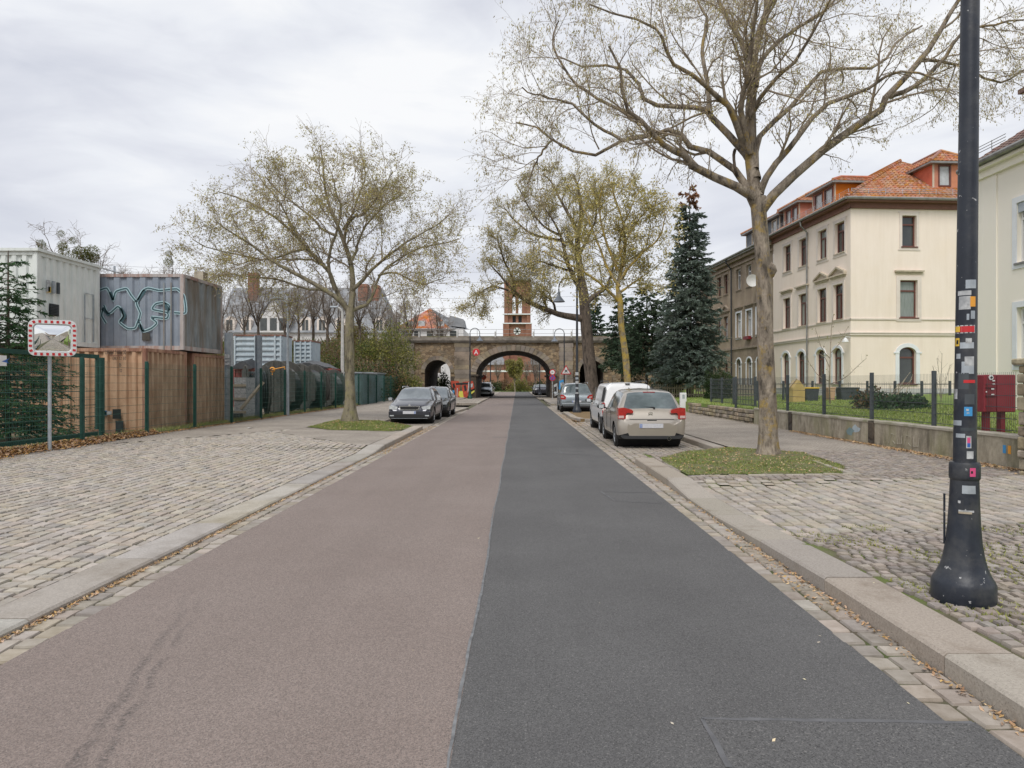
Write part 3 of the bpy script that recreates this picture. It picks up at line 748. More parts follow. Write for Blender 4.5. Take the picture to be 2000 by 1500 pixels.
def sett_mesh(m, k):
    key = (m.name, k)
    for kk, me in SVAR:
        if kk == key: return me
    r_ = np.random.default_rng(100 + k)
    a = np.array([(-.5, -.5), (.5, -.5), (.5, .5), (-.5, .5)])
    lo = a * (1 + r_.uniform(-.08, .03, (4, 2))); hi = lo * .90 + r_.uniform(-.02, .02, (4, 2))
    V = [(x, y, -.05) for x, y in lo] + [(x * .97, y * .97, -.013) for x, y in lo] + [(x, y, r_.uniform(-.003, .003)) for x, y in hi]
    f = [(0, 1, 5, 4), (1, 2, 6, 5), (2, 3, 7, 6), (3, 0, 4, 7), (4, 5, 9, 8), (5, 6, 10, 9), (6, 7, 11, 10), (7, 4, 8, 11), (8, 9, 10, 11)]
    me = bpy.data.meshes.new('sett'); me.from_pydata(V, [], f); me.materials.append(m)
    for p in me.polygons: p.use_smooth = False
    SVAR.append((key, me))
    return me
def place_setts(parent, items, m, zf, name='sett', limit=300, h=.015, seed=3):
    """items: list of (x,y,w,l,ang)"""
    items = [i for i in items if inframe(i[0], i[1])]
    items.sort(key=lambda i: i[1] ** 2 / (i[2] * i[3]) * (1 + abs(i[0]) / i[1]))
    org = ORG[parent.name]
    for k, (x, y, w, l, an) in enumerate(items[:limit]):
        o = bpy.data.objects.new(name, sett_mesh(m, k % 9))
        COL.objects.link(o); o.parent = parent
        o.location = (x - org[0], y - org[1], float(zf(x, y)) + random.uniform(-.004, .004) - org[2])
        o.rotation_euler = (random.uniform(-.02, .02), random.uniform(-.02, .02), an)
        o.scale = (w, l, 1)
        ORG[o.name] = np.array(o.location)
    rest = np.array(items[limit:])
    if len(rest):
        r_ = np.random.default_rng(seed); N = len(rest)
        a = np.array([(-.5, -.5), (.5, -.5), (.5, .5), (-.5, .5)])
        lo = a[None] * (1 + r_.uniform(-.06, .03, (N, 4, 2))); hi = lo * .90
        sc = rest[:, None, 2:4]; cs = np.cos(rest[:, 4])[:, None]; sn = np.sin(rest[:, 4])[:, None]
        def tr(q):
            q = q * sc; x = q[..., 0] * cs - q[..., 1] * sn + rest[:, 0:1]; y = q[..., 0] * sn + q[..., 1] * cs + rest[:, 1:2]
            return x, y
        z0 = zf(rest[:, 0], rest[:, 1]) if callable(zf) else np.full(N, zf)
        z0 = np.asarray(z0)[:, None] + r_.uniform(-.004, .004, (N, 1)) + r_.uniform(-.003, .003, (N, 4))
        lx, ly = tr(lo); hx, hy = tr(hi)
        V = np.concatenate([np.stack([lx, ly, z0 - h], -1), np.stack([hx, hy, z0], -1)], 1).reshape(-1, 3)
        b = (np.arange(N) * 8)[:, None, None]
        fs = np.array([(0, 1, 5, 4), (1, 2, 6, 5), (2, 3, 7, 6), (3, 0, 4, 7), (4, 5, 6, 7)])[None]
        MB().raw(V, (b + fs).reshape(-1, 4)).build(name + '_field', m, parent, kind='stuff')
def rows(x0, x1, y0, y1, w, l, gap=.015, wave=0.0, cond=None, jit=.25):
    out = []; x = x0; k = 0
    while x < x1 - w * .3:
        ww = w * random.uniform(.93, 1.07)
        if x + ww > x1 - w * .4: ww = x1 - x
        y = y0 + random.uniform(0, l)
        while y < y1:
            ll = l * random.uniform(1 - jit, 1 + jit)
            cx = x + ww / 2; cy = y + ll / 2
            an = random.uniform(-.045, .045)
            if wave:
                cx_ = cx + wave * math.sin(cy * 1.9) + wave * .4 * math.sin(cy * 4.7 + cx)
                an += -wave * 1.9 * math.cos(cy * 1.9)
            else: cx_ = cx
            if cond is None or cond(cx_, cy): out.append((cx_ + random.gauss(0, .005), cy, (ww - gap * .8) * random.uniform(.94, 1.02), ll - gap * 1.9, an))
            y += ll
        x += ww
    return out
place_setts(left_pav, rows(-10.6, -3.73, 3.2, 24.2, .155, .20, cond=lambda x, y: not in_poly(x, y, PATH_L) and not in_poly(x, y, MOS_L) and not in_poly(x, y, GRASS_L) and y < 22), MAT['sett'], zleft)
gl = thing('gutter_left', None, None, (-3.17, 10, 0)); gl['kind'] = 'structure'
place_setts(gl, rows(-3.335, -3.0, 2.5, 42, .165, .215), MAT['sett_gutter'], lambda x, y: x * 0 - .002)
gr = thing('gutter_right', None, None, (2.25, 10, 0)); gr['kind'] = 'structure'
place_setts(gr, rows(2.075, 2.42, 2.0, 48, .17, .20), MAT['sett_gutter'], lambda x, y: x * 0 - .002)
place_setts(right_pav, rows(2.80, 8.4, 7.0, 11.2, .17, .21, cond=lambda x, y: 7.16 + .12 * (x - 2.8) < y < 10.95 - .05 * (x - 2.8)), MAT['sett'], zright)
mosr = thing('mosaic_paving_right', None, None, (5, 5, .12)); mosr['kind'] = 'structure'
place_setts(mosr, [(x, y, l, w, -a) for y, x, w, l, a in rows(2.4, 7.9, 2.8, 8.4, .10, .115, gap=.017, wave=.05, cond=lambda y, x: y < 7.16 + .12 * (x - 2.8) and 2.80 < x < 8.4)], MAT['mosaic'], zright)
mosb = thing('mosaic_strip_right', None, None, (5, 11, .12)); mosb['kind'] = 'structure'
place_setts(mosb, rows(2.80, 8.4, 10.2, 15, .11, .13, gap=.016, wave=.03, cond=lambda x, y: y > 10.93 - .05 * (x - 2.8) and not in_poly(x, y, GRASS_R)), MAT['mosaic'], zright)
edge_items = [(x + random.uniform(-.01, .01), 11.18 + .0 * x, .30, .09, 0.0) for x in np.arange(3.0, 5.5, .31)] + [(5.5 + .03 * k, 11.4 + .3 * k, .09, .28, -.1) for k in range(6)]
edg = thing('edging_right', None, None, (4, 11.2, .12)); edg['kind'] = 'structure'
place_setts(edg, edge_items, MAT['kerb'], lambda x, y: zright(x, y) + .012, name='edging_stone')
place_setts(bay_r, rows(2.44, 4.7, 14.0, 28.7, .15, .17, cond=lambda x, y: not (x > 2.9 and y < 14.3 + (x - 2.9) * 1.15)), MAT['sett_gutter'], lambda x, y: x * 0 - .0, name='bay_sett')
def scatter_blades(name, pts, hgt, m, seed=1, parent=None, width=.006, label=None, wide=1.0):
    r_ = np.random.default_rng(seed); pts = np.asarray(pts); N = len(pts)
    a = r_.uniform(0, 2 * np.pi, N); h = hgt * r_.uniform(.5, 1.3, N); w = width * r_.uniform(.7, 1.5, N) * wide
    le = r_.normal(0, .45, (N, 2)) * h[:, None]
    dx = np.cos(a) * w; dy = np.sin(a) * w
    A = pts + np.stack([dx, dy, np.zeros(N)], 1); B = pts - np.stack([dx, dy, np.zeros(N)], 1)
    C = pts + np.stack([le[:, 0], le[:, 1], h], 1)
    V = np.stack([A, B, C], 1).reshape(-1, 3)
    f = (np.arange(N) * 3)[:, None] + np.arange(3)[None]
    return MB().raw(V, f).build(name, m, parent, kind='stuff', world=parent is None, label=label)
def scatter_leaves(name, pts, size, m, seed=1, tilt=.6, parent=None, label=None, curl=True):
    r_ = np.random.default_rng(seed); pts = np.asarray(pts); N = len(pts)
    a = r_.uniform(0, 2 * np.pi, N); s = size * r_.uniform(.5, 1.4, N)
    U = np.stack([np.cos(a), np.sin(a), r_.normal(0, tilt, N)], 1); U /= np.linalg.norm(U, axis=1, keepdims=True)
    W = np.stack([-np.sin(a), np.cos(a), r_.normal(0, tilt, N)], 1); W /= np.linalg.norm(W, axis=1, keepdims=True)
    U *= s[:, None]; W *= s[:, None] * .45
    up = np.zeros((N, 3)); up[:, 2] = s * .3
    V = np.stack([pts - U, pts + W, pts + U, pts - W], 1)
    V[:, :, 2] = np.maximum(V[:, :, 2], (pts[:, 2] - .004)[:, None])
    V = V.reshape(-1, 3)
    f = (np.arange(N) * 4)[:, None] + np.arange(4)[None]
    return MB().raw(V, f).build(name, m, parent, kind='stuff', world=parent is None, label=label)
def pts_in(poly, n, zf, seed=1, off=0.0):
    r_ = np.random.default_rng(seed); xs = [p[0] for p in poly]; ys = [p[1] for p in poly]; out = []
    while len(out) < n:
        X = r_.uniform(min(xs), max(xs), n); Y = r_.uniform(min(ys), max(ys), n)
        for x, y in zip(X, Y):
            if in_poly(x, y, poly): out.append((x, y, off))
    out = np.array(out[:n]); out[:, 2] += zf(out[:, 0], out[:, 1])
    return out
GR = pts_in(GRASS_R, 26000, zright, 2)
dens = np.hypot(GR[:, 0] - 5.2, GR[:, 1] - 14.2)
n1 = np.sin(GR[:, 0] * 3.1 + 1) * np.sin(GR[:, 1] * 2.7) + np.sin(GR[:, 0] * 7 + GR[:, 1] * 5) * .5
keep = (rng.random(len(GR)) < np.clip((dens - .35) * .9, 0, 1)) & (n1 > -.9 + rng.random(len(GR)) * 1.3 - .2)
GR = GR[keep]
scatter_blades('grass_tree_square', GR[: len(GR) // 2], .026, MAT['grass'], 3, width=.0055)
scatter_blades('grass_tree_square_pale', GR[len(GR) // 2:], .026, MAT['grass_pale'], 4, width=.0055)
GLp = pts_in(GRASS_L, 14000, zleft, 5); GLp = GLp[np.sin(GLp[:, 0] * 2.9) * np.sin(GLp[:, 1] * 2.1 + 1) > rng.random(14000) * 1.4 - 1.1]
scatter_blades('grass_left_square', GLp, .03, MAT['grass'], 6, width=.009)
scatter_blades('grass_left_square_pale', pts_in(GRASS_L, 9000, zleft, 8), .032, MAT['grass_pale'], 6, width=.009)
scatter_leaves('fallen_leaves_square', pts_in(GRASS_R, 1000, zright, 9, .015), .026, MAT['dry_leaf'], 9)
scatter_leaves('fallen_leaves_left_square', pts_in(GRASS_L, 260, zleft, 10, .03), .04, MAT['dry_leaf'], 10)
mp_ = rng.uniform((2.9, 2.6), (8.2, 7.6), (60000, 2))
nn = np.sin(mp_[:, 0] * 2.3 + 1.2) * np.sin(mp_[:, 1] * 2.9 + .4) + .5 * np.sin(mp_[:, 0] * 6 + mp_[:, 1] * 3)
gx_ = np.mod(mp_[:, 1] - 2.4, .1)
mp_ = mp_[(nn > .15) & ((gx_ < .025) | (gx_ > .08))]
scatter_blades('joint_weeds_right', np.column_stack([mp_, zright(mp_[:, 0], mp_[:, 1]) - .012]), .026, MAT['grass_pale'], 12, width=.007)
ml = rng.uniform((-9, 3.4), (-3.8, 12), (5000, 2))
gxl = np.mod(ml[:, 0] + 10.6, .155)
ml = ml[(gxl < .02) | (gxl > .15)]
scatter_blades('joint_weeds_left', np.column_stack([ml, zleft(ml[:, 0], ml[:, 1]) - .02]), .022, MAT['grass_pale'], 13, width=.005)
def band(x0, x1, y0, y1, n, z, conc=0.0):
    x = rng.uniform(x0, x1, n); y = rng.uniform(y0, y1, n)
    return np.column_stack([x, y, np.full(n, z)])
def band_near(x0, x1, n, z, y0=2.4, y1=45):
    t = rng.random(n); y = y0 * (y1 / y0) ** t
    return np.column_stack([rng.uniform(x0, x1, n), y, np.full(n, z)])
scatter_leaves('gutter_leaves_left', np.vstack([band_near(-3.335, -3.27, 3600, .006, y1=24), band(-3.33, -3.05, 15.8, 26, 1500, .008)]), .016, MAT['dry_leaf'], 20, tilt=.5)
scatter_leaves('gutter_leaves_right', np.vstack([band_near(2.34, 2.415, 700, .006, y1=16), band(2.12, 2.72, 26, 36, 1800, .008), band(2.2, 2.42, 4.9, 7.4, 200, .006)]), .017, MAT['dry_leaf'], 21, tilt=.5)
scatter_leaves('stray_leaves_road', np.vstack([band_near(-3, 2.2, 28, .006, 2.6, 20), band_near(2.4, 8, 60, .16, 3.4, 20), band_near(-10, -3.8, 120, .12, 4, 20)]), .013, MAT['pale_leaf'], 22, tilt=.3)
n = 9000
y = rng.uniform(10.5, 19.5, n); tt = np.clip((y - 10.5) / 9, 0, 1)
w = .18 + .45 * (1 - tt) * (.7 + .3 * np.sin(y * 2.1))
d_ = np.abs(rng.normal(0, .5, n)) * w
x = -10.28 + d_ - .12
hz = np.clip(.13 * (1 - d_ / (w * 1.6)), 0, .2) * rng.random(n)
scatter_leaves('leaf_pile_fence', np.column_stack([x, y, zleft(x, y) + hz + .01]), .05, MAT['leaf_pile'], 23, tilt=.8)
y = rng.uniform(19.5, 44, 3500); x = -10.25 + np.abs(rng.normal(0, .14, 3500)) - .15
scatter_leaves('leaf_litter_fence', np.column_stack([x, y, zleft(x, y) + .02]), .04, MAT['leaf_pile'], 24, tilt=.6)
y = rng.uniform(10.8, 20.5, 2600); x = 8.36 - np.abs(rng.normal(0, .12, 2600))
scatter_leaves('leaf_litter_wall', np.column_stack([x, y, zright(x, y) + .015]), .032, MAT['dry_leaf'], 25, tilt=.5)
scatter_leaves('leaf_litter_driveway', band(6.6, 8.3, 7.3, 8.4, 900, .19), .03, MAT['leaf_pile'], 26, tilt=.3)
y = rng.uniform(18.6, 45, 9000); x = rng.uniform(-10.75, -10.3, 9000)
scatter_blades('weeds_fence_foot', np.column_stack([x, y, np.full(9000, .18)]), .16, MAT['grass_pale'], 27, width=.008)
y = rng.uniform(12, 34, 5000); x = rng.uniform(-11.4, -10.4, 5000)
scatter_blades('weeds_yard', np.column_stack([x, y, np.full(5000, .17)]), .13, MAT['grass'], 28, width=.01)
t = rng.random(42000); y = 9.5 * (44 / 9.5) ** t; x = 8.62 + rng.random(42000) * (1.0 + (y - 9) * .36)
scatter_blades('lawn_grass', np.column_stack([x, y, .70 + .03 * (x - 8.6)]), .06, MAT['lawn_blade'], 29, width=.012)
class Wall:
    def __init__(s, O, U, N):
        s.O = np.array([O[0], O[1], 0.0]); s.U = np.array([U[0], U[1], 0.0]); s.N = np.array([N[0], N[1], 0.0])
    def T(s, v):
        v = np.asarray(v, float).reshape(-1, 3)
        return s.O + v[:, 0:1] * s.U + v[:, 1:2] * s.N + np.array([0, 0, 1.0]) * v[:, 2:3]
    def arc(s, h, n=14):
        u0, u1, z0, z1, r_ = h; c = (u0 + u1) / 2; a = (u1 - u0) / 2
        return [(c - a * math.cos(t), z1 - r_ + r_ * math.sin(t)) for t in np.linspace(0, math.pi, n + 1)]
    def surface(s, mb, W0, W1, Z0, Z1, holes, depth=.18, m=0, mr=None):
        mr = m if mr is None else mr
        us = sorted({W0, W1, *[h[0] for h in holes], *[h[1] for h in holes]}); us = [u for u in us if W0 <= u <= W1]
        zs = sorted({Z0, Z1, *[h[2] for h in holes], *[h[3] for h in holes]}); zs = [z for z in zs if Z0 <= z <= Z1]
        for a, b in zip(us[:-1], us[1:]):
            for c, d_ in zip(zs[:-1], zs[1:]):
                mu, mz = (a + b) / 2, (c + d_) / 2
                if any(h[0] < mu < h[1] and h[2] < mz < h[3] for h in holes): continue
                mb.raw(s.T([(a, 0, c), (b, 0, c), (b, 0, d_), (a, 0, d_)]), [(0, 1, 2, 3)], m)
        for h in holes:
            u0, u1, z0, z1 = h[:4]; r_ = h[4] if len(h) > 4 else 0
            if r_:
                P = s.arc((u0, u1, z0, z1, r_))
                for (a, c), (b, d_) in zip(P[:-1], P[1:]):
                    mb.raw(s.T([(a, 0, c), (b, 0, d_), (b, 0, z1), (a, 0, z1)]), [(0, 1, 2, 3)], m)
                    mb.raw(s.T([(a, 0, c), (b, 0, d_), (b, -depth, d_), (a, -depth, c)]), [(0, 1, 2, 3)], mr)
            else:
                mb.raw(s.T([(u0, 0, z1), (u1, 0, z1), (u1, -depth, z1), (u0, -depth, z1)]), [(0, 1, 2, 3)], mr)
            zt = z1 - r_
            for u in (u0, u1):
                mb.raw(s.T([(u, 0, z0), (u, -depth, z0), (u, -depth, zt), (u, 0, zt)]), [(0, 1, 2, 3)], mr)
            mb.raw(s.T([(u0, 0, z0), (u1, 0, z0), (u1, -depth, z0), (u0, -depth, z0)]), [(0, 1, 2, 3)], mr)
    def box(s, mb, u0, u1, d0, d1, z0, z1, m=0, bev=0):
        mb.box(u0, u1, d0, d1, z0, z1, m, bev, T=s.T)
def window(parent, wl, h, fm, pm, depth=.16, fr=.07, transom=.3, mull=True, sill=None, label=None):
    u0, u1, z0, z1 = h[:4]; r_ = h[4] if len(h) > 4 else 0
    mb = MB(); d0, d1 = -depth - .05, -depth + .02
    zt = z1 - r_
    wl.box(mb, u0, u0 + fr, d0, d1, z0, zt + (r_ * .5 if r_ else 0)); wl.box(mb, u1 - fr, u1, d0, d1, z0, zt + (r_ * .5 if r_ else 0))
    wl.box(mb, u0 + fr, u1 - fr, d0, d1, z0, z0 + fr)
    if r_:
        P = wl.arc((u0, u1, z0, z1, r_)); Q = wl.arc((u0 + fr, u1 - fr, z0, z1 - fr, max(r_ - fr * .3, .02)))
        for k in range(len(P) - 1):
            mb.raw(wl.T([(P[k][0], d1, P[k][1]), (P[k + 1][0], d1, P[k + 1][1]), (Q[k + 1][0], d1, Q[k + 1][1]), (Q[k][0], d1, Q[k][1])]), [(0, 1, 2, 3)])
    else:
        wl.box(mb, u0 + fr, u1 - fr, d0, d1, z1 - fr, z1)
    if transom:
        zz = z1 - (z1 - z0) * transom
        wl.box(mb, u0 + fr, u1 - fr, d0, d1 + .015, zz - .04, zz + .04)
    if mull:
        c = (u0 + u1) / 2
        wl.box(mb, c - .04, c + .04, d0, d1 + .004, z0 + fr, (z1 - (z1 - z0) * transom - .04) if transom else z1 - fr)
    w = mb.build('window', fm, parent, label=label)
    g = MB(); dg = -depth - .02
    if r_:
        pts = [(u0 + .01, dg, z0 + .01), (u1 - .01, dg, z0 + .01)] + [(a, dg, c) for a, c in wl.arc((u0 + .01, u1 - .01, z0, z1 - .01, r_))[::-1]]
        g.raw(wl.T(pts), [tuple(range(len(pts)))])
    else:
        g.raw(wl.T([(u0 + .01, dg, z0 + .01), (u1 - .01, dg, z0 + .01), (u1 - .01, dg, z1 - .01), (u0 + .01, dg, z1 - .01)]), [(0, 1, 2, 3)])
    g.build('pane', pm, w)
    if sill:
        sb = MB(); wl.box(sb, u0 - .06, u1 + .06, -depth, .07, z0 - .06, z0 - .002); sb.build('sill', sill, w)
    return w
def surround(parent, wl, h, m, w=.14, d_=.035, ears=False):
    u0, u1, z0, z1 = h[:4]; r_ = h[4] if len(h) > 4 else 0
    mb = MB(); zt = z1 - r_
    wl.box(mb, u0 - w, u0, .002, d_, z0 - (w if not r_ else 0), zt if r_ else z1); wl.box(mb, u1, u1 + w, .002, d_, z0 - (w if not r_ else 0), zt if r_ else z1)
    if r_:
        P = wl.arc((u0, u1, z0, z1, r_)); Q = wl.arc((u0 - w, u1 + w, z0, z1 + w, r_ + w))
        for k in range(len(P) - 1):
            a, b, c, e = P[k], P[k + 1], Q[k + 1], Q[k]
            mb.raw(wl.T([(a[0], d_, a[1]), (b[0], d_, b[1]), (c[0], d_, c[1]), (e[0], d_, e[1]), (e[0], 0, e[1]), (c[0], 0, c[1]), (a[0], 0, a[1]), (b[0], 0, b[1])]), [(0, 1, 2, 3), (3, 2, 5, 4), (0, 1, 7, 6)])
        wl.box(mb, u0 - w - .09, u0 - .001, .004, d_ + .02, zt - .03, zt + .05); wl.box(mb, u1 + .001, u1 + w + .09, .004, d_ + .02, zt - .03, zt + .05)
    else:
        wl.box(mb, u0 - w, u1 + w, .002, d_, z1, z1 + w)
        wl.box(mb, u0, u1, .002, d_, z0 - w, z0 - .062)
        if ears:
            wl.box(mb, u0 - w - .07, u1 + w + .07, .002, d_ - .005, z0 - w - .06, z0 - w)
            wl.box(mb, u0 - w - .07, u1 + w + .07, .002, d_ - .005, z1 + w, z1 + w + .05)
    return mb.build('window_surround', m, parent)
def hood(parent, wl, h, m, ped=False, w=.30, up=.33):
    u0, u1, z0, z1 = h[:4]
    mb = MB(); z = z1 + up
    a, b = u0 - w, u1 + w
    wl.box(mb, a + .08, b - .08, .002, .07, z, z + .09); wl.box(mb, a, b, .002, .15, z + .09, z + .17)
    if ped:
        c = (a + b) / 2; zp = z + .17; hh = .34
        for q0, q1 in (((a, zp), (c, zp + hh)), ((c, zp + hh), (b, zp))):
            L = [(q0[0], q0[1]), (q1[0], q1[1]), (q1[0], q1[1] + .10), (q0[0], q0[1] + .10)]
            V = [(u, d_, zz) for d_ in (.002, .15) for u, zz in L]
            mb.raw(wl.T(V), [(0, 1, 2, 3), (4, 5, 6, 7), (0, 1, 5, 4), (1, 2, 6, 5), (2, 3, 7, 6), (3, 0, 4, 7)])
        mb.raw(wl.T([(a + .05, .03, zp), (b - .05, .03, zp), (c, .03, zp + hh)]), [(0, 1, 2)])
    return mb.build('window_hood', m, parent)
def tiles(parent, quad, m, name='roof_tiles', row=.30, col=.24, lip=.025, kind='stuff', clip=None, base=True):
    """quad: eave-left, eave-right, top-right, top-left (3D). courses of single tiles, joined"""
    A, B, C, D = [np.array(p, float) for p in quad]
    nrm = np.cross(B - A, D - A); nrm /= np.linalg.norm(nrm)
    if nrm[2] < 0: nrm = -nrm
    H = np.linalg.norm((C + D) / 2 - (A + B) / 2); nr = max(1, int(H / row)); V = []
    for r_ in range(nr):
        t0, t1 = r_ / nr, (r_ + 1) / nr
        L0, R0 = A + (D - A) * t0, B + (C - B) * t0; L1, R1 = A + (D - A) * t1, B + (C - B) * t1
        W = np.linalg.norm(R0 - L0); nc = max(1, int(W / col))
        for k in range(nc):
            s0, s1 = k / nc, (k + 1) / nc; e = .06 / nc
            a, b = L0 + (R0 - L0) * (s0 + e), L0 + (R0 - L0) * (s1 - e); c, d_ = L1 + (R1 - L1) * (s1 - e), L1 + (R1 - L1) * (s0 + e)
            j = random.uniform(-.004, .006)
            up = nrm * (lip + j); m_ = (a + b) / 2 + nrm * (lip * 1.9 + j); m2 = (c + d_) / 2 + nrm * lip * .9
            V += [a + up * .6, m_, b + up * .6, c + up * .15, m2, d_ + up * .15, a - nrm * .01, (a + b) / 2, b - nrm * .01]
    N = len(V) // 9
    fs = np.array([(0, 1, 4, 5), (1, 2, 3, 4), (6, 7, 1, 0), (7, 8, 2, 1)])
    mb = MB()
    mb.raw(np.array(V), ((np.arange(N) * 9)[:, None, None] + fs[None]).reshape(-1, 4))
    if base: mb.poly([A, B, C, D])
    return mb.build(name, m, parent, kind=kind)
def tri_tiles(parent, A, B, C, m, **k):
    return tiles(parent, (A, B, C, C), m, **k)
def snow_guard(parent, wl, u0, u1, d_, z, m=None):
    mb = MB()
    for zz in (z, z + .09, z + .18):
        mb.tube(wl.T([(u0, d_, zz), (u1, d_, zz)]), .012, 4)
    for u in np.arange(u0, u1 + .01, .9):
        mb.tube(wl.T([(u, d_, z - .12), (u, d_, z + .2)]), .014, 4)
    return mb.build('snow_guard', m or MAT['galv'], parent)
ang = math.atan(.064); cu = math.cos(ang); su = math.sin(ang)
HO = np.array([17.1, 35.0])
Ux = np.array([-su, cu]); Nx = np.array([-cu, -su])       # long front: u goes away, normal to the road
Ug = np.array([cu, su]); Ng = np.array([su, -cu])         # gable: u to the right, normal to the camera
ch = thing('cream_house', 'three-storey cream house with orange tiled roof and brown windows', 'house', (17.1, 35, .4))
WF = Wall(HO, Ux, Nx); WG = Wall(HO, Ug, Ng)
FL, GW, ZE, ZB = 9.05, 11.0, 10.9, .4
def ul(u):
    """photo column on the long front -> distance along it"""
    Y = 19.34 / ((u - 1010) / F + .064)
    return (Y - 35) / cu
holesF = []
for u, kind in [(1512, 2), (1539, 2), (1570, 2), (1608, 2), (1642, 2)]:
    c = ul(u) + .08; holesF.append((c - .48, c + .48, 8.52, 10.12, 0))
for u in (1512, 1538, 1569, 1607, 1639):
    c = ul(u) + .08; holesF.append((c - .48, c + .48, 5.02, 6.88, 0))
for u in (1512, 1536, 1566, 1604, 1637):
    c = ul(u) + .08; holesF.append((c - .46, c + .46, 1.6, 3.52, .3))
holesF = [h for h in holesF if h[1] < FL]
holesG = [(2.73, 3.50, 8.68, 10.28, 0), (2.62, 3.56, 5.02, 6.95, 0), (2.58, 3.48, 1.6, 3.5, .3),
          (7.2, 8.0, 8.68, 10.28, 0), (7.1, 8.05, 5.02, 6.95, 0), (7.1, 8.0, 1.6, 3.5, .3)]
mb = MB()
WF.surface(mb, 0, FL, ZB + .95, ZE, holesF, .18); WG.surface(mb, 0, GW, ZB + .95, ZE, holesG, .18)
e1 = HO + Ug * GW; e2 = e1 + Ux * FL; e3 = HO + Ux * FL
mb.quad((*e1, ZB), (*e2, ZB), (*e2, ZE), (*e1, ZE)); mb.quad((*e3, ZB), (*e2, ZB), (*e2, ZE), (*e3, ZE))
mb.build('wall', MAT['cream'], ch)
mb = MB(); WF.box(mb, -.05, FL, 0, .05, ZB, ZB + .95); WG.box(mb, .0, GW, .001, .052, ZB, ZB + .95); mb.build('plinth', MAT['plinth'], ch)
mb = MB()
for wl, L in ((WF, FL), (WG, GW)):
    wl.box(mb, -.06, L, .002, .07, 4.10, 4.20); wl.box(mb, -.09, L, .002, .10, 4.20, 4.25)
    wl.box(mb, -.05, L, .002, .05, 4.90, 4.97)
mb.build('string_course', MAT['trim_pale'], ch)
for i, h in enumerate(holesF):
    pm = [MAT['glass'], MAT['glass'], MAT['curtain_glass']][i % 3]
    window(ch, WF, h, MAT['frame_brown'], pm, sill=MAT['trim_stone'], transom=.28)
    surround(ch, WF, h, MAT['trim_pale'] if not h[4] else MAT['trim_white'], ears=h[3] > 9)
    if 5 < h[3] < 8: hood(ch, WF, h, MAT['trim_stone'], ped=h[1] < ul(1590))
for i, h in enumerate(holesG):
    window(ch, WG, h, MAT['frame_brown'], MAT['curtain_glass'] if i == 1 else MAT['glass'], sill=MAT['frame_brown'], transom=.28, mull=False)
    surround(ch, WG, h, MAT['trim_pale'] if not h[4] else MAT['trim_white'], w=.2 if h[3] < 9 else .14, ears=h[3] > 9)
    if 5 < h[3] < 8: hood(ch, WG, h, MAT['trim_stone'], ped=False)
mb = MB(); WF.box(mb, -.45, FL, -.2, .42, ZE - .02, ZE + .12); WG.box(mb, 0, GW, -.2, .42, ZE - .018, ZE + .118)
WF.box(mb, -.12, FL, .0, .12, ZE - .3, ZE - .02); WG.box(mb, -.1, GW, .0, .12, ZE - .3, ZE - .022); mb.build('eaves', MAT['fascia'], ch)
mb = MB(); mb.tube(WF.T([(-.5, .50, ZE + .13), (FL, .50, ZE + .13)]), .075, 8); mb.tube(WG.T([(-.5, .50, ZE + .13), (GW, .50, ZE + .13)]), .075, 8)
mb.build('roof_gutter', MAT['gutter_metal'], ch)
u_ = ul(1579)
mb = MB(); mb.tube(WF.T([(u_, .5, ZE + .05), (u_, .45, ZE - .2), (u_, .1, ZE - .55), (u_, .09, .6)]), .05, 8); mb.build('downpipe', MAT['gutter_metal'], ch)
RZ = 14.55
def W3(u, d_, z): return WF.T([(u, d_, z)])[0]
eA = W3(-.5, .5, ZE + .15); eB = W3(FL, .5, ZE + .15); rA = W3(4.4, -5.5, RZ); rB = W3(FL, -5.5, RZ)
gC = W3(-.5, -11.4, ZE + .15)
tiles(ch, (eB, eA, rA, rB), MAT['tile']); tri_tiles(ch, eA, gC, rA, MAT['tile'])
mb = MB(); mb.quad(gC, W3(FL, -11.4, ZE + .15), rB, rA); mb.build('roof_rear', MAT['tile'], ch)
mb = MB()
for k in range(26):
    t0, t1 = k / 26, (k + 1.25) / 26; p, q = eA + (rA - eA) * t0, eA + (rA - eA) * min(t1, 1)
    mb.tube([p + [0, 0, .06], q + [0, 0, .03]], [.11, .075], 7)
mb.tube([rA + [0, 0, .05], rB + [0, 0, .05]], .1, 7); mb.build('ridge_tiles', MAT['tile'], ch)
snow_guard(ch, WF, 0, FL, .1, ZE + .52); snow_guard(ch, WG, 0, GW, .1, ZE + .52)
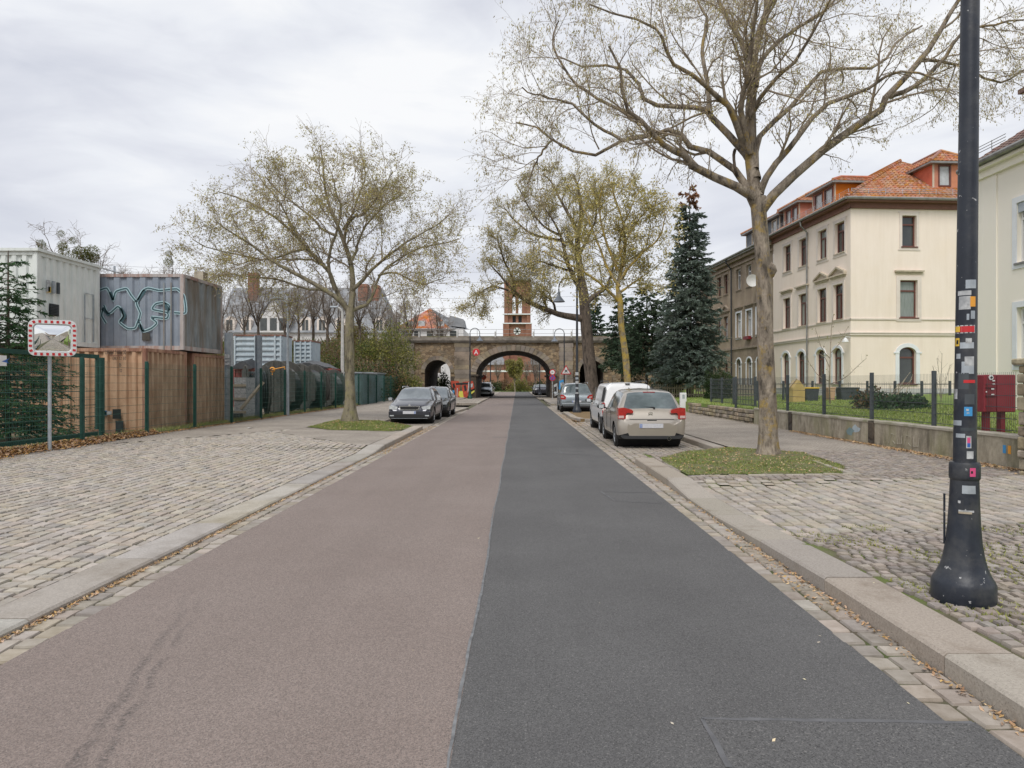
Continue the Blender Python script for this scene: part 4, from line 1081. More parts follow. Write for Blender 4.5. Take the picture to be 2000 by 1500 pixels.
def dormer(parent, wl, u0, u1, d_, z0, z1, zr, depth, clad, roofm, frames, wins, ov=.3):
    """box dormer with a hipped roof; face at distance d_ behind the wall"""
    f = Wall(wl.T([(0, -d_, 0)])[0][:2], wl.U[:2], wl.N[:2])
    mb = MB(); f.surface(mb, u0, u1, z0, z1, wins, .1)
    for u in (u0, u1):
        mb.raw(f.T([(u, 0, z0), (u, -depth, z1), (u, 0, z1)]), [(0, 1, 2)]); mb.raw(f.T([(u, 0, z0), (u, -depth, z0), (u, -depth, z1)]), [(0, 1, 2)])
    dm = mb.build('dormer', clad, parent)
    a = f.T([(u0 - ov, ov, z1 - .03)])[0]; b = f.T([(u1 + ov, ov, z1 - .03)])[0]; w = (u1 - u0) / 2
    r0 = f.T([((u0 + u1) / 2, -w * .8, zr)])[0]; r1 = f.T([((u0 + u1) / 2, -depth - 1.5, zr)])[0]
    a2 = f.T([(u0 - ov, -depth - 1.0, z1 - .03)])[0]; b2 = f.T([(u1 + ov, -depth - 1.0, z1 - .03)])[0]
    tiles(dm, (a2, a, r0, r1), roofm, name='dormer_tiles'); tiles(dm, (b, b2, r1, r0), roofm, name='dormer_tiles'); tri_tiles(dm, a, b, r0, roofm, name='dormer_tiles')
    mb = MB(); f.box(mb, u0 - ov, u1 + ov, -depth * .9, ov, z1 - .14, z1 - .04); mb.build('dormer_eaves', MAT['gutter_metal'], dm)
    mb = MB(); mb.tube([a + [0, 0, .04], r0 + [0, 0, .04], r1 + [0, 0, .04]], .08, 6); mb.tube([b + [0, 0, .04], r0 + [0, 0, .04]], .08, 6); mb.build('dormer_ridge', roofm, dm)
    for q0, q1 in ((u0 - .02, u0 + .07), (u1 - .07, u1 + .02)): mb = MB(); f.box(mb, q0, q1, -.02, .025, z0, z1 - .14); mb.build('corner_board', MAT['trim_stone'], dm)
    for h in wins:
        mbw = MB(); fr = .07
        for q in ((h[0], h[0] + fr, h[2], h[3]), (h[1] - fr, h[1], h[2], h[3]), (h[0] + fr, h[1] - fr, h[2], h[2] + fr), (h[0] + fr, h[1] - fr, h[3] - fr, h[3])):
            f.box(mbw, q[0], q[1], -.08, .03, q[2], q[3])
        wob = mbw.build('dormer_window', frames, dm)
        f2 = MB(); f2.raw(f.T([(h[0] + .02, -.05, h[2] + .02), (h[1] - .02, -.05, h[2] + .02), (h[1] - .02, -.05, h[3] - .02), (h[0] + .02, -.05, h[3] - .02)]), [(0, 1, 2, 3)])
        f2.build('dormer_pane', MAT['blind_glass'], dm)
    return dm
dormer(ch, WF, 2.5, 5.0, .55, 11.15, 12.75, 13.35, 2.7, MAT['tile_clad'], MAT['tile'], MAT['frame_brown'], [(2.75, 3.65, 11.45, 12.55, 0), (3.85, 4.75, 11.45, 12.55, 0)])
dormer(ch, WF, 6.6, 8.7, .55, 11.15, 12.75, 13.35, 2.7, MAT['tile_clad'], MAT['tile'], MAT['frame_brown'], [(6.85, 7.55, 11.45, 12.55, 0), (7.7, 8.4, 11.45, 12.55, 0)])
dormer(ch, WG, 4.95, 7.0, .8, 11.5, 13.35, 14.2, 3.2, MAT['tile_clad'], MAT['tile'], MAT['frame_brown'], [(5.25, 5.95, 12.05, 13.2, 0)])
mb = MB(); mb.lathe([(.03, .22), (.12, .12), (.16, 0), (.15, -.01), (.02, .02)], 12, o=tuple(W3(.0, .28, 3.75))); mb.tube([W3(.0, 0, 4.0), W3(0, .28, 4.02), W3(0, .28, 3.9)], .02, 6)
mb.build('wall_lamp', MAT['white'], ch)
bh = thing('brown_house', 'old brown rendered house with pale window surrounds behind the cream one', 'house', (16.4, 45, .4))
B0, B1 = FL + .02, 24.5
holesB = []
for u in (1405, 1418, 1443, 1463, 1483):
    c = ul(u); 
    holesB.append((c - .42, c + .42, 8.45, 9.95, 0)); holesB.append((c - .45, c + .45, 4.95, 6.75, 0)); holesB.append((c - .42, c + .42, 1.5, 3.4, .32))
for c in (21.8, 23.4):
    holesB.append((c - .42, c + .42, 8.45, 9.95, 0)); holesB.append((c - .45, c + .45, 4.95, 6.75, 0)); holesB.append((c - .42, c + .42, 1.5, 3.4, .32))
mb = MB(); WF.surface(mb, B0, B1, ZB, 10.75, holesB, .18); 
mb.raw(WF.T([(B1, 0, ZB), (B1, -10, ZB), (B1, -10, 10.75), (B1, 0, 10.75)]), [(0, 1, 2, 3)])
mb.raw(WF.T([(B0, -10, ZB), (B1, -10, ZB), (B1, -10, 10.75), (B0, -10, 10.75)]), [(0, 1, 2, 3)])
mb.build('wall', MAT['brown_render'], bh)
for i, h in enumerate(holesB):
    pale = (h[0] + h[1]) / 2 < ul(1431)
    window(bh, WF, h, MAT['frame_white'] if pale else MAT['frame_brown'], [MAT['glass'], MAT['blind_glass'], MAT['glass']][i % 3], sill=MAT['trim_brown'], transom=.3)
    surround(bh, WF, h, MAT['trim_white'] if pale and (h[4] or h[3] < 8) else MAT['trim_brown'], w=.12)
    if 5 < h[3] < 8: hood(bh, WF, h, MAT['trim_brown'], ped=not pale, up=.25)
mb = MB(); WF.box(mb, B0, B1, .002, .08, 4.1, 4.25); WF.box(mb, B0, B1, .002, .12, 10.2, 10.34); WF.box(mb, B0, B1, .002, .3, 10.55, 10.75); mb.build('string_course', MAT['trim_brown'], bh)
mb = MB(); WF.box(mb, B0, B1, 0, .5, 10.752, 10.88); mb.tube(WF.T([(B0, .55, 10.9), (B1, .55, 10.9)]), .075, 8); mb.build('eaves', MAT['gutter_metal'], bh)
u_ = ul(1431)
mb = MB(); mb.tube(WF.T([(u_, .55, 10.85), (u_, .5, 10.6), (u_, .12, 10.1), (u_, .1, .5)]), .055, 8); mb.build('downpipe', MAT['iron_plain'], bh)
tiles(bh, (W3(B1, .5, 10.9), W3(B0, .5, 10.9), W3(B0, -5, 13.6), W3(B1, -5, 13.6)), MAT['tile_brown'])
dormer(bh, WF, B0 + .1, B0 + 3.2, .5, 10.95, 12.6, 13.3, 2.6, MAT['slate'], MAT['tile'], MAT['trim_stone'], [(B0 + .5, B0 + 1.3, 11.2, 12.4, 0)])
dormer(bh, WF, ul(1472), ul(1450), .3, 10.95, 12.4, 12.9, 2.2, MAT['slate'], MAT['tile'], MAT['trim_stone'], [(ul(1472) + .25, ul(1472) + 1.0, 11.2, 12.2, 0)])
u_ = ul(1463)
mb = MB(); WF.box(mb, u_ - .45, u_ + .45, .02, .25, 4.7, 4.93); fb = mb.build('flower_box', MAT['mail_red'], bh)
mb = MB(); c = WF.T([(ul(1484), .55, 8.55)])[0]
mb.lathe([(.0, .0), (.2, .03), (.42, .11), (.42, .125), (.2, .045), (0, .015)], 16, o=(0, 0, 0), axis='y')
mb.V[-1] = mb.V[-1] * np.array([1, -1, 1]) + c; mb.tube([c, WF.T([(ul(1484), 0, 8.5)])[0]], .02, 5); mb.build('satellite_dish', MAT['white'], bh)
yh = thing('yellow_house', 'pale yellow two-storey house with white window surrounds beyond the lamp post', 'house', (14.6, 14, .4))
WY = Wall((14.6, 21.7), (0, -1), (-1, 0)); WE = Wall((14.6, 21.7), (1, 0), (0, 1))
ZY = 8.3
def uy(u): return 21.7 - 14.6 * F / (u - 1010)
hy = []
for c in (2.72, 6.6, 10.5):
    hy.append((c - .95, c + .95, 5.15, 6.9, 0)); hy.append((c - .95, c + .95, 2.2, 3.85, 0))
mb = MB(); WY.surface(mb, 0, 13, .4, ZY, hy, .2); mb.raw(WE.T([(0, 0, .4), (9, 0, .4), (9, 0, ZY), (0, 0, ZY)]), [(0, 1, 2, 3)])
mb.raw(WY.T([(13, 0, .4), (13, -9, .4), (13, -9, ZY), (13, 0, ZY)]), [(0, 1, 2, 3)]); mb.raw(WY.T([(0, -9, .4), (13, -9, .4), (13, -9, ZY), (0, -9, ZY)]), [(0, 1, 2, 3)])
mb.build('wall', MAT['yellow'], yh)
for i, h in enumerate(hy):
    window(yh, WY, h, MAT['frame_white'], MAT['glass'] if i % 2 == 0 else MAT['curtain_glass'], sill=MAT['gutter_metal'], transom=.27, depth=.14)
    surround(yh, WY, h, MAT['trim_white'], w=.17, d_=.03)
    if h[3] > 5:
        mb = MB(); WY.box(mb, h[0], h[1], -.12, -.02, h[3] - .28, h[3]); mb.build('shutter_box', MAT['galv'], yh)
mb = MB(); WY.box(mb, -.02, .95, .002, .04, .4, ZY - .25); WY.box(mb, -.1, 13, .002, .12, ZY - .28, ZY - .05); WY.box(mb, -.2, 13, .002, .28, ZY - .05, ZY + .06); mb.build('cornice', MAT['yellow_trim'], yh)
mb = MB(); mb.tube(WY.T([(-.3, .38, ZY + .14), (13, .38, ZY + .14)]), .09, 8); WY.box(mb, -.2, 13, .28, .33, ZY + .04, ZY + .18); mb.build('roof_gutter', MAT['gutter_metal'], yh)
tiles(yh, (WY.T([(-.3, .35, ZY + .15)])[0], WY.T([(13, .35, ZY + .15)])[0], WY.T([(13, -4.5, ZY + 3.3)])[0], WY.T([(-.3, -4.5, ZY + 3.3)])[0]), MAT['tile_brown'])
mb = MB(); mb.raw(WY.T([(-.01, 0, ZY), (-.01, -9, ZY), (-.01, -4.5, ZY + 3.2)]), [(0, 1, 2)]); mb.build('gable_wall', MAT['yellow'], yh)
snow_guard(yh, WY, -.2, 1.3, .0, ZY + .62, MAT['gutter_metal'])
mb = MB(); WY.box(mb, uy(1979) + .35, uy(1979) + 3.2, -2.5, -.28, ZY + .15, ZY + 1.75); dm = mb.build('dormer', MAT['yellow_trim'], yh)
mb = MB(); WY.box(mb, uy(1979) + .65, uy(1979) + 2.8, -.27, -.25, ZY + .45, ZY + 1.5); mb.build('dormer_window', MAT['blind_glass'], dm)
mb = MB(); WY.box(mb, uy(1979) + .15, uy(1979) + 3.4, -3.2, -.02, ZY + 1.77, ZY + 1.9); mb.build('dormer_roof', MAT['tile_brown'], dm)
BY, BD = 72.0, 12.0
br = thing('railway_bridge', 'old brown sandstone railway bridge with three arches over the street', 'bridge', (-.38, 72, 0))
WB = Wall((0, BY), (1, 0), (0, -1)); WR = Wall((0, BY + BD), (1, 0), (0, 1))
hb = [(-4.33, 3.57, -.3, 5.06, 2.6), (-9.75, -7.05, -.3, 4.08, 1.35), (6.6, 9.1, -.3, 4.08, 1.25)]
mb = MB()
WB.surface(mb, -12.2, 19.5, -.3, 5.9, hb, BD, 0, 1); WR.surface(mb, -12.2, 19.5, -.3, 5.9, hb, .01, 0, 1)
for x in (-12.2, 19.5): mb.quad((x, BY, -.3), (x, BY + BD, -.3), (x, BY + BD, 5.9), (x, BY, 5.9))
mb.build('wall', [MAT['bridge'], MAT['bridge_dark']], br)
mb = MB(); mb.box(-12.4, 19.7, BY - .30, BY + BD + .3, 5.92, 6.10); mb.box(-12.4, 19.7, BY - .42, BY + BD + .42, 6.102, 6.45); mb.build('cornice', MAT['cornice'], br)
for (a, b) in ((-6.55, -5.05), (4.45, 5.85), (-12.2, -10.9)):
    mb = MB()
    for k in range(12):
        w = .06 if k % 2 else .0
        mb.box(a - w, b + w, BY - .22, BY - .002, .25 + k * .47, .25 + k * .47 + .455)
    mb.build('pilaster', MAT['ashlar'], br)
for h in hb:
    u0, u1, z0, z1, r_ = h; c = (u0 + u1) / 2; a = (u1 - u0) / 2; n = 27 if a > 3 else 13; th = .62 if a > 3 else .42
    zs = z1 - r_
    for k in range(n):
        t0 = math.pi * k / n + .006; t1 = math.pi * (k + 1) / n - .006
        P = []
        for t in (t0, (t0 + t1) / 2, t1): P.append((c - a * math.cos(t), zs + r_ * math.sin(t)))
        for t in (t1, (t0 + t1) / 2, t0): P.append((c - (a + th) * math.cos(t), zs + (r_ + th) * math.sin(t)))
        MB().prism(P, BY - .09 - random.uniform(0, .03), BY - .002, 'xz').build('voussoir', MAT['ashlar'], br)
mb = MB()
for x0, x1 in ((-4.95, -4.1), (3.35, 4.2)):
    mb.box(x0, x1, BY - .2, BY + BD, 2.36, 2.56)
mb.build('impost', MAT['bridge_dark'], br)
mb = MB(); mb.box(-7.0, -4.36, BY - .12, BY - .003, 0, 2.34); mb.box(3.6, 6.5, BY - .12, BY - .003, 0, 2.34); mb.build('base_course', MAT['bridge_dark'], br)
mb = MB()
for x in np.arange(-12.2, 19.7, 2.0):
    mb.box(x - .02, x + .02, BY - .2, BY - .16, 6.452, 7.3)
for z in (6.85, 7.28): mb.tube([(-12.3, BY - .17, z), (19.6, BY - .17, z)], .018, 5)
mb.build('railing', MAT['gutter_metal'], br)
mb = MB()
for x in np.arange(-10.3, 19, 4.0): MB().box(x - .07, x + .07, BY - .38, BY - .24, 6.452, 7.05).build('railing_post', MAT['concrete'], br)
mb = MB(); mb.box(-12.3, 19.6, BY + .4, BY + BD - .4, 6.452, 6.62); mb.build('ballast', MAT['dirt'], br)
mb = MB(); mb.box(6.4, 9.3, BY + 8, BY + 8.4, -.2, 4.1); mb.box(6.4, 9.3, BY + 7.7, BY + 7.99, -.2, 1.2); mb.build('arch_blackout', MAT['bridge_dark'], br)  # wall added inside the right side arch to block the sky and keep it dark
gy = BY - .26
def decal(pts, m, y=gy): return MB().poly([(*(lambda p: (p[0], y))(PX(u, v, BY)), PX(u, v, BY)[2]) for u, v in pts])
gbits = [([(881, 744), (896, 744), (900, 752), (897, 778), (891, 778), (889, 760), (883, 756)], 'orange_red'),
         ([(904, 746), (924, 744), (927, 758), (916, 764), (912, 779), (905, 779), (902, 756)], 'orange_red'),
         ([(897, 764), (904, 764), (906, 776), (900, 777), (896, 772)], 'yellow_paint'),
         ([(890, 748), (914, 747), (915, 751), (891, 752)], 'black'),
         ([(893, 758), (894.5, 758), (893.5, 777), (892, 777)], 'offwhite'),
         ([(915, 747), (918, 746), (916, 762), (913.5, 768)], 'offwhite'),
         ([(918, 767), (927, 762), (927, 765), (919, 771)], 'yellow_paint')]
gbits += [([(884, 750), (888, 748), (890, 757), (886, 758)], 'black'), ([(906, 753), (910, 752), (912, 762), (908, 764)], 'black'), ([(919, 750), (924, 749), (923, 756), (919, 757)], 'offwhite'), ([(898, 755), (903, 755), (903, 760), (898, 760)], 'bush_brown'), ([(884, 762), (888, 763), (887, 770), (884, 768)], 'sky_blue')]
for k, (pts, m) in enumerate(gbits):
    mb = MB(); mb.poly([(PX(u, v, BY)[0], gy - k * .003, PX(u, v, BY)[2]) for u, v in pts]); mb.build('graffiti', MAT[m], br)
gb2 = [([(1092, 744), (1100, 741), (1104, 752), (1098, 764), (1091, 760)], 'sky_blue'), ([(1094, 748), (1099, 746), (1100, 755), (1095, 758)], 'offwhite'), ([(1081, 752), (1088, 748), (1090, 770), (1083, 774)], 'offwhite'), ([(1082, 756), (1087, 754), (1087, 768), (1083, 768)], 'black')]
for k, (pts, m) in enumerate(gb2):
    mb = MB(); mb.poly([(PX(u, v, BY)[0], gy - k * .003, PX(u, v, BY)[2]) for u, v in pts]); mb.build('graffiti', MAT[m], br)
brick = bpy.data.materials.new('church_brick'); brick.use_nodes = True
_nt = brick.node_tree; _b = _nt.nodes['Principled BSDF']
_p = nd(_nt, 'ShaderNodeNewGeometry').outputs['Position']
_n = nd(_nt, 'ShaderNodeTexNoise', {'Vector': _p, 'Scale': .9, 'Detail': 8.0})
_n2 = nd(_nt, 'ShaderNodeTexNoise', {'Vector': nd(_nt, 'ShaderNodeMapping', {'Vector': _p, 'Scale': (1, 1, 6)}).outputs[0], 'Scale': 1.2, 'Detail': 4.0})
_c = ramp(_nt, _n.outputs[0], [(.3, (.26, .115, .075)), (.7, (.35, .17, .115))])
_c = mixc(_nt, .8, _c, ramp(_nt, _n2.outputs[0], [(.3, .62), (.7, 1.0)]), 'MULTIPLY')
_nt.links.new(_c, _b.inputs['Base Color']); _b.inputs['Roughness'].default_value = .9
CY = 180.0
ct = thing('church', 'red brick church tower with tall open belfry windows and white bands', 'church', (0, CY, 0))
tx0, tx1 = PX(987, 600, CY)[0], PX(1034, 600, CY)[0]
WT = Wall((0, CY), (1, 0), (0, -1)); WTb = Wall((0, CY + (tx1 - tx0)), (1, 0), (0, 1))
def zc(v): return 1.65 - (v - 748) / F * CY
def xc(u): return (u - 1010) / F * CY
ht = [(xc(1000.5), xc(1007), zc(612), zc(574), .8), (xc(1012.5), xc(1019.5), zc(612), zc(574), .8)]
h2 = [(xc(1001), xc(1007.5), zc(630), zc(617), .0), (xc(1012.5), xc(1019), zc(630), zc(617), .0)]
mb = MB(); WT.surface(mb, tx0, tx1, 0, zc(548), ht + h2, .7); WTb.surface(mb, tx0, tx1, 0, zc(548), ht, .7)
for x in (tx0, tx1): mb.quad((x, CY, 0), (x, CY + tx1 - tx0, 0), (x, CY + tx1 - tx0, zc(548)), (x, CY, zc(548)))
for x0, x1 in ((tx0 - .6, tx0 + 1.0), (tx1 - 1.0, tx1 + .6)):
    mb.box(x0, x1, CY - .7, CY - .01, 0, zc(633)); mb.box(x0 + .3, x1 - .3, CY - .5, CY - .01, zc(631), zc(552))
mb.box(xc(1009), xc(1010.5), CY - .2, CY - .01, zc(612), zc(574))
mb.build('tower', brick, ct)
mb = MB()
for v in (614, 632): mb.box(tx0 - .7, tx1 + .7, CY - .8, CY + .1, zc(v) - .12, zc(v) + .14)
mb.build('stone_band', MAT['trim_white'], ct)
mb = MB(); 
for h in h2: mb.quad((h[0], CY + .5, h[2]), (h[1], CY + .5, h[2]), (h[1], CY + .5, h[3]), (h[0], CY + .5, h[3]))
mb.build('louvre', MAT['black'], ct)
mb = MB(); cx, cz_ = xc(1010), zc(647); rr = .95
mb.poly([(cx + rr * math.cos(t), CY - .06, cz_ + rr * math.sin(t)) for t in np.linspace(0, 2 * math.pi, 20, endpoint=False)]); rs = mb.build('round_window', MAT['white'], ct)
mb = MB()
for k in range(6):
    t = k * math.pi / 3; mb.box(-.95, .95, -.03, .03, -.09, .09, T=lambda v, t=t: np.stack([cx + v[:, 0] * math.cos(t) - v[:, 2] * math.sin(t), CY - .1 + v[:, 1], cz_ + v[:, 0] * math.sin(t) + v[:, 2] * math.cos(t)], 1))
mb.build('tracery', MAT['black'], rs)
mb = MB(); mb.box(tx0 - .4, tx1 + .4, CY - .4, CY + tx1 - tx0 + .4, zc(548), zc(544)); mb.build('tower_cap', MAT['slate_far'], ct)
mb = MB(); mb.box(xc(930), xc(985), CY - 4, CY + 9, 0, 6.4); mb.box(xc(1036), xc(1090), CY - 4, CY + 9, 0, 6.4); mb.box(xc(985), xc(1036), CY - 2, CY - .9, 0, 8); mb.build('nave', brick, ct)
mb = MB(); mb.box(xc(930), xc(1090), CY - 4.1, CY - 3.9, 4.5, 4.9); mb.build('nave_band', MAT['trim_white'], ct)
mb = MB(); mb.raw([(xc(930) - .5, CY - 4.5, 6.4), (xc(985), CY - 4.5, 6.4), (xc(985), CY + 2.5, 9.5), (xc(930) - .5, CY + 2.5, 9.5)], [(0, 1, 2, 3)]); mb.raw([(xc(1036), CY - 4.5, 6.4), (xc(1090) + .5, CY - 4.5, 6.4), (xc(1090) + .5, CY + 2.5, 9.5), (xc(1036), CY + 2.5, 9.5)], [(0, 1, 2, 3)]); mb.build('nave_roof', MAT['slate_far'], ct)
mb = MB(); mb.poly([(xc(1004) + 0, CY - 2.02, .2), (xc(1016), CY - 2.02, .2), (xc(1016), CY - 2.02, 3.2), (xc(1010), CY - 2.02, 5.2), (xc(1004), CY - 2.02, 3.2)]); mb.build('church_door', MAT['wood_dark'], ct)
SY = 112.0
def q(u, v, Y=SY): return PX(u, v, Y)
sb = thing('slate_roofed_building', 'long white building with grey slate roof and pointed dormers behind the yard', 'building', (-35, SY, 0))
xa, xb = q(425, 0)[0], q(757, 0)[0]; ze = q(0, 650)[2]; zr = q(0, 562, SY + 6)[2]
mb = MB(); mb.box(xa, xb, SY, SY + 14, 0, ze); mb.build('wall', MAT['pale_wall'], sb)
tiles(sb, ((xa - .5, SY - .5, ze), (xb + .5, SY - .5, ze), (xb - 2.0, SY + 6, zr), (xa, SY + 6, zr)), MAT['slate_far'], row=.7, col=1.1, name='slates', lip=.02)
mb = MB(); mb.raw([(xb + .5, SY - .5, ze), (xb + .5, SY + 14, ze), (xb - 2, SY + 6, zr)], [(0, 1, 2)]); mb.raw([(xa, SY + 6, zr), (xb - 2, SY + 6, zr), (xb + .5, SY + 14.5, ze), (xa, SY + 14.5, ze)], [(0, 1, 2, 3)]); mb.build('roof', MAT['slate_far'], sb)
for u in (448, 480, 596, 629, 664, 741):
    x = q(u, 0, SY - .2)[0]; w = .85
    f = MB(); z0 = ze + .05; z1 = q(0, 625)[2]; zt = q(0, 617)[2]
    f.prism([(x - w, z0), (x + w, z0), (x + w, z1), (x, zt), (x - w, z1)], SY - .2, SY + 2.5, 'xz'); dm = f.build('dormer', MAT['trim_pale'], sb)
    f = MB(); f.box(x - .5, x - .05, SY - .24, SY - .2, z0 + .35, z1); f.box(x + .05, x + .5, SY - .24, SY - .2, z0 + .35, z1); f.build('dormer_window', MAT['glass'], dm)
xg0, xg1, xgc = q(512, 0)[0], q(566, 0)[0], q(539, 0)[0]
mb = MB(); mb.prism([(xg0, ze), (xg1, ze), (xg1, q(0, 618)[2]), (xgc, q(0, 585)[2]), (xg0, q(0, 618)[2])], SY - 1.2, SY + 4.5, 'xz'); gb = mb.build('gable', MAT['pale_wall'], sb)
mb = MB(); mb.tube([(xg0 - .4, SY - 1.3, q(0, 621)[2]), (xgc, SY - 1.3, q(0, 583)[2]), (xg1 + .4, SY - 1.3, q(0, 621)[2])], .22, 5)
mb.raw([(xg0 - .4, SY - 1.5, q(0, 621)[2]), (xgc, SY - 1.5, q(0, 583)[2]), (xgc, SY + 5, q(0, 583)[2]), (xg0 - .4, SY + 5, q(0, 621)[2])], [(0, 1, 2, 3)]); mb.raw([(xg1 + .4, SY - 1.5, q(0, 621)[2]), (xgc, SY - 1.5, q(0, 583)[2]), (xgc, SY + 5, q(0, 583)[2]), (xg1 + .4, SY + 5, q(0, 621)[2])], [(0, 1, 2, 3)]); mb.build('gable_roof', MAT['slate_far'], gb)
for u in (520, 539, 557):
    x = q(u, 0)[0]; mb = MB(); mb.box(x - .55, x + .55, SY - 1.26, SY - 1.2, ze + .3, ze + 2.3); mb.build('gable_window', MAT['glass'], gb)
for u, v0, w in ((497, 534, .75), (711, 556, .8), (735, 558, .6)):
    x = q(u, 0, SY + 5)[0]; mb = MB(); mb.box(x - w, x + w, SY + 4, SY + 5.4, zr - 3.5, q(0, v0, SY + 5)[2]); mb.box(x - w - .12, x + w + .12, SY + 3.9, SY + 5.5, q(0, v0, SY + 5)[2] - .5, q(0, v0, SY + 5)[2] - .25); mb.build('chimney', brick, sb)
OY = 105.0
oh = thing('orange_roofed_house', 'pale house with steep orange tiled roof beyond the bridge', 'house', (-10, OY, 0))
P = lambda u, v, Y=OY: PX(u, v, Y)
xl, xr_ = P(778, 0)[0], P(905, 0)[0]; zeo = P(0, 642)[2]; xp = P(840, 0, OY + 5)[0]; zp = P(0, 602, OY + 5)[2]
mb = MB(); mb.box(xl, xr_, OY, OY + 12, 0, zeo); mb.build('wall', MAT['pale_wall'], oh)
tri_tiles(oh, (xl - .5, OY - .5, zeo), (P(880, 0)[0], OY - .5, zeo), (xp, OY + 5, zp), MAT['far_roof'], row=.5, col=.6)
tiles(oh, ((P(880, 0)[0], OY - .5, zeo), (xr_ + .8, OY + 1, zeo), (P(880, 0, OY + 6)[0], OY + 6, zp - 1.6), (xp, OY + 5, zp)), MAT['slate_far'], row=.5, col=.6)
for u, v in ((800, 633), (823, 632), (861, 633)):
    p = P(u, v); mb = MB(); mb.box(p[0] - .5, p[0] + .5, OY - .2 + .3, OY + 1.2, p[2] - .45, p[2] + .45); mb.build('roof_window', MAT['blind_glass'], oh)
for u in (790, 815, 840, 860, 885):
    p = P(u, 655); mb = MB(); mb.box(p[0] - .5, p[0] + .5, OY - .03, OY - .002, p[2] - .7, p[2] + .7); mb.build('window', MAT['glass'], oh)
mb = MB(); p = P(883, 618, OY + 2); mb.prism([(p[0] - .4, p[2] - 1.6), (p[0] + 2.2, p[2] - 1.9), (p[0] + 1.9, p[2] - .6), (p[0] - .2, p[2])], OY + .2, OY + 4, 'xz'); mb.build('roof_dormer', MAT['slate_far'], oh)
ks = thing('garden_hut', 'pale green hut seen through the left bridge arch', 'hut', (PX(840, 0, 92)[0], 92, 0))
mb = MB(); a = PX(822, 775, 92); b = PX(859, 740, 92); mb.prism([(a[0], 0), (b[0], 0), (b[0], b[2]), ((a[0] + b[0]) / 2, PX(0, 733, 92)[2]), (a[0], b[2])], 90, 94, 'xz'); mb.build('wall', mat('hut_green', (.50, .52, .36), (.6, .6, .44), rough=.9), ks)
mb = MB(); mb.box(a[0] + .5, a[0] + 1.1, 89.96, 89.995, .1, 1.9); mb.build('door', MAT['wood_pale'], ks)
def corr_side(mb, p0, p1, z0, z1, pitch=.28, depth=.05, m=0, nrm=None):
    """corrugated upright sheet between two plan points"""
    p0 = np.array(p0, float); p1 = np.array(p1, float); L = np.linalg.norm(p1 - p0); dd = (p1 - p0) / L
    q = np.array(nrm, float); n = max(2, int(round(L / pitch))); pt = L / n; P = []
    for k in range(n):
        for f, o in ((0, 0), (.3, 0), (.42, -depth), (.78, -depth), (.9, 0)):
            P.append(p0 + dd * (k + f) * pt + q * o)
    P.append(p1)
    P = np.array(P); K = len(P)
    V = np.concatenate([np.column_stack([P, np.full(K, z0)]), np.column_stack([P, np.full(K, z1)])])
    f = np.array([(i, i + 1, K + i + 1, K + i) for i in range(K - 1)])
    mb.raw(V, f, m)
def container(label, x0, x1, y0, y1, z0, z1, front, side, frame, group, cat='container', pitch=.28, depth=.07, dark=None):
    t = thing('shipping_container', label, cat, ((x0 + x1) / 2, (y0 + y1) / 2, z0), group=group)
    b = .12
    for yy, s_, nm in ((y0 + .02, -1, 'front_panel'), (y1 - .02, 1, 'back_panel')):
        mb = MB(); corr_side(mb, (x0 + b, yy), (x1 - b, yy), z0 + .14, z1 - .1, pitch, depth, nrm=(0, s_)); mb.build(nm, front, t)
    for xx, s_ in ((x1 - .02, 1), (x0 + .02, -1)):
        mb = MB(); corr_side(mb, (xx, y0 + b), (xx, y1 - b), z0 + .14, z1 - .1, pitch, depth, nrm=(s_, 0)); mb.build('end_panel', side, t)
    for x in (x0, x1 - b):
        for y in (y0, y1 - b): MB().box(x, x + b, y, y + b, z0 + .002, z1 - .002, bev=.012).build('corner_post', frame, t)
    mb = MB()
    for z, h in ((z0, .14), (z1 - .1, .1)):
        mb.box(x0 + b + .001, x1 - b - .001, y0 + .004, y0 + .09, z, z + h); mb.box(x0 + b + .001, x1 - b - .001, y1 - .09, y1 - .004, z, z + h)
        mb.box(x1 - .09, x1 - .004, y0 + b + .001, y1 - b - .001, z, z + h); mb.box(x0 + .004, x0 + .09, y0 + b + .001, y1 - b - .001, z, z + h)
    mb.build('frame_rail', frame, t)
    mb = MB(); mb.box(x0 + .05, x1 - .05, y0 + .05, y1 - .05, z1 - .06, z1 - .02); mb.box(x0 + .05, x1 - .05, y0 + .05, y1 - .05, z0 + .05, z0 + .12); mb.build('roof_panel', front, t)
    return t
GC = 'stacked containers in the yard'
MAT['cont_edge'] = rust_mat('cont_edge', (0.40, 0.22, 0.14), (0.50, 0.31, 0.21), (0.20, 0.08, 0.05), (0.42, 0.6))
MAT['cont_edge2'] = rust_mat('cont_edge2', (0.36, 0.34, 0.33), (0.46, 0.42, 0.40), (0.28, 0.13, 0.09), (0.46, 0.62))
c1 = container('tan brown container at ground level with dark stencilled numbers, nearest the fence', -17.0, -10.93, 20.1, 22.6, .12, 2.68, MAT['cont_brown'], MAT['cont_tan'], MAT['cont_edge'], GC)
c2 = container('weathered tan container at ground level behind the numbered one', -17.0, -10.95, 23.05, 26.0, .12, 2.66, MAT['cont_brown'], MAT['cont_tan'], MAT['cont_edge'], GC)
c3 = container('grey-blue container with outlined graffiti, stacked on the tan ones', -17.0, -10.85, 22.2, 25.15, 2.72, 5.2, MAT['cont_blue'], MAT['cont_streak'], MAT['cont_edge2'], GC, pitch=.42, depth=.055)
c4 = container('white corrugated container with a small black grille, stacked at the left', -19.6, -13.5, 19.2, 22.1, 2.78, 5.36, MAT['cont_white'], MAT['cont_white'], MAT['cont_white'], GC, pitch=.3, depth=.055)
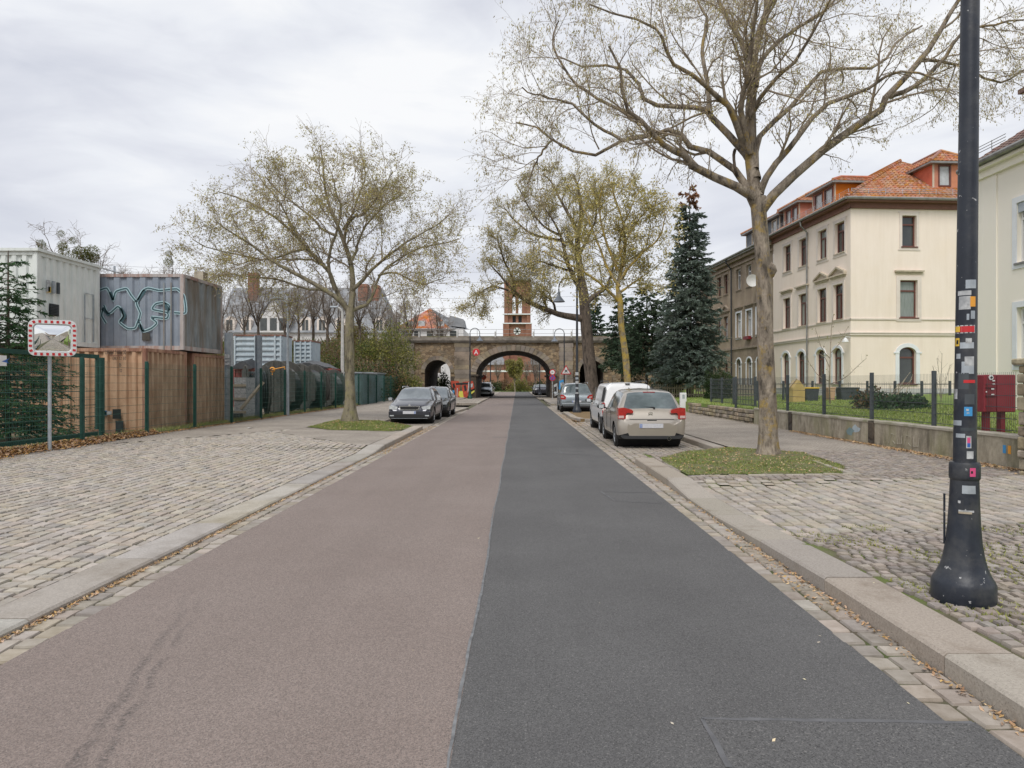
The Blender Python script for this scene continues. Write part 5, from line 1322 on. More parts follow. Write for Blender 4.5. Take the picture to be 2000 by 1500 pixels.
mb = MB(); mb.box(-19.66, -13.44, 19.14, 22.16, 5.362, 5.44); mb.build('roof_edge', MAT['cont_white'], c4)
def flat_text(name, txt, size, m, parent, T, extrude=.004):
    cu_ = bpy.data.curves.new(name, 'FONT'); cu_.body = txt; cu_.size = size; cu_.extrude = extrude; cu_.align_x = 'LEFT'
    ob = bpy.data.objects.new(name, cu_); COL.objects.link(ob)
    dg = bpy.context.evaluated_depsgraph_get(); me = bpy.data.meshes.new_from_object(ob.evaluated_get(dg))
    COL.objects.unlink(ob); bpy.data.objects.remove(ob); 
    V = np.array([v.co[:] for v in me.vertices]); fs = [tuple(p.vertices) for p in me.polygons]
    mb = MB(); mb.raw(T(V), fs)
    return mb.build(name, m, parent)
def on_front(u, v, Y, sx=1.0, sz=1.0):
    o = PX(u, v, Y)
    return lambda V: np.stack([o[0] + V[:, 0] * sx, Y - .003 - V[:, 2] * 0 + np.where(V[:, 2] > 0, -.006, 0), o[2] + V[:, 1] * sz], 1)
flat_text('lettering', 'UKLU 5101 50', .165, MAT['print_dark'], c1, on_front(205, 692, 20.065, .62, 1.15))
flat_text('lettering', 'DD 22 10', .14, MAT['print_dark'], c1, on_front(220, 703, 20.04, .7, 1.0))
flat_text('lettering', 'B', .14, MAT['print_dark'], c1, on_front(232, 716, 20.04)); flat_text('lettering', '0', .14, MAT['print_dark'], c1, on_front(234, 727, 20.04))
for (u0, v0, u1, v1, m) in ((215, 694, 240, 695.5, 'cont_rust'), (221, 799, 237, 818, 'black'), (197, 803, 219, 810, 'offwhite'), (227, 822, 242, 845, 'tarp'), (197, 802, 210, 811, 'sky_blue')):
    a = PX(u0, v1, 20.08); b = PX(u1, v0, 20.08); mb = MB(); mb.box(a[0], b[0], 20.045, 20.062, a[2], b[2]); mb.build('patch', MAT[m], c1)
def sideplane(u, v, X):
    Y = X * F / (u - 1010); return np.array([X, Y, 1.65 - (v - 748) / F * Y])
def side_box(par, nm, u0, v0, u1, v1, X, m, d_=.02):
    a = sideplane(u0, v0, X); b = sideplane(u1, v1, X); am = sideplane((u0 + u1) / 2, v0, X); bm = sideplane((u0 + u1) / 2, v1, X)
    mb = MB(); mb.box(X - .03, X + d_, a[1], b[1], min(am[2], bm[2]), max(am[2], bm[2])); return mb.build(nm, MAT[m], par)
vent = side_box(c4, 'vent_grille', 98, 594, 114, 617, -13.5, 'black')
for k in range(7): side_box(c4, 'vent_slat', 99, 596 + k * 3, 113, 597.2 + k * 3, -13.47, 'grey_post')
for u0, v0, u1, v1, m in ((92, 547, 97, 570, 'offwhite'), (103, 549, 107, 573, 'galv'), (112, 552, 116, 574, 'grey_post'), (93, 560, 98, 571, 'amber')):
    side_box(c4, 'sticker', u0, v0, u1, v1, -13.47, m)
for u0, v0, u1, v1 in ((166, 575, 166.6, 668), (183, 577, 183.6, 668), (166, 574, 184, 574.6), (166, 622, 184, 622.8)):
    side_box(c4, 'door_outline', u0, v0, u1, v1, -13.47, 'galv', .008)
def ribbon(pts, Y, w, m, par, n=60):
    P = [PX(x / 3, 420 + y / 3, Y) for x, y in pts]; L = (smooth_line([(p[0], p[2]) for p in P], n) * .45 + .55 * np.stack([np.interp(np.linspace(0, len(P) - 1, n), range(len(P)), [p[c_] for p in P]) for c_ in (0, 2)], 1)) if len(P) > 2 else np.array([(p[0], p[2]) for p in P])
    d_ = np.gradient(L, axis=0); d_ /= np.linalg.norm(d_, axis=1, keepdims=True) + 1e-9; q_ = np.stack([-d_[:, 1], d_[:, 0]], 1) * w / 2
    mb = MB(); K = len(L)
    V = np.concatenate([np.column_stack([L[:, 0] + q_[:, 0], np.full(K, Y), L[:, 1] + q_[:, 1]]), np.column_stack([L[:, 0] - q_[:, 0], np.full(K, Y), L[:, 1] - q_[:, 1]])])
    mb.raw(V, np.array([(i, i + 1, K + i + 1, K + i) for i in range(K - 1)])); return mb.build('graffiti_stroke', m, par)
GYc = 22.2
st1 = [(584, 440), (625, 428), (650, 470), (662, 500), (678, 448), (740, 430), (768, 470), (800, 505), (835, 445), (868, 428), (935, 442), (1035, 432), (1078, 475), (1088, 572), (1020, 572)]
st2 = [(608, 528), (628, 575), (650, 570), (690, 535), (715, 560), (722, 595), (700, 628), (748, 665), (792, 662), (812, 615), (835, 680), (885, 665), (920, 632), (884, 598), (978, 606), (982, 572), (892, 552), (912, 520), (958, 512), (992, 530), (988, 572)]
st3 = [(797, 500), (803, 530), (822, 575), (812, 618)]
st4 = [(604, 545), (596, 590), (622, 635)]
st5 = [(645, 450), (662, 498)]; st6 = [(600, 545), (640, 588)]; st7 = [(808, 500), (850, 440)]; st8 = [(705, 545), (730, 590), (708, 625)]; st9 = [(815, 640), (840, 684)]; st10 = [(960, 515), (990, 560)]
for st in (st1, st2, st3, st4): ribbon(st, GYc + .008, .10, MAT['graffiti_glow'], c3, 90)
for st in (st1, st2, st3, st4, st5, st6, st7, st8, st9, st10): ribbon(st, GYc + .003, .045 if st not in (st5, st6, st7, st8, st9, st10) else .11, MAT['graffiti_line'], c3, 90)
a = PX(278, 665, GYc); b = PX(293, 650, GYc); mb = MB(); mb.box(a[0], b[0], GYc - .02, GYc + .004, a[2], b[2]); mb.build('vent_grille', MAT['wood_dark'], c3)
a = PX(319, 683, GYc); b = PX(333, 552, GYc); mb = MB(); mb.box(a[0], a[0] + .04, GYc - .012, GYc + .004, a[2], b[2]); mb.box(b[0], b[0] + .04, GYc - .012, GYc + .004, a[2], b[2]); mb.build('door_seam', MAT['cont_streak'], c3)
ck = PX(393, 550, 24.6)
mb = MB(); mb.box(ck[0] - .16, ck[0] + .16, 24.4, 24.75, 5.2, PX(0, 532, 24.6)[2]); tag(mb.build('brick_flue', MAT['wood_pale']), 'short tan block standing on the rear edge of the graffiti container', 'block')
c5 = container('low dark red container behind the cable reels', PX(452, 0, 42)[0], PX(650, 0, 42)[0], 42, 44.4, .15, 2.55, MAT['cont_red'], MAT['cont_red'], MAT['cont_red'], 'red containers behind the reels')
def skip(label, u0, u1, v0, v1, Y, dep):
    a = PX(u0, v1, Y); b = PX(u1, v0, Y)
    t = thing('steel_skip', label, 'skip', ((a[0] + b[0]) / 2, Y + dep / 2, a[2]), group='pale blue steel skips on the red container')
    mb = MB(); mb.box(a[0], b[0], Y, Y + dep, a[2], b[2] - .02); mb.build('body', MAT['skip_blue'], t)
    mb = MB(); n = 7
    for k in range(n):
        z = a[2] + (b[2] - a[2]) * (k + .15) / n; mb.prism([(z * 0 + Y - .10, z), (Y - .002, z - .02), (Y - .002, z + .14), (Y - .10, z + .10)], a[0] + .02, b[0] - .02, 'yz')
    mb.build('rib', MAT['skip_blue'], t)
    for u in (a[0] + .04, (a[0] + b[0]) / 2 - .2, b[0] - .14, b[0] - .5):
        mb = MB(); mb.box(u, u + .1, Y - .14, Y - .003, a[2], b[2]); mb.build('upright', MAT['skip_blue'], t)
    mb = MB(); mb.box(a[0] - .03, b[0] + .03, Y - .06, Y + dep + .03, b[2] - .018, b[2] + .08); mb.build('top_rim', MAT['cont_rust'], t)
    return t
skip('large ribbed pale blue skip at the left of the pair', 457, 552, 656, 727, 43.2, 1.8)
skip('smaller ribbed pale blue skip behind and right of the larger one', 574, 610, 667, 722, 47, 1.9)
def tarp(label, u0, u1, v0, v1, Y, dep):
    a = PX(u0, v1, Y); b = PX(u1, v0, Y); mb = MB(); n = 14
    xs = np.linspace(a[0], b[0], n); ys = np.linspace(Y, Y + dep, 5); gx, gy_ = np.meshgrid(xs, ys)
    z = a[2] + (b[2] - a[2]) * (1 - np.abs(np.linspace(-1, 1, n)) ** 1.5)[None, :] * np.linspace(.6, 1, 5)[:, None] + rng.normal(0, .02, gx.shape)
    v = np.stack([gx, gy_, z], -1).reshape(-1, 3); f = np.array([(j * n + i, j * n + i + 1, (j + 1) * n + i + 1, (j + 1) * n + i) for j in range(4) for i in range(n - 1)])
    mb.raw(v, f)
    for i in range(n - 1): mb.quad((xs[i], Y, a[2] - .05), (xs[i + 1], Y, a[2] - .05), tuple(v[i + 1]), tuple(v[i]))
    return tag(mb.build('tarpaulin', MAT['tarp'], smooth=True), label, 'tarpaulin')
tarp('black tarpaulin over goods beside the left steel post', 452, 492, 696, 719, 41.6, 2.2)
tarp('wide black tarpaulin lying on the red container in front of the skips', 545, 640, 702, 718, 41.9, 2.5)
for k, (u0, u1, Y, lab) in enumerate(((652, 704, 45.5, 'nearer blue-green metal shed behind the fence'), (704, 727, 52, 'farther small blue-green shed behind the fence'))):
    t = thing('metal_shed', lab, 'shed', (PX((u0 + u1) / 2, 0, Y)[0], Y, .17), group='metal sheds along the fence')
    a = PX(u0, 790, Y); b = PX(u1, 729, Y)
    mb = MB(); corr_side(mb, (a[0], Y), (b[0], Y), .17, b[2], .3, .03, nrm=(0, -1)); corr_side(mb, (b[0], Y), (b[0] - .0, Y + 5), .17, b[2], .3, .03, nrm=(1, 0)); mb.build('wall', MAT['shed_green'], t)
    mb = MB(); mb.box(a[0] - .1, b[0] + .1, Y - .1, Y + 5.1, b[2], b[2] + .08); mb.build('roof', MAT['galv'], t)
def reel(label, u, v, Y, r, ax=0.3, w=.9):
    c = PX(u, v, Y)
    t = thing('cable_reel', label, 'cable reel', (c[0], Y, .17), rot=ax, group='old wooden cable reels in the yard')
    for s_ in (-1, 1):
        mb = MB(); mb.lathe([(.0, s_ * w / 2 - .03), (r * .98, s_ * w / 2 - .03), (r, s_ * w / 2), (r * .98, s_ * w / 2 + .04), (.12, s_ * w / 2 + .04), (0, s_ * w / 2 + .04)], 28, o=(0, 0, r), axis='x')
        fl = mb.build('flange', MAT['wood_dark'], t)
        for k in range(6):
            x0 = s_ * w / 2 + (.045 if s_ > 0 else -.065); yy = -r + (k + .08) * 2 * r / 6; hh = math.sqrt(max(.02, r * r - (yy + r / 6) ** 2)) * .95
            MB().box(x0, x0 + .02, yy, yy + 2 * r / 6 * .84, r - hh, r + hh).build('flange_board', MAT['wood_dark'], fl)
    mb = MB(); mb.lathe([(r * .55, -w / 2), (r * .55, w / 2)], 20, o=(0, 0, r), axis='x'); mb.build('drum', MAT['wood_dark'], t)
    mb = MB()
    for k in range(8): mb.lathe([(r * .72, -w / 2 + .06 + k * w / 9), (r * .76, -w / 2 + .10 + k * w / 9), (r * .72, -w / 2 + .14 + k * w / 9)], 18, o=(0, 0, r), axis='x')
    mb.build('cable', MAT['tarp'], t)
    return t
reel('large dark cable reel with boarded flanges right of the steel post', 500, 0, 31, 1.15, .5)
reel('dark reel standing tallest beneath the orange clamp', 548, 0, 34, 1.3, 1.2, .8)
reel('dark cable reel third from the steel posts', 600, 0, 37, 1.25, 1.0)
reel('cable reel beside the blue-green shed', 640, 0, 41, 1.15, 1.1)
t = thing('crate', 'white panelled crate behind the fence beside the steel post', 'crate', (PX(466, 0, 28)[0], 28, .17))
a = PX(457, 805, 28); b = PX(480, 737, 28); mb = MB(); mb.box(a[0], b[0], 28, 29, .17, b[2]); mb.build('box_body', MAT['offwhite'], t)
for k in range(3): mb = MB(); mb.box(a[0] - .02, b[0] + .02, 27.96, 27.998, .4 + k * .55, .5 + k * .55); mb.build('slat', MAT['wood_pale'], t)
a = PX(470, 800, 27.2); b = PX(507, 758, 27.2); mb = MB(); mb.tube([(a[0], 27.2, a[2]), (b[0], 27.6, b[2] + .25)], .07, 4); tag(mb.build('leaning_plank', MAT['wood_pale']), 'pale plank leaning diagonally against the steel post', 'plank')
for k, (x, y, l, z) in enumerate(((-13.2, 25.4, 1.5, .17), (-12.8, 26.6, 1.7, .17), (-12.9, 26.0, 1.3, .5))):
    mb = MB()
    for j in range(4): mb.box(x, x + l, y + j * .28, y + j * .28 + .22, z, z + .26, bev=.015)
    tag(mb.build('timber_stack', MAT['wood_dark']), ['dark old timbers lying low behind the third green post', 'dark timbers lying beside the steel post foot', 'dark timbers topping the low pile behind the fence'][k], 'timber')
t = thing('lifting_clamp', 'orange metal clamp lying on top of the tall reel', 'clamp', (PX(540, 0, 33)[0], 33, PX(0, 722, 33)[2]))
p = PX(532, 722, 33); p2 = PX(556, 716, 33)
mb = MB(); mb.tube([(p[0], 33, p[2] - .25), p, (p2[0], 33, p2[2] - .02), (p2[0] + .03, 33, p2[2] - .3)], .03, 6); mb.build('arm', MAT['orange'], t); mb = MB(); mb.lathe([(.09, -.04), (.14, 0), (.09, .04)], 10, o=tuple(p), axis='y'); mb.build('ring', MAT['orange'], t)
for k, (u, vt, vb, Y, w, lab) in enumerate(((447, 650, 828, 24.9, .24, 'thick pale steel post with white stickers at the fence'), (505, 655, 822, 28.0, .22, 'second dark steel post rising above the fence'))):
    t = thing('steel_post', lab, 'post', (PX(u, 0, Y)[0], Y, .17), group='steel posts at the fence')
    x = PX(u, 0, Y)[0]; zt = PX(0, vt, Y)[2]; m = MAT['galv'] if k == 0 else MAT['steel_blue']
    mb = MB(); mb.box(x - w / 2, x - w / 2 + .02, Y - .1, Y + .1, .1, zt); mb.box(x + w / 2 - .02, x + w / 2, Y - .1, Y + .1, .1, zt); mb.box(x - w / 2 + .02, x + w / 2 - .02, Y - .012, Y + .012, .1, zt); mb.build('beam', m, t)
    if k == 0:
        for j, (v0, v1) in enumerate(((692, 700), (702, 706), (708, 713))):
            mb = MB(); mb.box(x - .09, x + .08, Y - .118, Y - .113, PX(0, v1, Y)[2], PX(0, v0, Y)[2]); mb.build('sticker', MAT['offwhite'], t)
def pole_light(label, u, vt, Y, m, du=-14, dv=-20, r=.09):
    x = PX(u, 0, Y)[0]; zt = PX(0, vt, Y)[2]; e = PX(u + du, vt + dv, Y)
    t = thing('yard_light', label, 'street lamp', (x, Y, .17), group='tall lights in the yard')
    mb = MB(); mb.tube([(x, Y, .1), (x, Y, zt * .6), (x, Y, zt)], [r, r * .85, r * .6], 8); mb.build('pole', m, t)
    mb = MB(); mb.tube(smooth_line([(x, Y, zt), (x + (e[0] - x) * .3, Y, zt + (e[2] - zt) * .7), (e[0], Y, e[2])], 6), r * .5, 6); mb.build('arm', m, t)
    mb = MB(); mb.box(e[0] - .35 * (1 if du < 0 else -1) - .05, e[0] + .1, Y - .12, Y + .12, e[2] - .05, e[2] + .07, bev=.03); mb.build('lamp_head', MAT['galv'], t)
pole_light('weathered grey light pole with bent arm behind the reels', 562, 615, 30.5, MAT['galv'], -11, -32, .07)
pole_light('white concrete light pole by the left street tree', 669, 612, 44, MAT['concrete'], -12, -12, .13)
FX = -10.3
gf = thing('green_mesh_fence', 'green steel mesh fence with square posts along the yard', 'fence', (FX, 20, .2))
FY = [16.15 + 2.82 * k for k in range(-2, 17)]
def mesh_panel(parent, p0, p1, z0, z1, m, pitch=.05, hp=.2, r=.0032, name='mesh_panel', dbl=True):
    p0 = np.array(p0, float); p1 = np.array(p1, float); L = np.linalg.norm(p1 - p0); n = int(L / pitch)
    t = (np.arange(n) + .5) / n; B = p0[None] + (p1 - p0)[None] * t[:, None]
    P = np.stack([np.column_stack([B, np.full(n, z0)]), np.column_stack([B, np.full(n, z1)])], 1)
    V, f = tubes(P, np.full((n, 2), r), 3); mb = MB().raw(V, f)
    zs = np.arange(z0 + .03, z1 - .02, hp); dd = (p1 - p0) / L; q_ = np.array([-dd[1], dd[0]]) * .008
    for z in zs:
        for s_ in ((-1, 1) if dbl else (1,)):
            mb.tube([(*(p0 + q_ * s_), z), (*(p1 + q_ * s_), z)], r * 2.0, 3, False)
    return mb.build(name, m, parent)
for a, b in zip(FY[:-1], FY[1:]):
    mesh_panel(gf, (FX, a + .04), (FX, b - .04), .22, 2.2, MAT['green_wire'], r=.0022 if a < 40 else .004, pitch=.05 if a < 40 else .1)
for y in FY:
    mb = MB(); mb.box(FX - .035, FX + .045, y - .03, y + .03, .1, 2.25, bev=.006); mb.box(FX + .046, FX + .056, y - .028, y + .028, .25, 2.2); mb.build('post', MAT['green_post'], gf)
gt = thing('sliding_gate', 'green framed sliding gate just behind the mesh fence', 'gate', (FX - .35, 14.5, .2))
gx = FX - .38
mb = MB()
mb.box(gx - .03, gx + .03, 9, 17.4, 2.27, 2.37); mb.box(gx - .03, gx + .03, 9, 17.35, .32, .42)
for y in (17.36,): mb.box(gx - .03, gx + .03, y - .04, y + .04, .47, 2.27)
for z in (.8, 1.1, 1.45, 1.8): mb.tube([(gx, 9, z), (gx, 17.3, z)], .008, 5)
mb.build('frame', MAT['green_post'], gt)
mesh_panel(gt, (gx, 9.5), (gx, 17.3), .47, 2.27, MAT['green_wire'], pitch=.1, r=.0025, dbl=False)
mb = MB(); mb.box(gx - .05, gx + .05, 17.5, 17.6, .1, 2.3); mb.build('gate_post', MAT['green_post'], gt)
nt_ = thing('fence_notice', 'white notice with a blue bird mark hung on the mesh fence', 'sign', (FX + .02, 14.9, 1.9))
a = sideplane(-14, 718, FX + .03); b = sideplane(13, 700, FX + .03)
mb = MB(); mb.box(FX + .02, FX + .032, a[1], b[1], 1.99, 2.2); mb.build('board', MAT['white'], nt_)
mb = MB(); y0 = sideplane(7, 0, FX)[1]; mb.raw([(FX + .035, y0 - .10, 2.08), (FX + .035, y0 + .12, 2.15), (FX + .035, y0 + .04, 2.09), (FX + .035, y0 + .10, 2.05)], [(0, 1, 2, 3)]); mb.build('bird_mark', MAT['blue'], nt_)
mx = -10.05; my = mx * F / (97 - 1010)
tm = thing('traffic_mirror', 'convex traffic mirror with red and white rounded frame on a grey pole', 'traffic mirror', (mx, my, .2))
mb = MB(); mb.tube([(mx, my, .1), (mx, my, 2.75)], .035, 10); mb.build('pole', MAT['galv'], tm)
cxm, czm, hw, hh_ = PX(103, 0, my - .12)[0], PX(0, 661, my)[2], .43, .385
def rrect(w, h, r, n=5):
    P = []
    for cx_, cz_, a0 in ((w - r, h - r, 0), (-w + r, h - r, 90), (-w + r, -h + r, 180), (w - r, -h + r, 270)):
        for k in range(n + 1):
            t = R(a0 + 90 * k / n); P.append((cx_ + r * math.cos(t), cz_ + r * math.sin(t)))
    return P
yaw = R(33); tlt = R(4)
def TM(v):
    v = np.asarray(v, float).reshape(-1, 3); x, y, z = v[:, 0], v[:, 1], v[:, 2]
    y2 = y * math.cos(tlt) - z * math.sin(tlt); z2 = y * math.sin(tlt) + z * math.cos(tlt)
    return np.stack([cxm + x * math.cos(yaw) - y2 * math.sin(yaw), my - .12 + x * math.sin(yaw) + y2 * math.cos(yaw), czm + z2], 1)
O_ = rrect(hw, hh_, .13); I_ = rrect(hw - .085, hh_ - .085, .09); n = len(O_)
mb = MB()
V = [(x, 0, z) for x, z in O_] + [(x, -.04, z) for x, z in [(a * .99, b * .99) for a, b in O_]] + [(x, -.045, z) for x, z in I_] + [(x, -.01, z) for x, z in I_]
Fc = []
for r_ in range(3):
    for i in range(n): j = (i + 1) % n; Fc.append((r_ * n + i, r_ * n + j, (r_ + 1) * n + j, (r_ + 1) * n + i))
mb.raw(TM(V), Fc); mb.raw(TM([(x, .01, z) for x, z in O_]), [tuple(range(n))]); mb.build('frame', MAT['white'], tm)
C_ = rrect(hw - .042, hh_ - .042, .11, 8); C_ = np.array(C_ + [C_[0]]); seg = np.r_[0, np.cumsum(np.linalg.norm(np.diff(C_, axis=0), axis=1))]
tot = seg[-1]; nm_ = 26
mb = MB()
for k in range(nm_):
    s0 = tot * (k + .2) / nm_; s1 = tot * (k + .65) / nm_
    q0 = np.array([np.interp(s0, seg, C_[:, i]) for i in (0, 1)]); q1 = np.array([np.interp(s1, seg, C_[:, i]) for i in (0, 1)])
    dd = (q1 - q0) / np.linalg.norm(q1 - q0); pp = np.array([-dd[1], dd[0]]) * .028
    mb.raw(TM([(*(q0 + pp)[:1], -.049, (q0 + pp)[1]), ((q1 + pp)[0], -.049, (q1 + pp)[1]), ((q1 - pp)[0], -.049, (q1 - pp)[1]), ((q0 - pp)[0], -.049, (q0 - pp)[1])]), [(0, 1, 2, 3)])
mb.build('red_marking', MAT['red'], tm)
rings = 8; V = [(0, -.10, 0)]; Fc = []
for r_ in range(1, rings + 1):
    t = r_ / rings
    for x, z in I_: V.append((x * t, -.10 + .09 * t * t, z * t))
for i in range(n):
    j = (i + 1) % n; Fc.append((0, 1 + i, 1 + j))
    for r_ in range(rings - 1): Fc.append((1 + r_ * n + i, 1 + (r_ + 1) * n + i, 1 + (r_ + 1) * n + j, 1 + r_ * n + j))
mb = MB(); mb.raw(TM(V), Fc); mb.build('mirror_glass', MAT['mirror'], tm, smooth=True)
GX0 = 8.4
gw = thing('garden_wall', 'low mossy concrete garden wall carrying a dark mesh fence', 'wall', (GX0, 18, .1))
segs = [(10.98, 16.05), (16.30, 20.85), (21.1, 24.2)]
for a, b in segs:
    mb = MB(); mb.box(GX0, GX0 + .24, a, b, .08, .70); s_ = mb.build('wall_panel', MAT['garden_wall'], gw)
    mb = MB(); mb.box(GX0 - .02, GX0 + .26, a, b, .702, .775, bev=.015); mb.build('coping', MAT['wall_coping'], gw)
for y in (16.175, 20.975): mb = MB(); mb.box(GX0 - .03, GX0 + .25, y - .12, y + .12, .08, .76, bev=.01); mb.build('pillar', MAT['bridge_dark'], gw)
rw = thing('rubble_wall', 'crumbling rubble stone wall at the far end of the garden wall', 'wall', (GX0, 29, .1))
mb = MB(); mb.box(GX0 + .05, GX0 + .3, 24.25, 33.2, .08, .55); mb.build('wall_core', MAT['joint'], rw)
for r_ in range(4):
    y = 24.25 + random.uniform(0, .2)
    while y < 33.3:
        l = random.uniform(.22, .5); h = .15
        if not (r_ == 3 and random.random() < .35):
            MB().box(GX0 - random.uniform(0, .04), GX0 + .33, y, y + l - .025, .10 + r_ * h, .10 + (r_ + 1) * h - .02, bev=.02).build('stone', MAT['rubble'], rw)
        y += l
dfn = thing('garden_fence', 'dark grey mesh fence standing on the garden wall', 'fence', (GX0 + .12, 18, .7))
DY = [11.6, 13.95, 16.4, 18.95, 21.5, 24.0, 26.6]
for a, b in zip(DY[:-1], DY[1:]): mesh_panel(dfn, (GX0 + .12, a + .04), (GX0 + .12, b - .04), .80, 1.84, MAT['grey_post'], r=.003)
for y in DY[1:]: mb = MB(); mb.box(GX0 + .08, GX0 + .16, y - .03, y + .03, .60, 1.9, bev=.006); mb.build('post', MAT['grey_post'], dfn)
dg2 = thing('inner_mesh_fence', 'short run of dark mesh fence turning into the lawn by the spruce', 'fence', (10, 30, .7))
pts2 = [(GX0 + .12, 26.6), (9.3, 30.0), (9.6, 32.4), (10.0, 34.8)]
ps = [(PX(u, 0, y)[0], y) for u, y in ((1475, 26.6), (1433, 29.4), (1410, 31.0), (1389, 33.0))]
for a, b in zip(ps[:-1], ps[1:]): mesh_panel(dg2, a, b, .75, 1.85, MAT['grey_post'], r=.004)
for a in ps: mb = MB(); mb.box(a[0] - .04, a[0] + .04, a[1] - .04, a[1] + .04, .5, 1.9); mb.build('post', MAT['grey_post'], dg2)
dg3 = thing('rear_garden_fence', 'dark mesh fence at the back of the lawn before the cream house', 'fence', (14, 31, .7))
ps = [(PX(u, 0, y)[0], y) for u, y in ((1480, 33), (1694, 32.5), (1855, 32))]
for a, b in zip(ps[:-1], ps[1:]): mesh_panel(dg3, a, b, .75, 1.7, MAT['grey_post'], r=.004, pitch=.1)
for u in (1480, 1530, 1587, 1640, 1694, 1748, 1800, 1855): p_ = PX(u, 0, 32.6); mb = MB(); mb.box(p_[0] - .04, p_[0] + .04, 32.55, 32.65, .5, 1.75); mb.build('post', MAT['grey_post'], dg3)
pf = thing('picket_fence', 'weathered wooden picket fence below the spruces', 'fence', (10.5, 40, .6))
pa = PX(1268, 0, 44); pb = PX(1475, 0, 40)
npk = 44
for k in range(npk):
    t = k / (npk - 1); x = pa[0] + (pb[0] - pa[0]) * t; y = 44 - 4 * t; zt = 1.52 + .12 * abs(math.sin(t * 7.5 * math.pi / 2.4)) * 1.0
    MB().prism([(x - .035, .6), (x + .035, .6), (x + .035, zt - .05), (x, zt), (x - .035, zt - .05)], y - .012, y + .012, 'xz').build('picket', MAT['wood_pale'], pf)
mb = MB()
for z in (.9, 1.3): mb.raw([(pa[0], 44.03, z), (pb[0], 40.03, z), (pb[0], 40.03, z + .08), (pa[0], 44.03, z + .08)], [(0, 1, 2, 3)])
mb.build('fence_rail', MAT['wood_pale'], pf)
sp = thing('stone_pier', 'rough stone gate pier with flat cap at the right edge', 'pier', (8.4, 10.7, .1))
z = .12; px0 = 8.03
mb = MB(); mb.box(px0 + .05, px0 + .75, 10.4, 10.9, .1, 1.93); mb.build('core', MAT['joint'], sp)
while z < 1.9:
    h = random.uniform(.13, .24); h = min(h, 1.94 - z)
    if h < .05: break
    y = 10.37
    while y < 10.93:
        l = min(random.uniform(.2, .4), 10.95 - y); MB().box(px0 - random.uniform(0, .04), px0 + .3, y, y + l - .015, z, z + h - .015, bev=.02).build('stone', MAT['rubble'], sp); y += l
    x = px0 + .01
    while x < px0 + .75:
        l = min(random.uniform(.2, .4), px0 + .8 - x); MB().box(x, x + l - .015, 10.35 - random.uniform(0, .03), 10.5, z, z + h - .015, bev=.02).build('stone', MAT['rubble'], sp); x += l
    z += h
mb = MB(); mb.box(px0 - .08, px0 + .85, 10.28, 11.0, 1.942, 2.04, bev=.02); mb.build('cap_stone', MAT['rubble'], sp)
for k, (u, m, lab) in enumerate(((1962, 'sky_blue', 'small blue and white sticker on the garden wall beside the pier'), (1972, 'orange', 'small orange sticker on the garden wall beside the pier'))):
    yv = GX0 * F / (u - 1010); mb = MB(); mb.box(GX0 - .006, GX0 - .002, yv - .035, yv + .035, .44, .58); tag(mb.build('wall_sticker', MAT[m]), lab, 'sticker')
mbx = thing('mailbox', 'dark red letter boxes on two red legs behind the garden fence', 'mailbox', (8.8, 12.4, .7))
xA, xB = PX(1922, 0, 12.4)[0], PX(1984, 0, 12.4)[0]; xm = xA + (xB - xA) * .4
for k, (a, b) in enumerate(((xA, xm), (xm + .006, xB))):
    mb = MB(); mb.box(a, b, 12.4, 12.72, 1.12, 1.80, bev=.012); bx = mb.build('letter_box', MAT['mail_red'], mbx)
    if k == 0:
        for z_ in (1.40, 1.56): mb = MB(); mb.box(a + .02, b - .02, 12.385, 12.398, z_, z_ + .006); mb.build('slot', MAT['black'], bx)
        for (dx, z_, w_) in ((.12, 1.53, .05), (.12, 1.43, .05), (.02, 1.48, .02), (.14, 1.62, .05), (.14, 1.68, .05)): mb = MB(); mb.box(a + dx, a + dx + w_, 12.380, 12.384, z_, z_ + .022); mb.build('name_plate', MAT['white'], bx)
        mb = MB(); mb.lathe([(.0, 0), (.045, 0), (.045, -.01), (0, -.01)], 14, o=(a + .12, 12.395, 1.75), axis='y'); mb.build('round_badge', MAT['white'], bx)
        mb = MB(); mb.lathe([(.0, 0), (.022, 0), (.022, -.004), (0, -.004)], 12, o=(a + .12, 12.38, 1.75), axis='y'); mb.build('round_badge', MAT['black'], bx)
for x in (xA + .14, xB - .16): mb = MB(); mb.box(x - .04, x + .04, 12.5, 12.62, .6, 1.118); mb.build('leg', MAT['mail_red'], mbx)
p_ = PX(1334, 0, 35); mb = MB(); mb.box(p_[0] - .16, p_[0] + .16, 34.9, 35.1, .1, PX(0, 767, 35)[2], bev=.02); mb.box(p_[0] - .06, p_[0] + .06, 34.89, 34.899, .85, 1.05, 1); tag(mb.build('service_post', [MAT['white'], MAT['galv']]), 'small white service cabinet at the lawn edge above the hatchback', 'cabinet')
t = thing('bird_house', 'yellow wooden little house with pitched roof on the lawn', 'playhouse', (PX(1557, 0, 30)[0], 30, .7))
p_ = PX(1557, 0, 30); mb = MB(); mb.prism([(p_[0] - .26, .7), (p_[0] + .26, .7), (p_[0] + .26, 1.45), (p_[0], 1.78), (p_[0] - .26, 1.45)], 29.8, 30.4, 'xz'); mb.build('body', mat('yellow_wood', (.5, .36, .13), (.58, .43, .18), rough=.8), t)
mb = MB(); mb.tube([(p_[0] - .34, 30.1, 1.42), (p_[0], 30.1, 1.84), (p_[0] + .34, 30.1, 1.42)], .04, 4); mb.build('roof_board', MAT['wood_pale'], t)
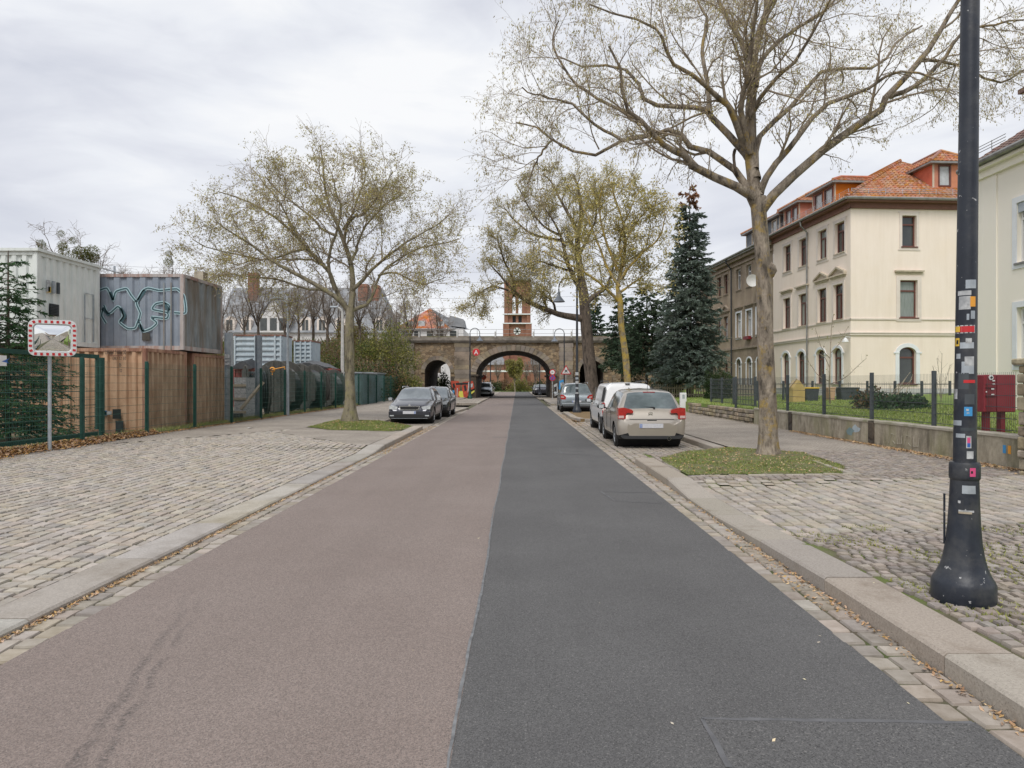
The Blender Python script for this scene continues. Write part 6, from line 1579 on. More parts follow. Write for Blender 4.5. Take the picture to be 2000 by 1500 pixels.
for k, (u, m, lab, w) in enumerate(((1546, 'grey_post', 'dark bin left of the yellow lidded bins', 18), (1582, 'grey_post', 'bin with bright yellow lid beside the playhouse', 26), (1620, 'cont_brown', 'brown tub at the foot of the bare sapling', 14), (1655, 'grey_post', 'long dark planter right of the bare sapling', 36))):
    Y = 31; a = PX(u - w / 2, 775, Y); b = PX(u + w / 2, 759, Y)
    t = thing('garden_bin', lab, 'bin', ((a[0] + b[0]) / 2, Y, .85), group='bins and tubs on the lawn')
    mb = MB(); mb.prism([(a[0] + .05, .82), (b[0] - .05, .82), (b[0], b[2]), (a[0], b[2])], Y - .25, Y + .25, 'xz'); mb.build('bin_body', MAT[m], t)
    mb = MB(); mb.box(a[0] - .02, b[0] + .02, Y - .27, Y + .27, b[2] + .002, b[2] + .06, bev=.01); mb.build('lid', MAT['amber'] if k == 1 else MAT[m], t)
oh2 = thing('opposite_house', 'cream house with red window frames seen reflected in the traffic mirror', 'house', (9, -30, .1))
mb = MB(); mb.box(3, 24, -38, -29, .1, 9.5); mb.build('wall', MAT['cream'], oh2)
mb = MB(); mb.prism([(2.5, 9.52), (24.5, 9.52), (21, 13), (6, 13)], -38.5, -28.6, 'xz'); mb.build('roof', MAT['tile'], oh2)
for x in (8, 11, 14, 17):
    for z in (1.6, 4.6, 7.2): mb = MB(); mb.box(x, x + 1.5, -28.99, -28.94, z, z + 1.6); mb.build('window', MAT['frame_brown'], oh2)
sheet('lawn_behind', [3.5, 30], [-28, -18], .1, MAT['lawn'])
sheet('pavement_behind', [2.1, 30], [-18, 1.0], .08, MAT['path'])
sheet('pavement_behind_left', [-30, -3.05], [-60, 1.2], .05, MAT['path'])
def spawn(P, Rr, n, lf, ang, K=5, wob=.18, up=.0, tmin=.2, rf=.7, rmin=.003, r_=None, taper=.35, labs=None, tmax=1.0):
    N, Kp, _ = P.shape
    idx = np.repeat(np.arange(N), n); M = len(idx)
    t = (np.tile(np.arange(n), N) + r_.random(M)) / n * (tmax - tmin) + tmin
    s = t * (Kp - 1); i = np.clip(s.astype(int), 0, Kp - 2); f = (s - i)[:, None]
    A = P[idx, i]; B = P[idx, i + 1]; pos = A * (1 - f) + B * f
    tan = B - A; tan /= np.linalg.norm(tan, axis=1, keepdims=True) + 1e-9
    rad = (Rr[idx, i] * (1 - f[:, 0]) + Rr[idx, i + 1] * f[:, 0])
    plen = np.linalg.norm(np.diff(P, axis=1), axis=2).sum(1)[idx]
    L = (labs if labs is not None else plen * lf) * r_.uniform(.55, 1.25, M) * (1.15 - .5 * t)
    rv = r_.normal(size=(M, 3)); perp = rv - (rv * tan).sum(1, keepdims=True) * tan; perp /= np.linalg.norm(perp, axis=1, keepdims=True) + 1e-9
    a = r_.uniform(ang[0], ang[1], M)[:, None]
    d_ = tan * np.cos(a) + perp * np.sin(a)
    r0 = np.maximum(rad * rf * r_.uniform(.7, 1.0, M), rmin)
    Q = np.empty((M, K, 3)); Q[:, 0] = pos
    for k in range(1, K):
        d_ = d_ + r_.normal(0, wob, (M, 3)); d_[:, 2] += up
        d_ /= np.linalg.norm(d_, axis=1, keepdims=True)
        Q[:, k] = Q[:, k - 1] + d_ * (L / (K - 1))[:, None]
    RR = r0[:, None] * np.linspace(1, taper, K)[None]
    return Q, np.maximum(RR, rmin * .6)
def leaf_quads(P, per, size, r_, hang=.5, aspect=.3, spread=.05):
    """per quads for every branch in P (N,K,3), near its outer half"""
    N, K, _ = P.shape; idx = np.repeat(np.arange(N), per); M = len(idx)
    t = r_.uniform(.3, 1.0, M) * (K - 1); i = np.clip(t.astype(int), 0, K - 2); f = (t - i)[:, None]
    c = P[idx, i] * (1 - f) + P[idx, i + 1] * f + r_.normal(0, spread, (M, 3))
    u = r_.normal(size=(M, 3)); u[:, 2] -= hang * 2.2; u /= np.linalg.norm(u, axis=1, keepdims=True)
    w = np.cross(u, r_.normal(size=(M, 3))); w /= np.linalg.norm(w, axis=1, keepdims=True)
    s = (size * r_.uniform(.6, 1.3, M))[:, None]
    a = c; b = c + u * s * .5 + w * s * aspect; d_ = c + u * s * .5 - w * s * aspect; e = c + u * s
    V = np.stack([a, b, e, d_], 1).reshape(-1, 3)
    return V, (np.arange(M) * 4)[:, None] + np.arange(4)[None]
def limb3(pts, Y0, Y1, K=12, r0=6, r1=1.5, Yb=None):
    """photo polyline -> space polyline whose depth runs from Y0 to Y1; radii in photo pixels"""
    p = smooth_line(np.array([(a, b, 0) for a, b in pts], float), K)
    t = np.linspace(0, 1, K); Y = Y0 + (Y1 - Y0) * t
    P = np.stack([PX(a[0], a[1], y) for a, y in zip(p, Y)])
    Rr = (r0 + (r1 - r0) * t ** .8) * Y / F
    return P, Rr
def resamp(P, Rr, K=12):
    t = np.linspace(0, len(P) - 1, K); i = np.clip(t.astype(int), 0, len(P) - 2); f = t - i
    return P[i] * (1 - f)[:, None] + P[i + 1] * f[:, None], Rr[i] * (1 - f) + Rr[i + 1] * f
def make_tree(name, label, base, trunk, tr_r, limbs, bark, twigm, leafm, seed, n1=10, n2=9, n3=7, l1=None, l2=.75, l3=.32, leaf=.06, per=3, up1=.04, group=None, hang=.6, rmin=.0032, wob=.2, leafmats=None, aspect=.25, sides=8, flare=1.5, lfs=.05, l1n=1.7, env=None):
    r_ = np.random.default_rng(seed)
    t = thing(name, label, 'tree', base, group=group)
    tp = smooth_line(trunk, 22); rr = np.interp(np.linspace(0, 1, 22), np.linspace(0, 1, len(tr_r)), tr_r)
    n = 18; V, f = tubes(tp[None], rr[None], n)
    a = np.tile(np.arange(n), 22); h = np.repeat(np.arange(22), n)
    rel = V - np.repeat(tp, n, 0); lump = 1 + .05 * np.sin(a * 2 * np.pi / n * 3 + h * .4) + .04 * np.sin(a * 2 * np.pi / n * 5 - h * .9) + r_.normal(0, .015, len(V))
    root = np.clip(1 - h / 2.5, 0, 1) * (flare - 1) * (1 + .35 * np.sin(a * 2 * np.pi / n * 4 + 1))
    V = np.repeat(tp, n, 0) + rel * (lump + root)[:, None]
    MB().raw(V, f).build('trunk', bark, t, smooth=True)
    LP = []; LR = []
    for P, Rr in limbs:
        K = len(P); P = P + np.r_[[[0, 0, 0]], r_.normal(0, .012, (K - 1, 3))] * 1.0
        V, f = tubes(P[None], Rr[None], sides); MB().raw(V, f).build('limb', bark, t, smooth=True)
        a, b = resamp(P, Rr); LP.append(a); LR.append(b)
    LP = np.array(LP); LR = np.array(LR)
    tw = MB()
    P1, R1 = spawn(LP, LR, n1, 0, (.4, 1.1), K=7, wob=wob, up=up1, tmin=.18, rf=.55, rmin=rmin * 2.2, r_=r_, labs=l1n)
    V, f = tubes(P1, R1, 5); tw.raw(V, f)
    P2, R2 = spawn(P1, R1, n2, 0, (.35, 1.1), K=6, wob=wob * 1.1, up=.0, tmin=.12, rf=.6, rmin=rmin * 1.4, r_=r_, labs=l2)
    V, f = tubes(P2, R2, 4); tw.raw(V, f)
    P3, R3 = spawn(P2, R2, n3, 0, (.3, 1.1), K=4, wob=wob * 1.2, up=-.06, tmin=.1, rf=.7, rmin=rmin, r_=r_, labs=l3)
    if env:
        c_, s_ = np.array(env[0]), np.array(env[1]); lo_ = 2.4 if name == 'street_tree' and base[0] < 0 else 9
        d3 = (P3[:, -1] - c_) / s_; e3 = np.where(d3[:, 2] < 0, d3[:, 2] * s_[2] / lo_, d3[:, 2]); k3 = (d3[:, 0] ** 2 + d3[:, 1] ** 2 + e3 ** 2) < r_.uniform(.85, 1.12, len(d3)) ** 2
        P3, R3 = P3[k3], R3[k3]
    V, f = tubes(P3, R3, 3); tw.raw(V, f)
    tw.build('twigs', twigm, t, smooth=True, kind='stuff')
    if leafm and per:
        ms = leafmats or [leafm]
        for k, m in enumerate(ms):
            V, f = leaf_quads(P3[k::len(ms)], per, leaf, r_, hang=hang, aspect=aspect, spread=lfs); MB().raw(V, f).build('foliage', m, t, kind='stuff')
    return t
TB = 14.4
def tb(u, v, Y=TB): return PX(u, v, Y)
trunkB = [np.array([*(PX(1500, 0, TB)[:2]), .06]), tb(1500, 872), tb(1500, 838), tb(1499, 780), tb(1497, 700), tb(1494, 600), tb(1489, 500), tb(1483, 430), tb(1479, 385)]
rB = [.27, .215, .185, .174, .168, .162, .152, .156, .16]
L = lambda pts, dy, r0, r1: limb3(pts, TB, TB + dy, 14, r0, r1)
limbsB = [
    L([(1476, 400), (1460, 375), (1415, 354), (1355, 327), (1334, 303), (1307, 291), (1280, 267), (1250, 234), (1220, 207), (1213, 150), (1190, 90)], -1.5, 11, 2),
    L([(1470, 385), (1457, 360), (1436, 330), (1385, 294), (1349, 288), (1328, 261), (1304, 253), (1274, 264), (1214, 273), (1163, 306), (1118, 295), (1079, 273), (1049, 249), (1010, 240)], .8, 8.5, 1.3),
    L([(1478, 350), (1472, 327), (1448, 288), (1403, 240), (1382, 219), (1364, 210), (1280, 205), (1253, 189), (1241, 150), (1199, 126), (1145, 132), (1090, 110)], 1.6, 9, 1.5),
    L([(1382, 219), (1385, 180), (1373, 120), (1376, 70), (1382, 39), (1367, 10), (1350, -40)], .4, 5.5, 1.5),
    L([(1455, 290), (1442, 255), (1424, 210), (1391, 180), (1361, 150), (1310, 120), (1295, 80), (1280, 54), (1220, 30), (1150, 10)], -2.2, 7, 1.5),
    L([(1480, 385), (1469, 354), (1464, 240), (1469, 156), (1475, 90), (1496, 30), (1505, -60)], .5, 14, 6),
    L([(1469, 156), (1445, 75), (1409, 15), (1390, -40)], 1.2, 6, 3),
    L([(1465, 300), (1448, 210), (1458, 150), (1470, 60), (1478, -20)], -1.5, 7.5, 3),
    L([(1484, 380), (1490, 360), (1514, 324), (1550, 282), (1580, 237), (1625, 195), (1685, 180), (1736, 147), (1775, 138), (1840, 160)], -1.2, 8, 1.8),
    L([(1488, 410), (1499, 395), (1544, 348), (1628, 279), (1715, 219), (1736, 186), (1805, 111), (1835, 60), (1868, 9), (1900, -40)], -.6, 11, 3),
    L([(1736, 190), (1775, 174), (1832, 129), (1874, 69), (1930, 50), (2000, 40)], -1.0, 6, 1.6),
    L([(1476, 330), (1481, 270), (1535, 219), (1580, 165), (1616, 135), (1712, 129), (1751, 84), (1800, 50)], 2.2, 6.5, 1.6),
    L([(1476, 170), (1484, 126), (1520, 81), (1556, 57), (1616, 18), (1655, -30)], 1.0, 6, 2),
    L([(1466, 230), (1500, 170), (1560, 110), (1600, 40), (1640, -30)], -2.0, 5, 1.8),
    L([(1800, 115), (1880, 130), (1950, 160), (2010, 130)], .5, 3.5, 1.5),
    L([(1214, 273), (1160, 240), (1110, 200), (1060, 190), (1020, 170)], -.6, 3.5, 1.3),
    L([(1079, 273), (1050, 310), (1030, 360)], .4, 2.5, 1.2),
    L([(1250, 234), (1180, 200), (1120, 160), (1080, 90), (1090, 40)], .4, 4, 1.3),
]
make_tree('street_tree', 'big street tree with thick lichened trunk and wide bare crown beside the silver hatchback', (trunkB[0][0], trunkB[0][1], .1), trunkB, rB, limbsB, MAT['bark_b'], MAT['twig'], MAT['leaf_b'], 11,
          n1=8, n2=8, n3=7, l2=.92, l3=.38, l1n=1.7, leaf=.058, per=5, env=((5.6, 14.4, 7.4), (6.4, 5.5, 8.6)), group='street trees', hang=1.0, aspect=.16, rmin=.0022, leafmats=[MAT['leaf_pod'], MAT['leaf_a'], MAT['leaf_b']], lfs=.03, flare=1.15, up1=.07)
bt_ = [o for o in bpy.data.objects if o.name == 'street_tree'][0]
c_ = tb(1503, 528); mb = MB(); mb.lathe([(.02, -.17), (.09, -.12), (.15, -.02), (.13, .07), (.05, .15), (0, .17)], 14); mb.V[-1] = mb.V[-1] * np.array([1, 1, 1.1]) + rng.normal(0, .006, mb.V[-1].shape) + c_; mb.build('burl', MAT['bark_b'], bt_, smooth=True)
mb = MB(); mb.tube(smooth_line([tb(1440, 345, 14.2), tb(1436, 330, 14.1), tb(1433, 305, 14.1), tb(1436, 291, 14.0)], 8), [.035, .032, .03, .03, .03, .032, .035, .03], 7); mb.build('dead_stub', MAT['bark_d'], bt_, smooth=True)
TA = 26.6
trunkA = [np.array([*PX(683, 0, TA)[:2], .06]), PX(684, 760, TA), PX(683, 700, TA), PX(682, 650, TA), PX(684, 600, TA)]
rA_ = [.24, .19, .17, .165, .16]
LA = lambda pts, dy, r0, r1: limb3(pts, TA, TA + dy, 14, r0, r1)
def ca(*p): return [(320 + x * .31, 250 + y * .31) for x, y in p]
limbsA = [
    LA(ca((1160, 1150), (1100, 1080), (960, 990), (800, 900), (700, 850), (600, 770), (500, 700), (400, 640), (330, 590)), -1.5, 5.5, 1),
    LA(ca((1090, 1060), (1010, 1020), (900, 1010), (700, 950), (560, 940), (430, 920), (330, 940)), 1.4, 3, .8),
    LA(ca((1150, 1130), (1080, 1020), (1040, 900), (900, 760), (830, 680), (700, 560), (560, 480), (440, 430), (340, 400)), 1.6, 5, 1),
    LA(ca((1080, 1020), (1040, 900), (1050, 760), (1090, 650), (1120, 500), (1080, 400), (1060, 300)), -1.8, 4, 1),
    LA(ca((1090, 680), (1000, 640), (930, 560), (800, 460), (700, 380), (640, 300)), -.6, 3, .8),
    LA(ca((1180, 1130), (1190, 1000), (1180, 850), (1140, 740), (1100, 620), (1040, 480), (1010, 330), (1000, 200), (990, 110)), .4, 6.5, 1),
    LA(ca((1185, 1020), (1250, 960), (1300, 900), (1400, 810), (1500, 740), (1600, 680), (1720, 610), (1800, 540)), -1.2, 4.5, .9),
    LA(ca((1190, 1150), (1260, 1120), (1310, 1070), (1340, 980), (1380, 900), (1480, 830), (1600, 760), (1750, 730), (1860, 700)), 1.4, 4, .9),
    LA(ca((1350, 930), (1450, 910), (1560, 960), (1650, 980), (1780, 940)), -.8, 2.4, .8),
    LA(ca((1170, 860), (1210, 780), (1230, 700), (1300, 580), (1400, 480), (1500, 420)), 1.5, 3.5, .9),
    LA(ca((1130, 640), (1200, 560), (1260, 540), (1380, 380), (1440, 280)), -1.6, 3, .8),
    LA(ca((1140, 740), (1150, 640), (1230, 420), (1270, 300), (1240, 160)), .8, 3, .8),
    LA(ca((900, 760), (780, 790), (660, 830), (480, 800), (300, 760), (180, 700)), -1.4, 2.8, .8),
    LA(ca((1030, 880), (920, 830), (760, 830), (620, 830), (440, 860)), 2.0, 2.5, .8),
    LA(ca((860, 700), (800, 600), (720, 460), (620, 330), (560, 260)), .8, 2.5, .8),
]
make_tree('street_tree', 'left street tree with smooth straight trunk in the grass square, sparse yellowing crown', (trunkA[0][0], trunkA[0][1], .1), trunkA, rA_, limbsA, MAT['bark_a'], MAT['twig'], MAT['leaf_a'], 12,
          n1=10, n2=8, n3=7, l2=1.1, l3=.45, l1n=2.0, leaf=.085, per=6, env=((PX(640, 0, TA)[0], TA, 6.3), (5.9, 5.5, 4.9)), group='street trees', hang=.5, aspect=.2, rmin=.0042, leafmats=[MAT['leaf_a'], MAT['leaf_b'], MAT['leaf_a']], lfs=.06, wob=.17)
TC = 36.0
trunkC = [np.array([*PX(1226, 0, TC)[:2], .06]), PX(1226, 750, TC), PX(1221, 690, TC), PX(1214, 640, TC), PX(1211, 590, TC), PX(1208, 570, TC)]
LC = lambda pts, dy, r0, r1: limb3(pts, TC, TC + dy, 12, r0, r1)
limbsC = [
    LC([(1209, 590), (1206, 560), (1215, 520), (1222, 480), (1215, 430), (1200, 380), (1190, 350)], .5, 5, 1),
    LC([(1208, 588), (1190, 570), (1165, 548), (1130, 525), (1095, 510), (1060, 490)], -1.2, 4, 1),
    LC([(1210, 560), (1185, 520), (1170, 480), (1150, 430), (1130, 390)], 1.5, 3.5, 1),
    LC([(1214, 545), (1230, 520), (1260, 490), (1290, 460), (1300, 420)], -1.5, 3.5, 1),
    LC([(1218, 520), (1210, 470), (1230, 410), (1250, 370)], 1.2, 3, .8),
    LC([(1212, 570), (1240, 550), (1270, 530)], 1.0, 3, .8),
    LC([(1206, 530), (1180, 460), (1170, 400), (1180, 350)], -1.0, 3, .8),
    LC([(1200, 520), (1240, 440), (1275, 400)], -.6, 2, .8)]
make_tree('street_tree', 'slender street tree with yellow lichened trunk behind the white van', (trunkC[0][0], trunkC[0][1], .1), trunkC, [.21, .18, .17, .16, .15, .13], limbsC, MAT['bark_c'], MAT['twig_moss'], MAT['leaf_c'], 13,
          n1=11, n2=8, n3=6, l2=.95, l3=.45, l1n=1.6, leaf=.11, per=3, group='street trees', hang=.4, aspect=.28, rmin=.007, leafmats=[MAT['leaf_c'], MAT['leaf_a'], MAT['leaf_c']], lfs=.08)
TD = 47.0
trunkD = [np.array([*PX(1158, 0, TD)[:2], .05]), PX(1155, 740, TD), PX(1149, 680, TD), PX(1144, 620, TD), PX(1139, 575, TD), PX(1135, 545, TD)]
LD = lambda pts, dy, r0, r1: limb3(pts, TD, TD + dy, 14, r0, r1)
limbsD = [
    LD([(1137, 560), (1132, 520), (1128, 470), (1135, 420), (1130, 370), (1120, 340)], .5, 9, 1.5),
    LD([(1136, 622), (1110, 618), (1085, 612), (1050, 598), (1025, 586), (1005, 570), (990, 555), (975, 535), (955, 515)], -2, 7.5, 1.2),
    LD([(1005, 570), (1000, 540), (985, 510), (975, 480), (970, 460)], -1, 3, 1),
    LD([(1010, 574), (985, 565), (960, 560), (935, 575), (925, 600)], -1, 2.5, .8),
    LD([(1138, 570), (1120, 540), (1105, 500), (1095, 460), (1080, 430), (1060, 400)], -1.5, 6, 1),
    LD([(1100, 470), (1070, 465), (1035, 455), (1005, 430), (985, 405)], 1.0, 3.5, 1),
    LD([(1146, 590), (1165, 575), (1185, 560), (1195, 530), (1200, 490)], 1.5, 6, 1),
    LD([(1130, 500), (1150, 460), (1165, 420), (1160, 370)], -1.8, 4, 1),
    LD([(1085, 612), (1080, 590), (1060, 575), (1045, 560)], -1.5, 3, .8),
    LD([(1115, 530), (1085, 520), (1050, 510), (1025, 520)], -1.5, 3, .8),
    LD([(1128, 450), (1100, 400), (1080, 360), (1060, 340)], 1.5, 4, 1),
    LD([(1095, 460), (1060, 440), (1030, 400), (1010, 360)], -.6, 3, .8)]
make_tree('old_tree', 'thick dark trunked old tree leaning before the bridge with one long low limb', (trunkD[0][0], trunkD[0][1], .1), trunkD, [.52, .43, .40, .38, .34, .28], limbsD, MAT['bark_d'], MAT['twig_moss'], MAT['leaf_c'], 14,
          n1=10, n2=9, n3=7, l2=1.0, l3=.55, l1n=1.9, leaf=.12, per=3, hang=.5, aspect=.24, rmin=.009, leafmats=[MAT['leaf_c'], MAT['leaf_a'], MAT['leaf_b']], lfs=.1)
def bare_tree(label, base, h, spread, seed, bark, twigm, leafm=None, group=None, per=0, name='bare_tree', rmin=.010, n1=8, n2=7, n3=5, lean=0, leaf=.14, r0=None, nl=6, split=.4):
    r_ = np.random.default_rng(seed); b = np.array(base, float); r0 = r0 or h * .018
    top = b + np.array([lean, 0, h * split])
    tr = [b, b * .5 + top * .5 + r_.normal(0, .08, 3) * [1, 1, 0], top]
    limbs = []
    for k in range(nl):
        a = 2 * math.pi * k / nl + r_.uniform(-.4, .4); e = r_.uniform(.25, 1.0) if k else .1
        z0 = b[2] + h * split * r_.uniform(.65, 1.0); st = b + (top - b) * (z0 - b[2]) / (h * split)
        en = np.array([top[0] + spread * e * math.cos(a), top[1] + spread * e * math.sin(a), b[2] + h * r_.uniform(.72, .95)])
        mid = st * .55 + en * .45 + np.array([math.cos(a), math.sin(a), 0]) * spread * e * .15
        P = smooth_line([st, mid, en], 10) + np.r_[[[0, 0, 0]], r_.normal(0, .06, (9, 3))]
        limbs.append((P, np.linspace(r0 * .6, rmin * 1.5, 10)))
    return make_tree(name, label, base, tr, [r0 * 1.25, r0, r0 * .75], limbs, bark, twigm, leafm, seed + 50, n1=n1, n2=n2, n3=n3, l1n=h * .17, l2=h * .09, l3=h * .05, leaf=leaf, per=per, group=group, rmin=rmin, sides=5, flare=1.1, lfs=.12)
bt = bare_tree('bare thin tree standing on the railway embankment behind the skips', (PX(640, 0, 70)[0], 70, 4.8), 8.0, 2.6, 31, MAT['bark_d'], MAT['twig_grey'], MAT['bush_brown'], 'bare trees on the embankment', per=0, n3=4)
r2 = np.random.default_rng(5)
for k, (u, Y, z, s_) in enumerate(((478, 76, 5.7, .78), (505, 72, 5.4, .95), (556, 69, 4.4, .9), (583, 74, 5.7, .85), (612, 76, 5.7, 1.0), (662, 80, 5.7, .85), (703, 71, 5.2, .9), (731, 74, 5.7, .8), (760, 82, 5.7, .7))):
    copy_tree(bt, loc=(PX(u, 0, Y)[0], Y, z), rot=k * 1.3 + .4, scale=s_, label='bare embankment tree ' + ['leftmost, before the first slate-roof dormer', 'below the brick chimney, left of the white gable', 'beside the bent grey light pole', 'right of the white gable, behind the skips', 'just left of the thin one by the smaller skip', 'touching the white light pole', 'right of the street tree trunk', 'under the right-hand chimneys of the slate roof', 'at the right end of the slate roof'][k])
bt2 = bare_tree('spindly bare tree among others beyond the bridge parapet', (PX(800, 0, 90)[0], 90, 3.4), 11, 3.2, 33, MAT['bark_d'], MAT['twig_grey'], MAT['bush_brown'], 'bare trees beyond the bridge', per=0, rmin=.013, n3=4)
for k, (u, Y, s_) in enumerate(((858, 92, .85), (773, 95, .95), (888, 118, .8), (1045, 110, .62), (1075, 112, .7), (945, 125, .5), (922, 122, .55))):
    copy_tree(bt2, loc=(PX(u, 0, Y)[0], Y, 3.0 if Y < 99 else 0), rot=k * 1.7 + 1, scale=s_, label='spindly bare tree ' + ['in front of the orange roof', 'at the left end of the bridge railing', 'right of the orange roofed house', 'behind the bridge right of the church tower', 'behind the bridge above the warning sign', 'seen under the arch at its left side', 'behind the bridge left of the church tower'][k])
def mistletoe(parent, P, r, seed):
    r_ = np.random.default_rng(seed); n = 420
    d_ = r_.normal(size=(n, 3)); d_ /= np.linalg.norm(d_, axis=1, keepdims=True); c = np.array(P) + d_ * r * (r_.random((n, 1)) ** .35)
    u = d_ + r_.normal(0, .5, (n, 3)); u /= np.linalg.norm(u, axis=1, keepdims=True); w = np.cross(u, r_.normal(size=(n, 3))); w /= np.linalg.norm(w, axis=1, keepdims=True)
    s = r * .28; V = np.stack([c, c + u * s * .5 + w * s * .2, c + u * s, c + u * s * .5 - w * s * .2], 1).reshape(-1, 3)
    MB().raw(V, (np.arange(n) * 4)[:, None] + np.arange(4)[None]).build('mistletoe', MAT['mistletoe'], parent, kind='stuff')
MY = 48
mt = bare_tree('gnarled bare tree with dark mistletoe clumps above the white container', (PX(140, 0, MY)[0], MY, .2), 12.2, 2.6, 35, MAT['bark_d'], MAT['twig_grey'], None, 'mistletoe trees', name='mistletoe_tree', n1=6, n2=6, n3=4, r0=.22, nl=7, split=.62)
for k, (u, v, r_) in enumerate(((119, 456, .20), (143, 470, .22), (122, 480, .27), (126, 491, .32), (156, 493, .40), (165, 498, .42), (180, 492, .40), (172, 506, .36), (183, 503, .3), (150, 500, .34))): mistletoe(mt, PX(u, v, MY), r_ * 1.15, 70 + k)
mt2 = bare_tree('thin tree with one big mistletoe ball above the graffiti container', (PX(327, 0, MY)[0], MY, .2), 10.4, 1.6, 36, MAT['bark_d'], MAT['twig_grey'], None, 'mistletoe trees', name='mistletoe_tree', n1=5, n2=5, n3=4, r0=.14, nl=5, split=.7)
for k, (u, v, r_) in enumerate(((329, 512, .28), (330, 496, .2))): mistletoe(mt2, PX(u, v, MY), r_ * 1.15, 90 + k)
mt3 = bare_tree('small mistletoe topped tree just showing over the white container roof', (PX(82, 0, MY)[0], MY, .2), 9.9, 1.0, 38, MAT['bark_d'], MAT['twig_grey'], None, 'mistletoe trees', name='mistletoe_tree', n1=4, n2=4, n3=3, r0=.14, nl=4, split=.75)
for k, (u, v, r_) in enumerate(((80, 476, .28), (84, 484, .3))): mistletoe(mt3, PX(u, v, MY), r_, 95 + k)
bt3 = bare_tree('far bare tree whose fine twigs show between the containers and sky', (PX(225, 0, 70)[0], 70, .2), 13.5, 4.2, 39, MAT['bark_d'], MAT['twig_grey'], None, 'far bare trees behind the containers', rmin=.011)
for k, (u, Y, s_) in enumerate(((262, 74, 1.0), (300, 72, .88), (350, 70, .94), (385, 76, 1.0), (195, 78, 1.05), (420, 80, .95))):
    copy_tree(bt3, loc=(PX(u, 0, Y)[0], Y, .2), rot=k * 1.1, scale=s_, label='far bare treetop ' + ['over the left part of the graffiti container', 'over the middle of the graffiti container', 'over the graffiti container corner', 'right of the tan block on the container', 'where white and graffiti containers meet', 'behind the left street tree crown edge'][k])
wt = bare_tree('yellow-green drooping tree seen through the main bridge arch', (PX(1006, 0, 128)[0], 128, 0), 6.5, 3.2, 41, MAT['bark_a'], MAT['twig_moss'], MAT['bush_yellow'], per=5, name='willow_tree', leaf=.3, rmin=.02, n1=7, n2=6, n3=4, nl=8)
def conifer(label, base, h, rad, seed, m, bark=None, group=None, n=330, nt=11, per=5, size=.11, droop=-.25, prof=.85, low=.08, name='spruce_tree', topm=None, tipup=.35, wq=.30, leader=0):
    r_ = np.random.default_rng(seed); b = np.array(base, float)
    t = thing(name, label, 'tree', base, group=group)
    MB().tube([b, b + [0, 0, h * .5], b + [0, 0, h * .97 + leader]], [h * .014, h * .008, .012], 9).build('trunk', bark or MAT['bark_d'], t, smooth=True)
    f = 1 - (1 - r_.random(n)) ** .62 * (1 - low) - low * 0
    f = low + (1 - low) * (1 - np.sqrt(1 - np.linspace(0.0, .995, n))) ; f = np.clip(f + r_.normal(0, .006, n), low, .995)
    L = rad * (1 - f) ** prof * r_.uniform(.72, 1.12, n) + .10
    a = np.arange(n) * 2.399 + r_.normal(0, .3, n)
    K = 6; P = np.empty((n, K, 3)); P[:, 0] = b + np.stack([0 * f, 0 * f, f * h], 1)
    s = np.linspace(0, 1, K)
    for k in range(1, K):
        rr = L * s[k]; zz = droop * L * s[k] * (1.3 - tipup * 1.5 * s[k] ** 2) + .25 * L * f * s[k]
        P[:, k] = b + np.stack([np.cos(a) * rr, np.sin(a) * rr, f * h + zz], 1) + r_.normal(0, .03, (n, 3))
    Rb = (.006 + .010 * L)[:, None] * np.linspace(1, .25, K)[None]
    V, fc = tubes(P, Rb, 4); MB().raw(V, fc).build('branches', bark or MAT['bark_d'], t, kind='stuff')
    M = n * nt; idx = np.repeat(np.arange(n), nt); tt = r_.uniform(.12, 1, M); ss = tt * (K - 1); i = np.clip(ss.astype(int), 0, K - 2); ff = (ss - i)[:, None]
    pos = P[idx, i] * (1 - ff) + P[idx, i + 1] * ff; tan = P[idx, i + 1] - P[idx, i]; tan /= np.linalg.norm(tan, axis=1, keepdims=True)
    sd = np.cross(tan, [0, 0, 1.0]); sd /= np.linalg.norm(sd, axis=1, keepdims=True); sg = r_.choice([-1, 1], M)[:, None]
    dd = tan * r_.uniform(.5, 1.1, (M, 1)) + sd * sg * r_.uniform(.4, 1.0, (M, 1)) + np.array([0, 0, -.25]) + r_.normal(0, .15, (M, 3)); dd /= np.linalg.norm(dd, axis=1, keepdims=True)
    tl = (L[idx] * .34 * (1.1 - tt * .6) + .06)[:, None]
    T2 = np.stack([pos, pos + dd * tl * .5, pos + dd * tl + np.array([0, 0, -.05]) * tl], 1)
    N2 = M * per; id2 = np.repeat(np.arange(M), per); u = r_.random((N2, 1)); c = T2[id2, 0] * (1 - u) + T2[id2, 2] * u
    d2 = dd[id2] + r_.normal(0, .33, (N2, 3)); d2 /= np.linalg.norm(d2, axis=1, keepdims=True); w = np.cross(d2, r_.normal(0, 1, (N2, 3)) + [0, 0, 1.2]); w /= np.linalg.norm(w, axis=1, keepdims=True)
    s2 = size * r_.uniform(.6, 1.3, (N2, 1)); V = np.stack([c - d2 * s2 * .2, c + d2 * s2 * .4 + w * s2 * wq, c + d2 * s2, c + d2 * s2 * .4 - w * s2 * wq], 1).reshape(-1, 3)
    fc = (np.arange(N2) * 4)[:, None] + np.arange(4)[None]
    if topm is None: MB().raw(V, fc).build('needles', m, t, kind='stuff')
    else:
        hi = c[:, 2] > b[2] + h * .86
        for msk, mm, nm in ((~hi, m, 'needles'), (hi, topm, 'cones')):
            vv = V.reshape(-1, 4, 3)[msk].reshape(-1, 3); MB().raw(vv, (np.arange(msk.sum()) * 4)[:, None] + np.arange(4)[None]).build(nm, mm, t, kind='stuff')
    return t
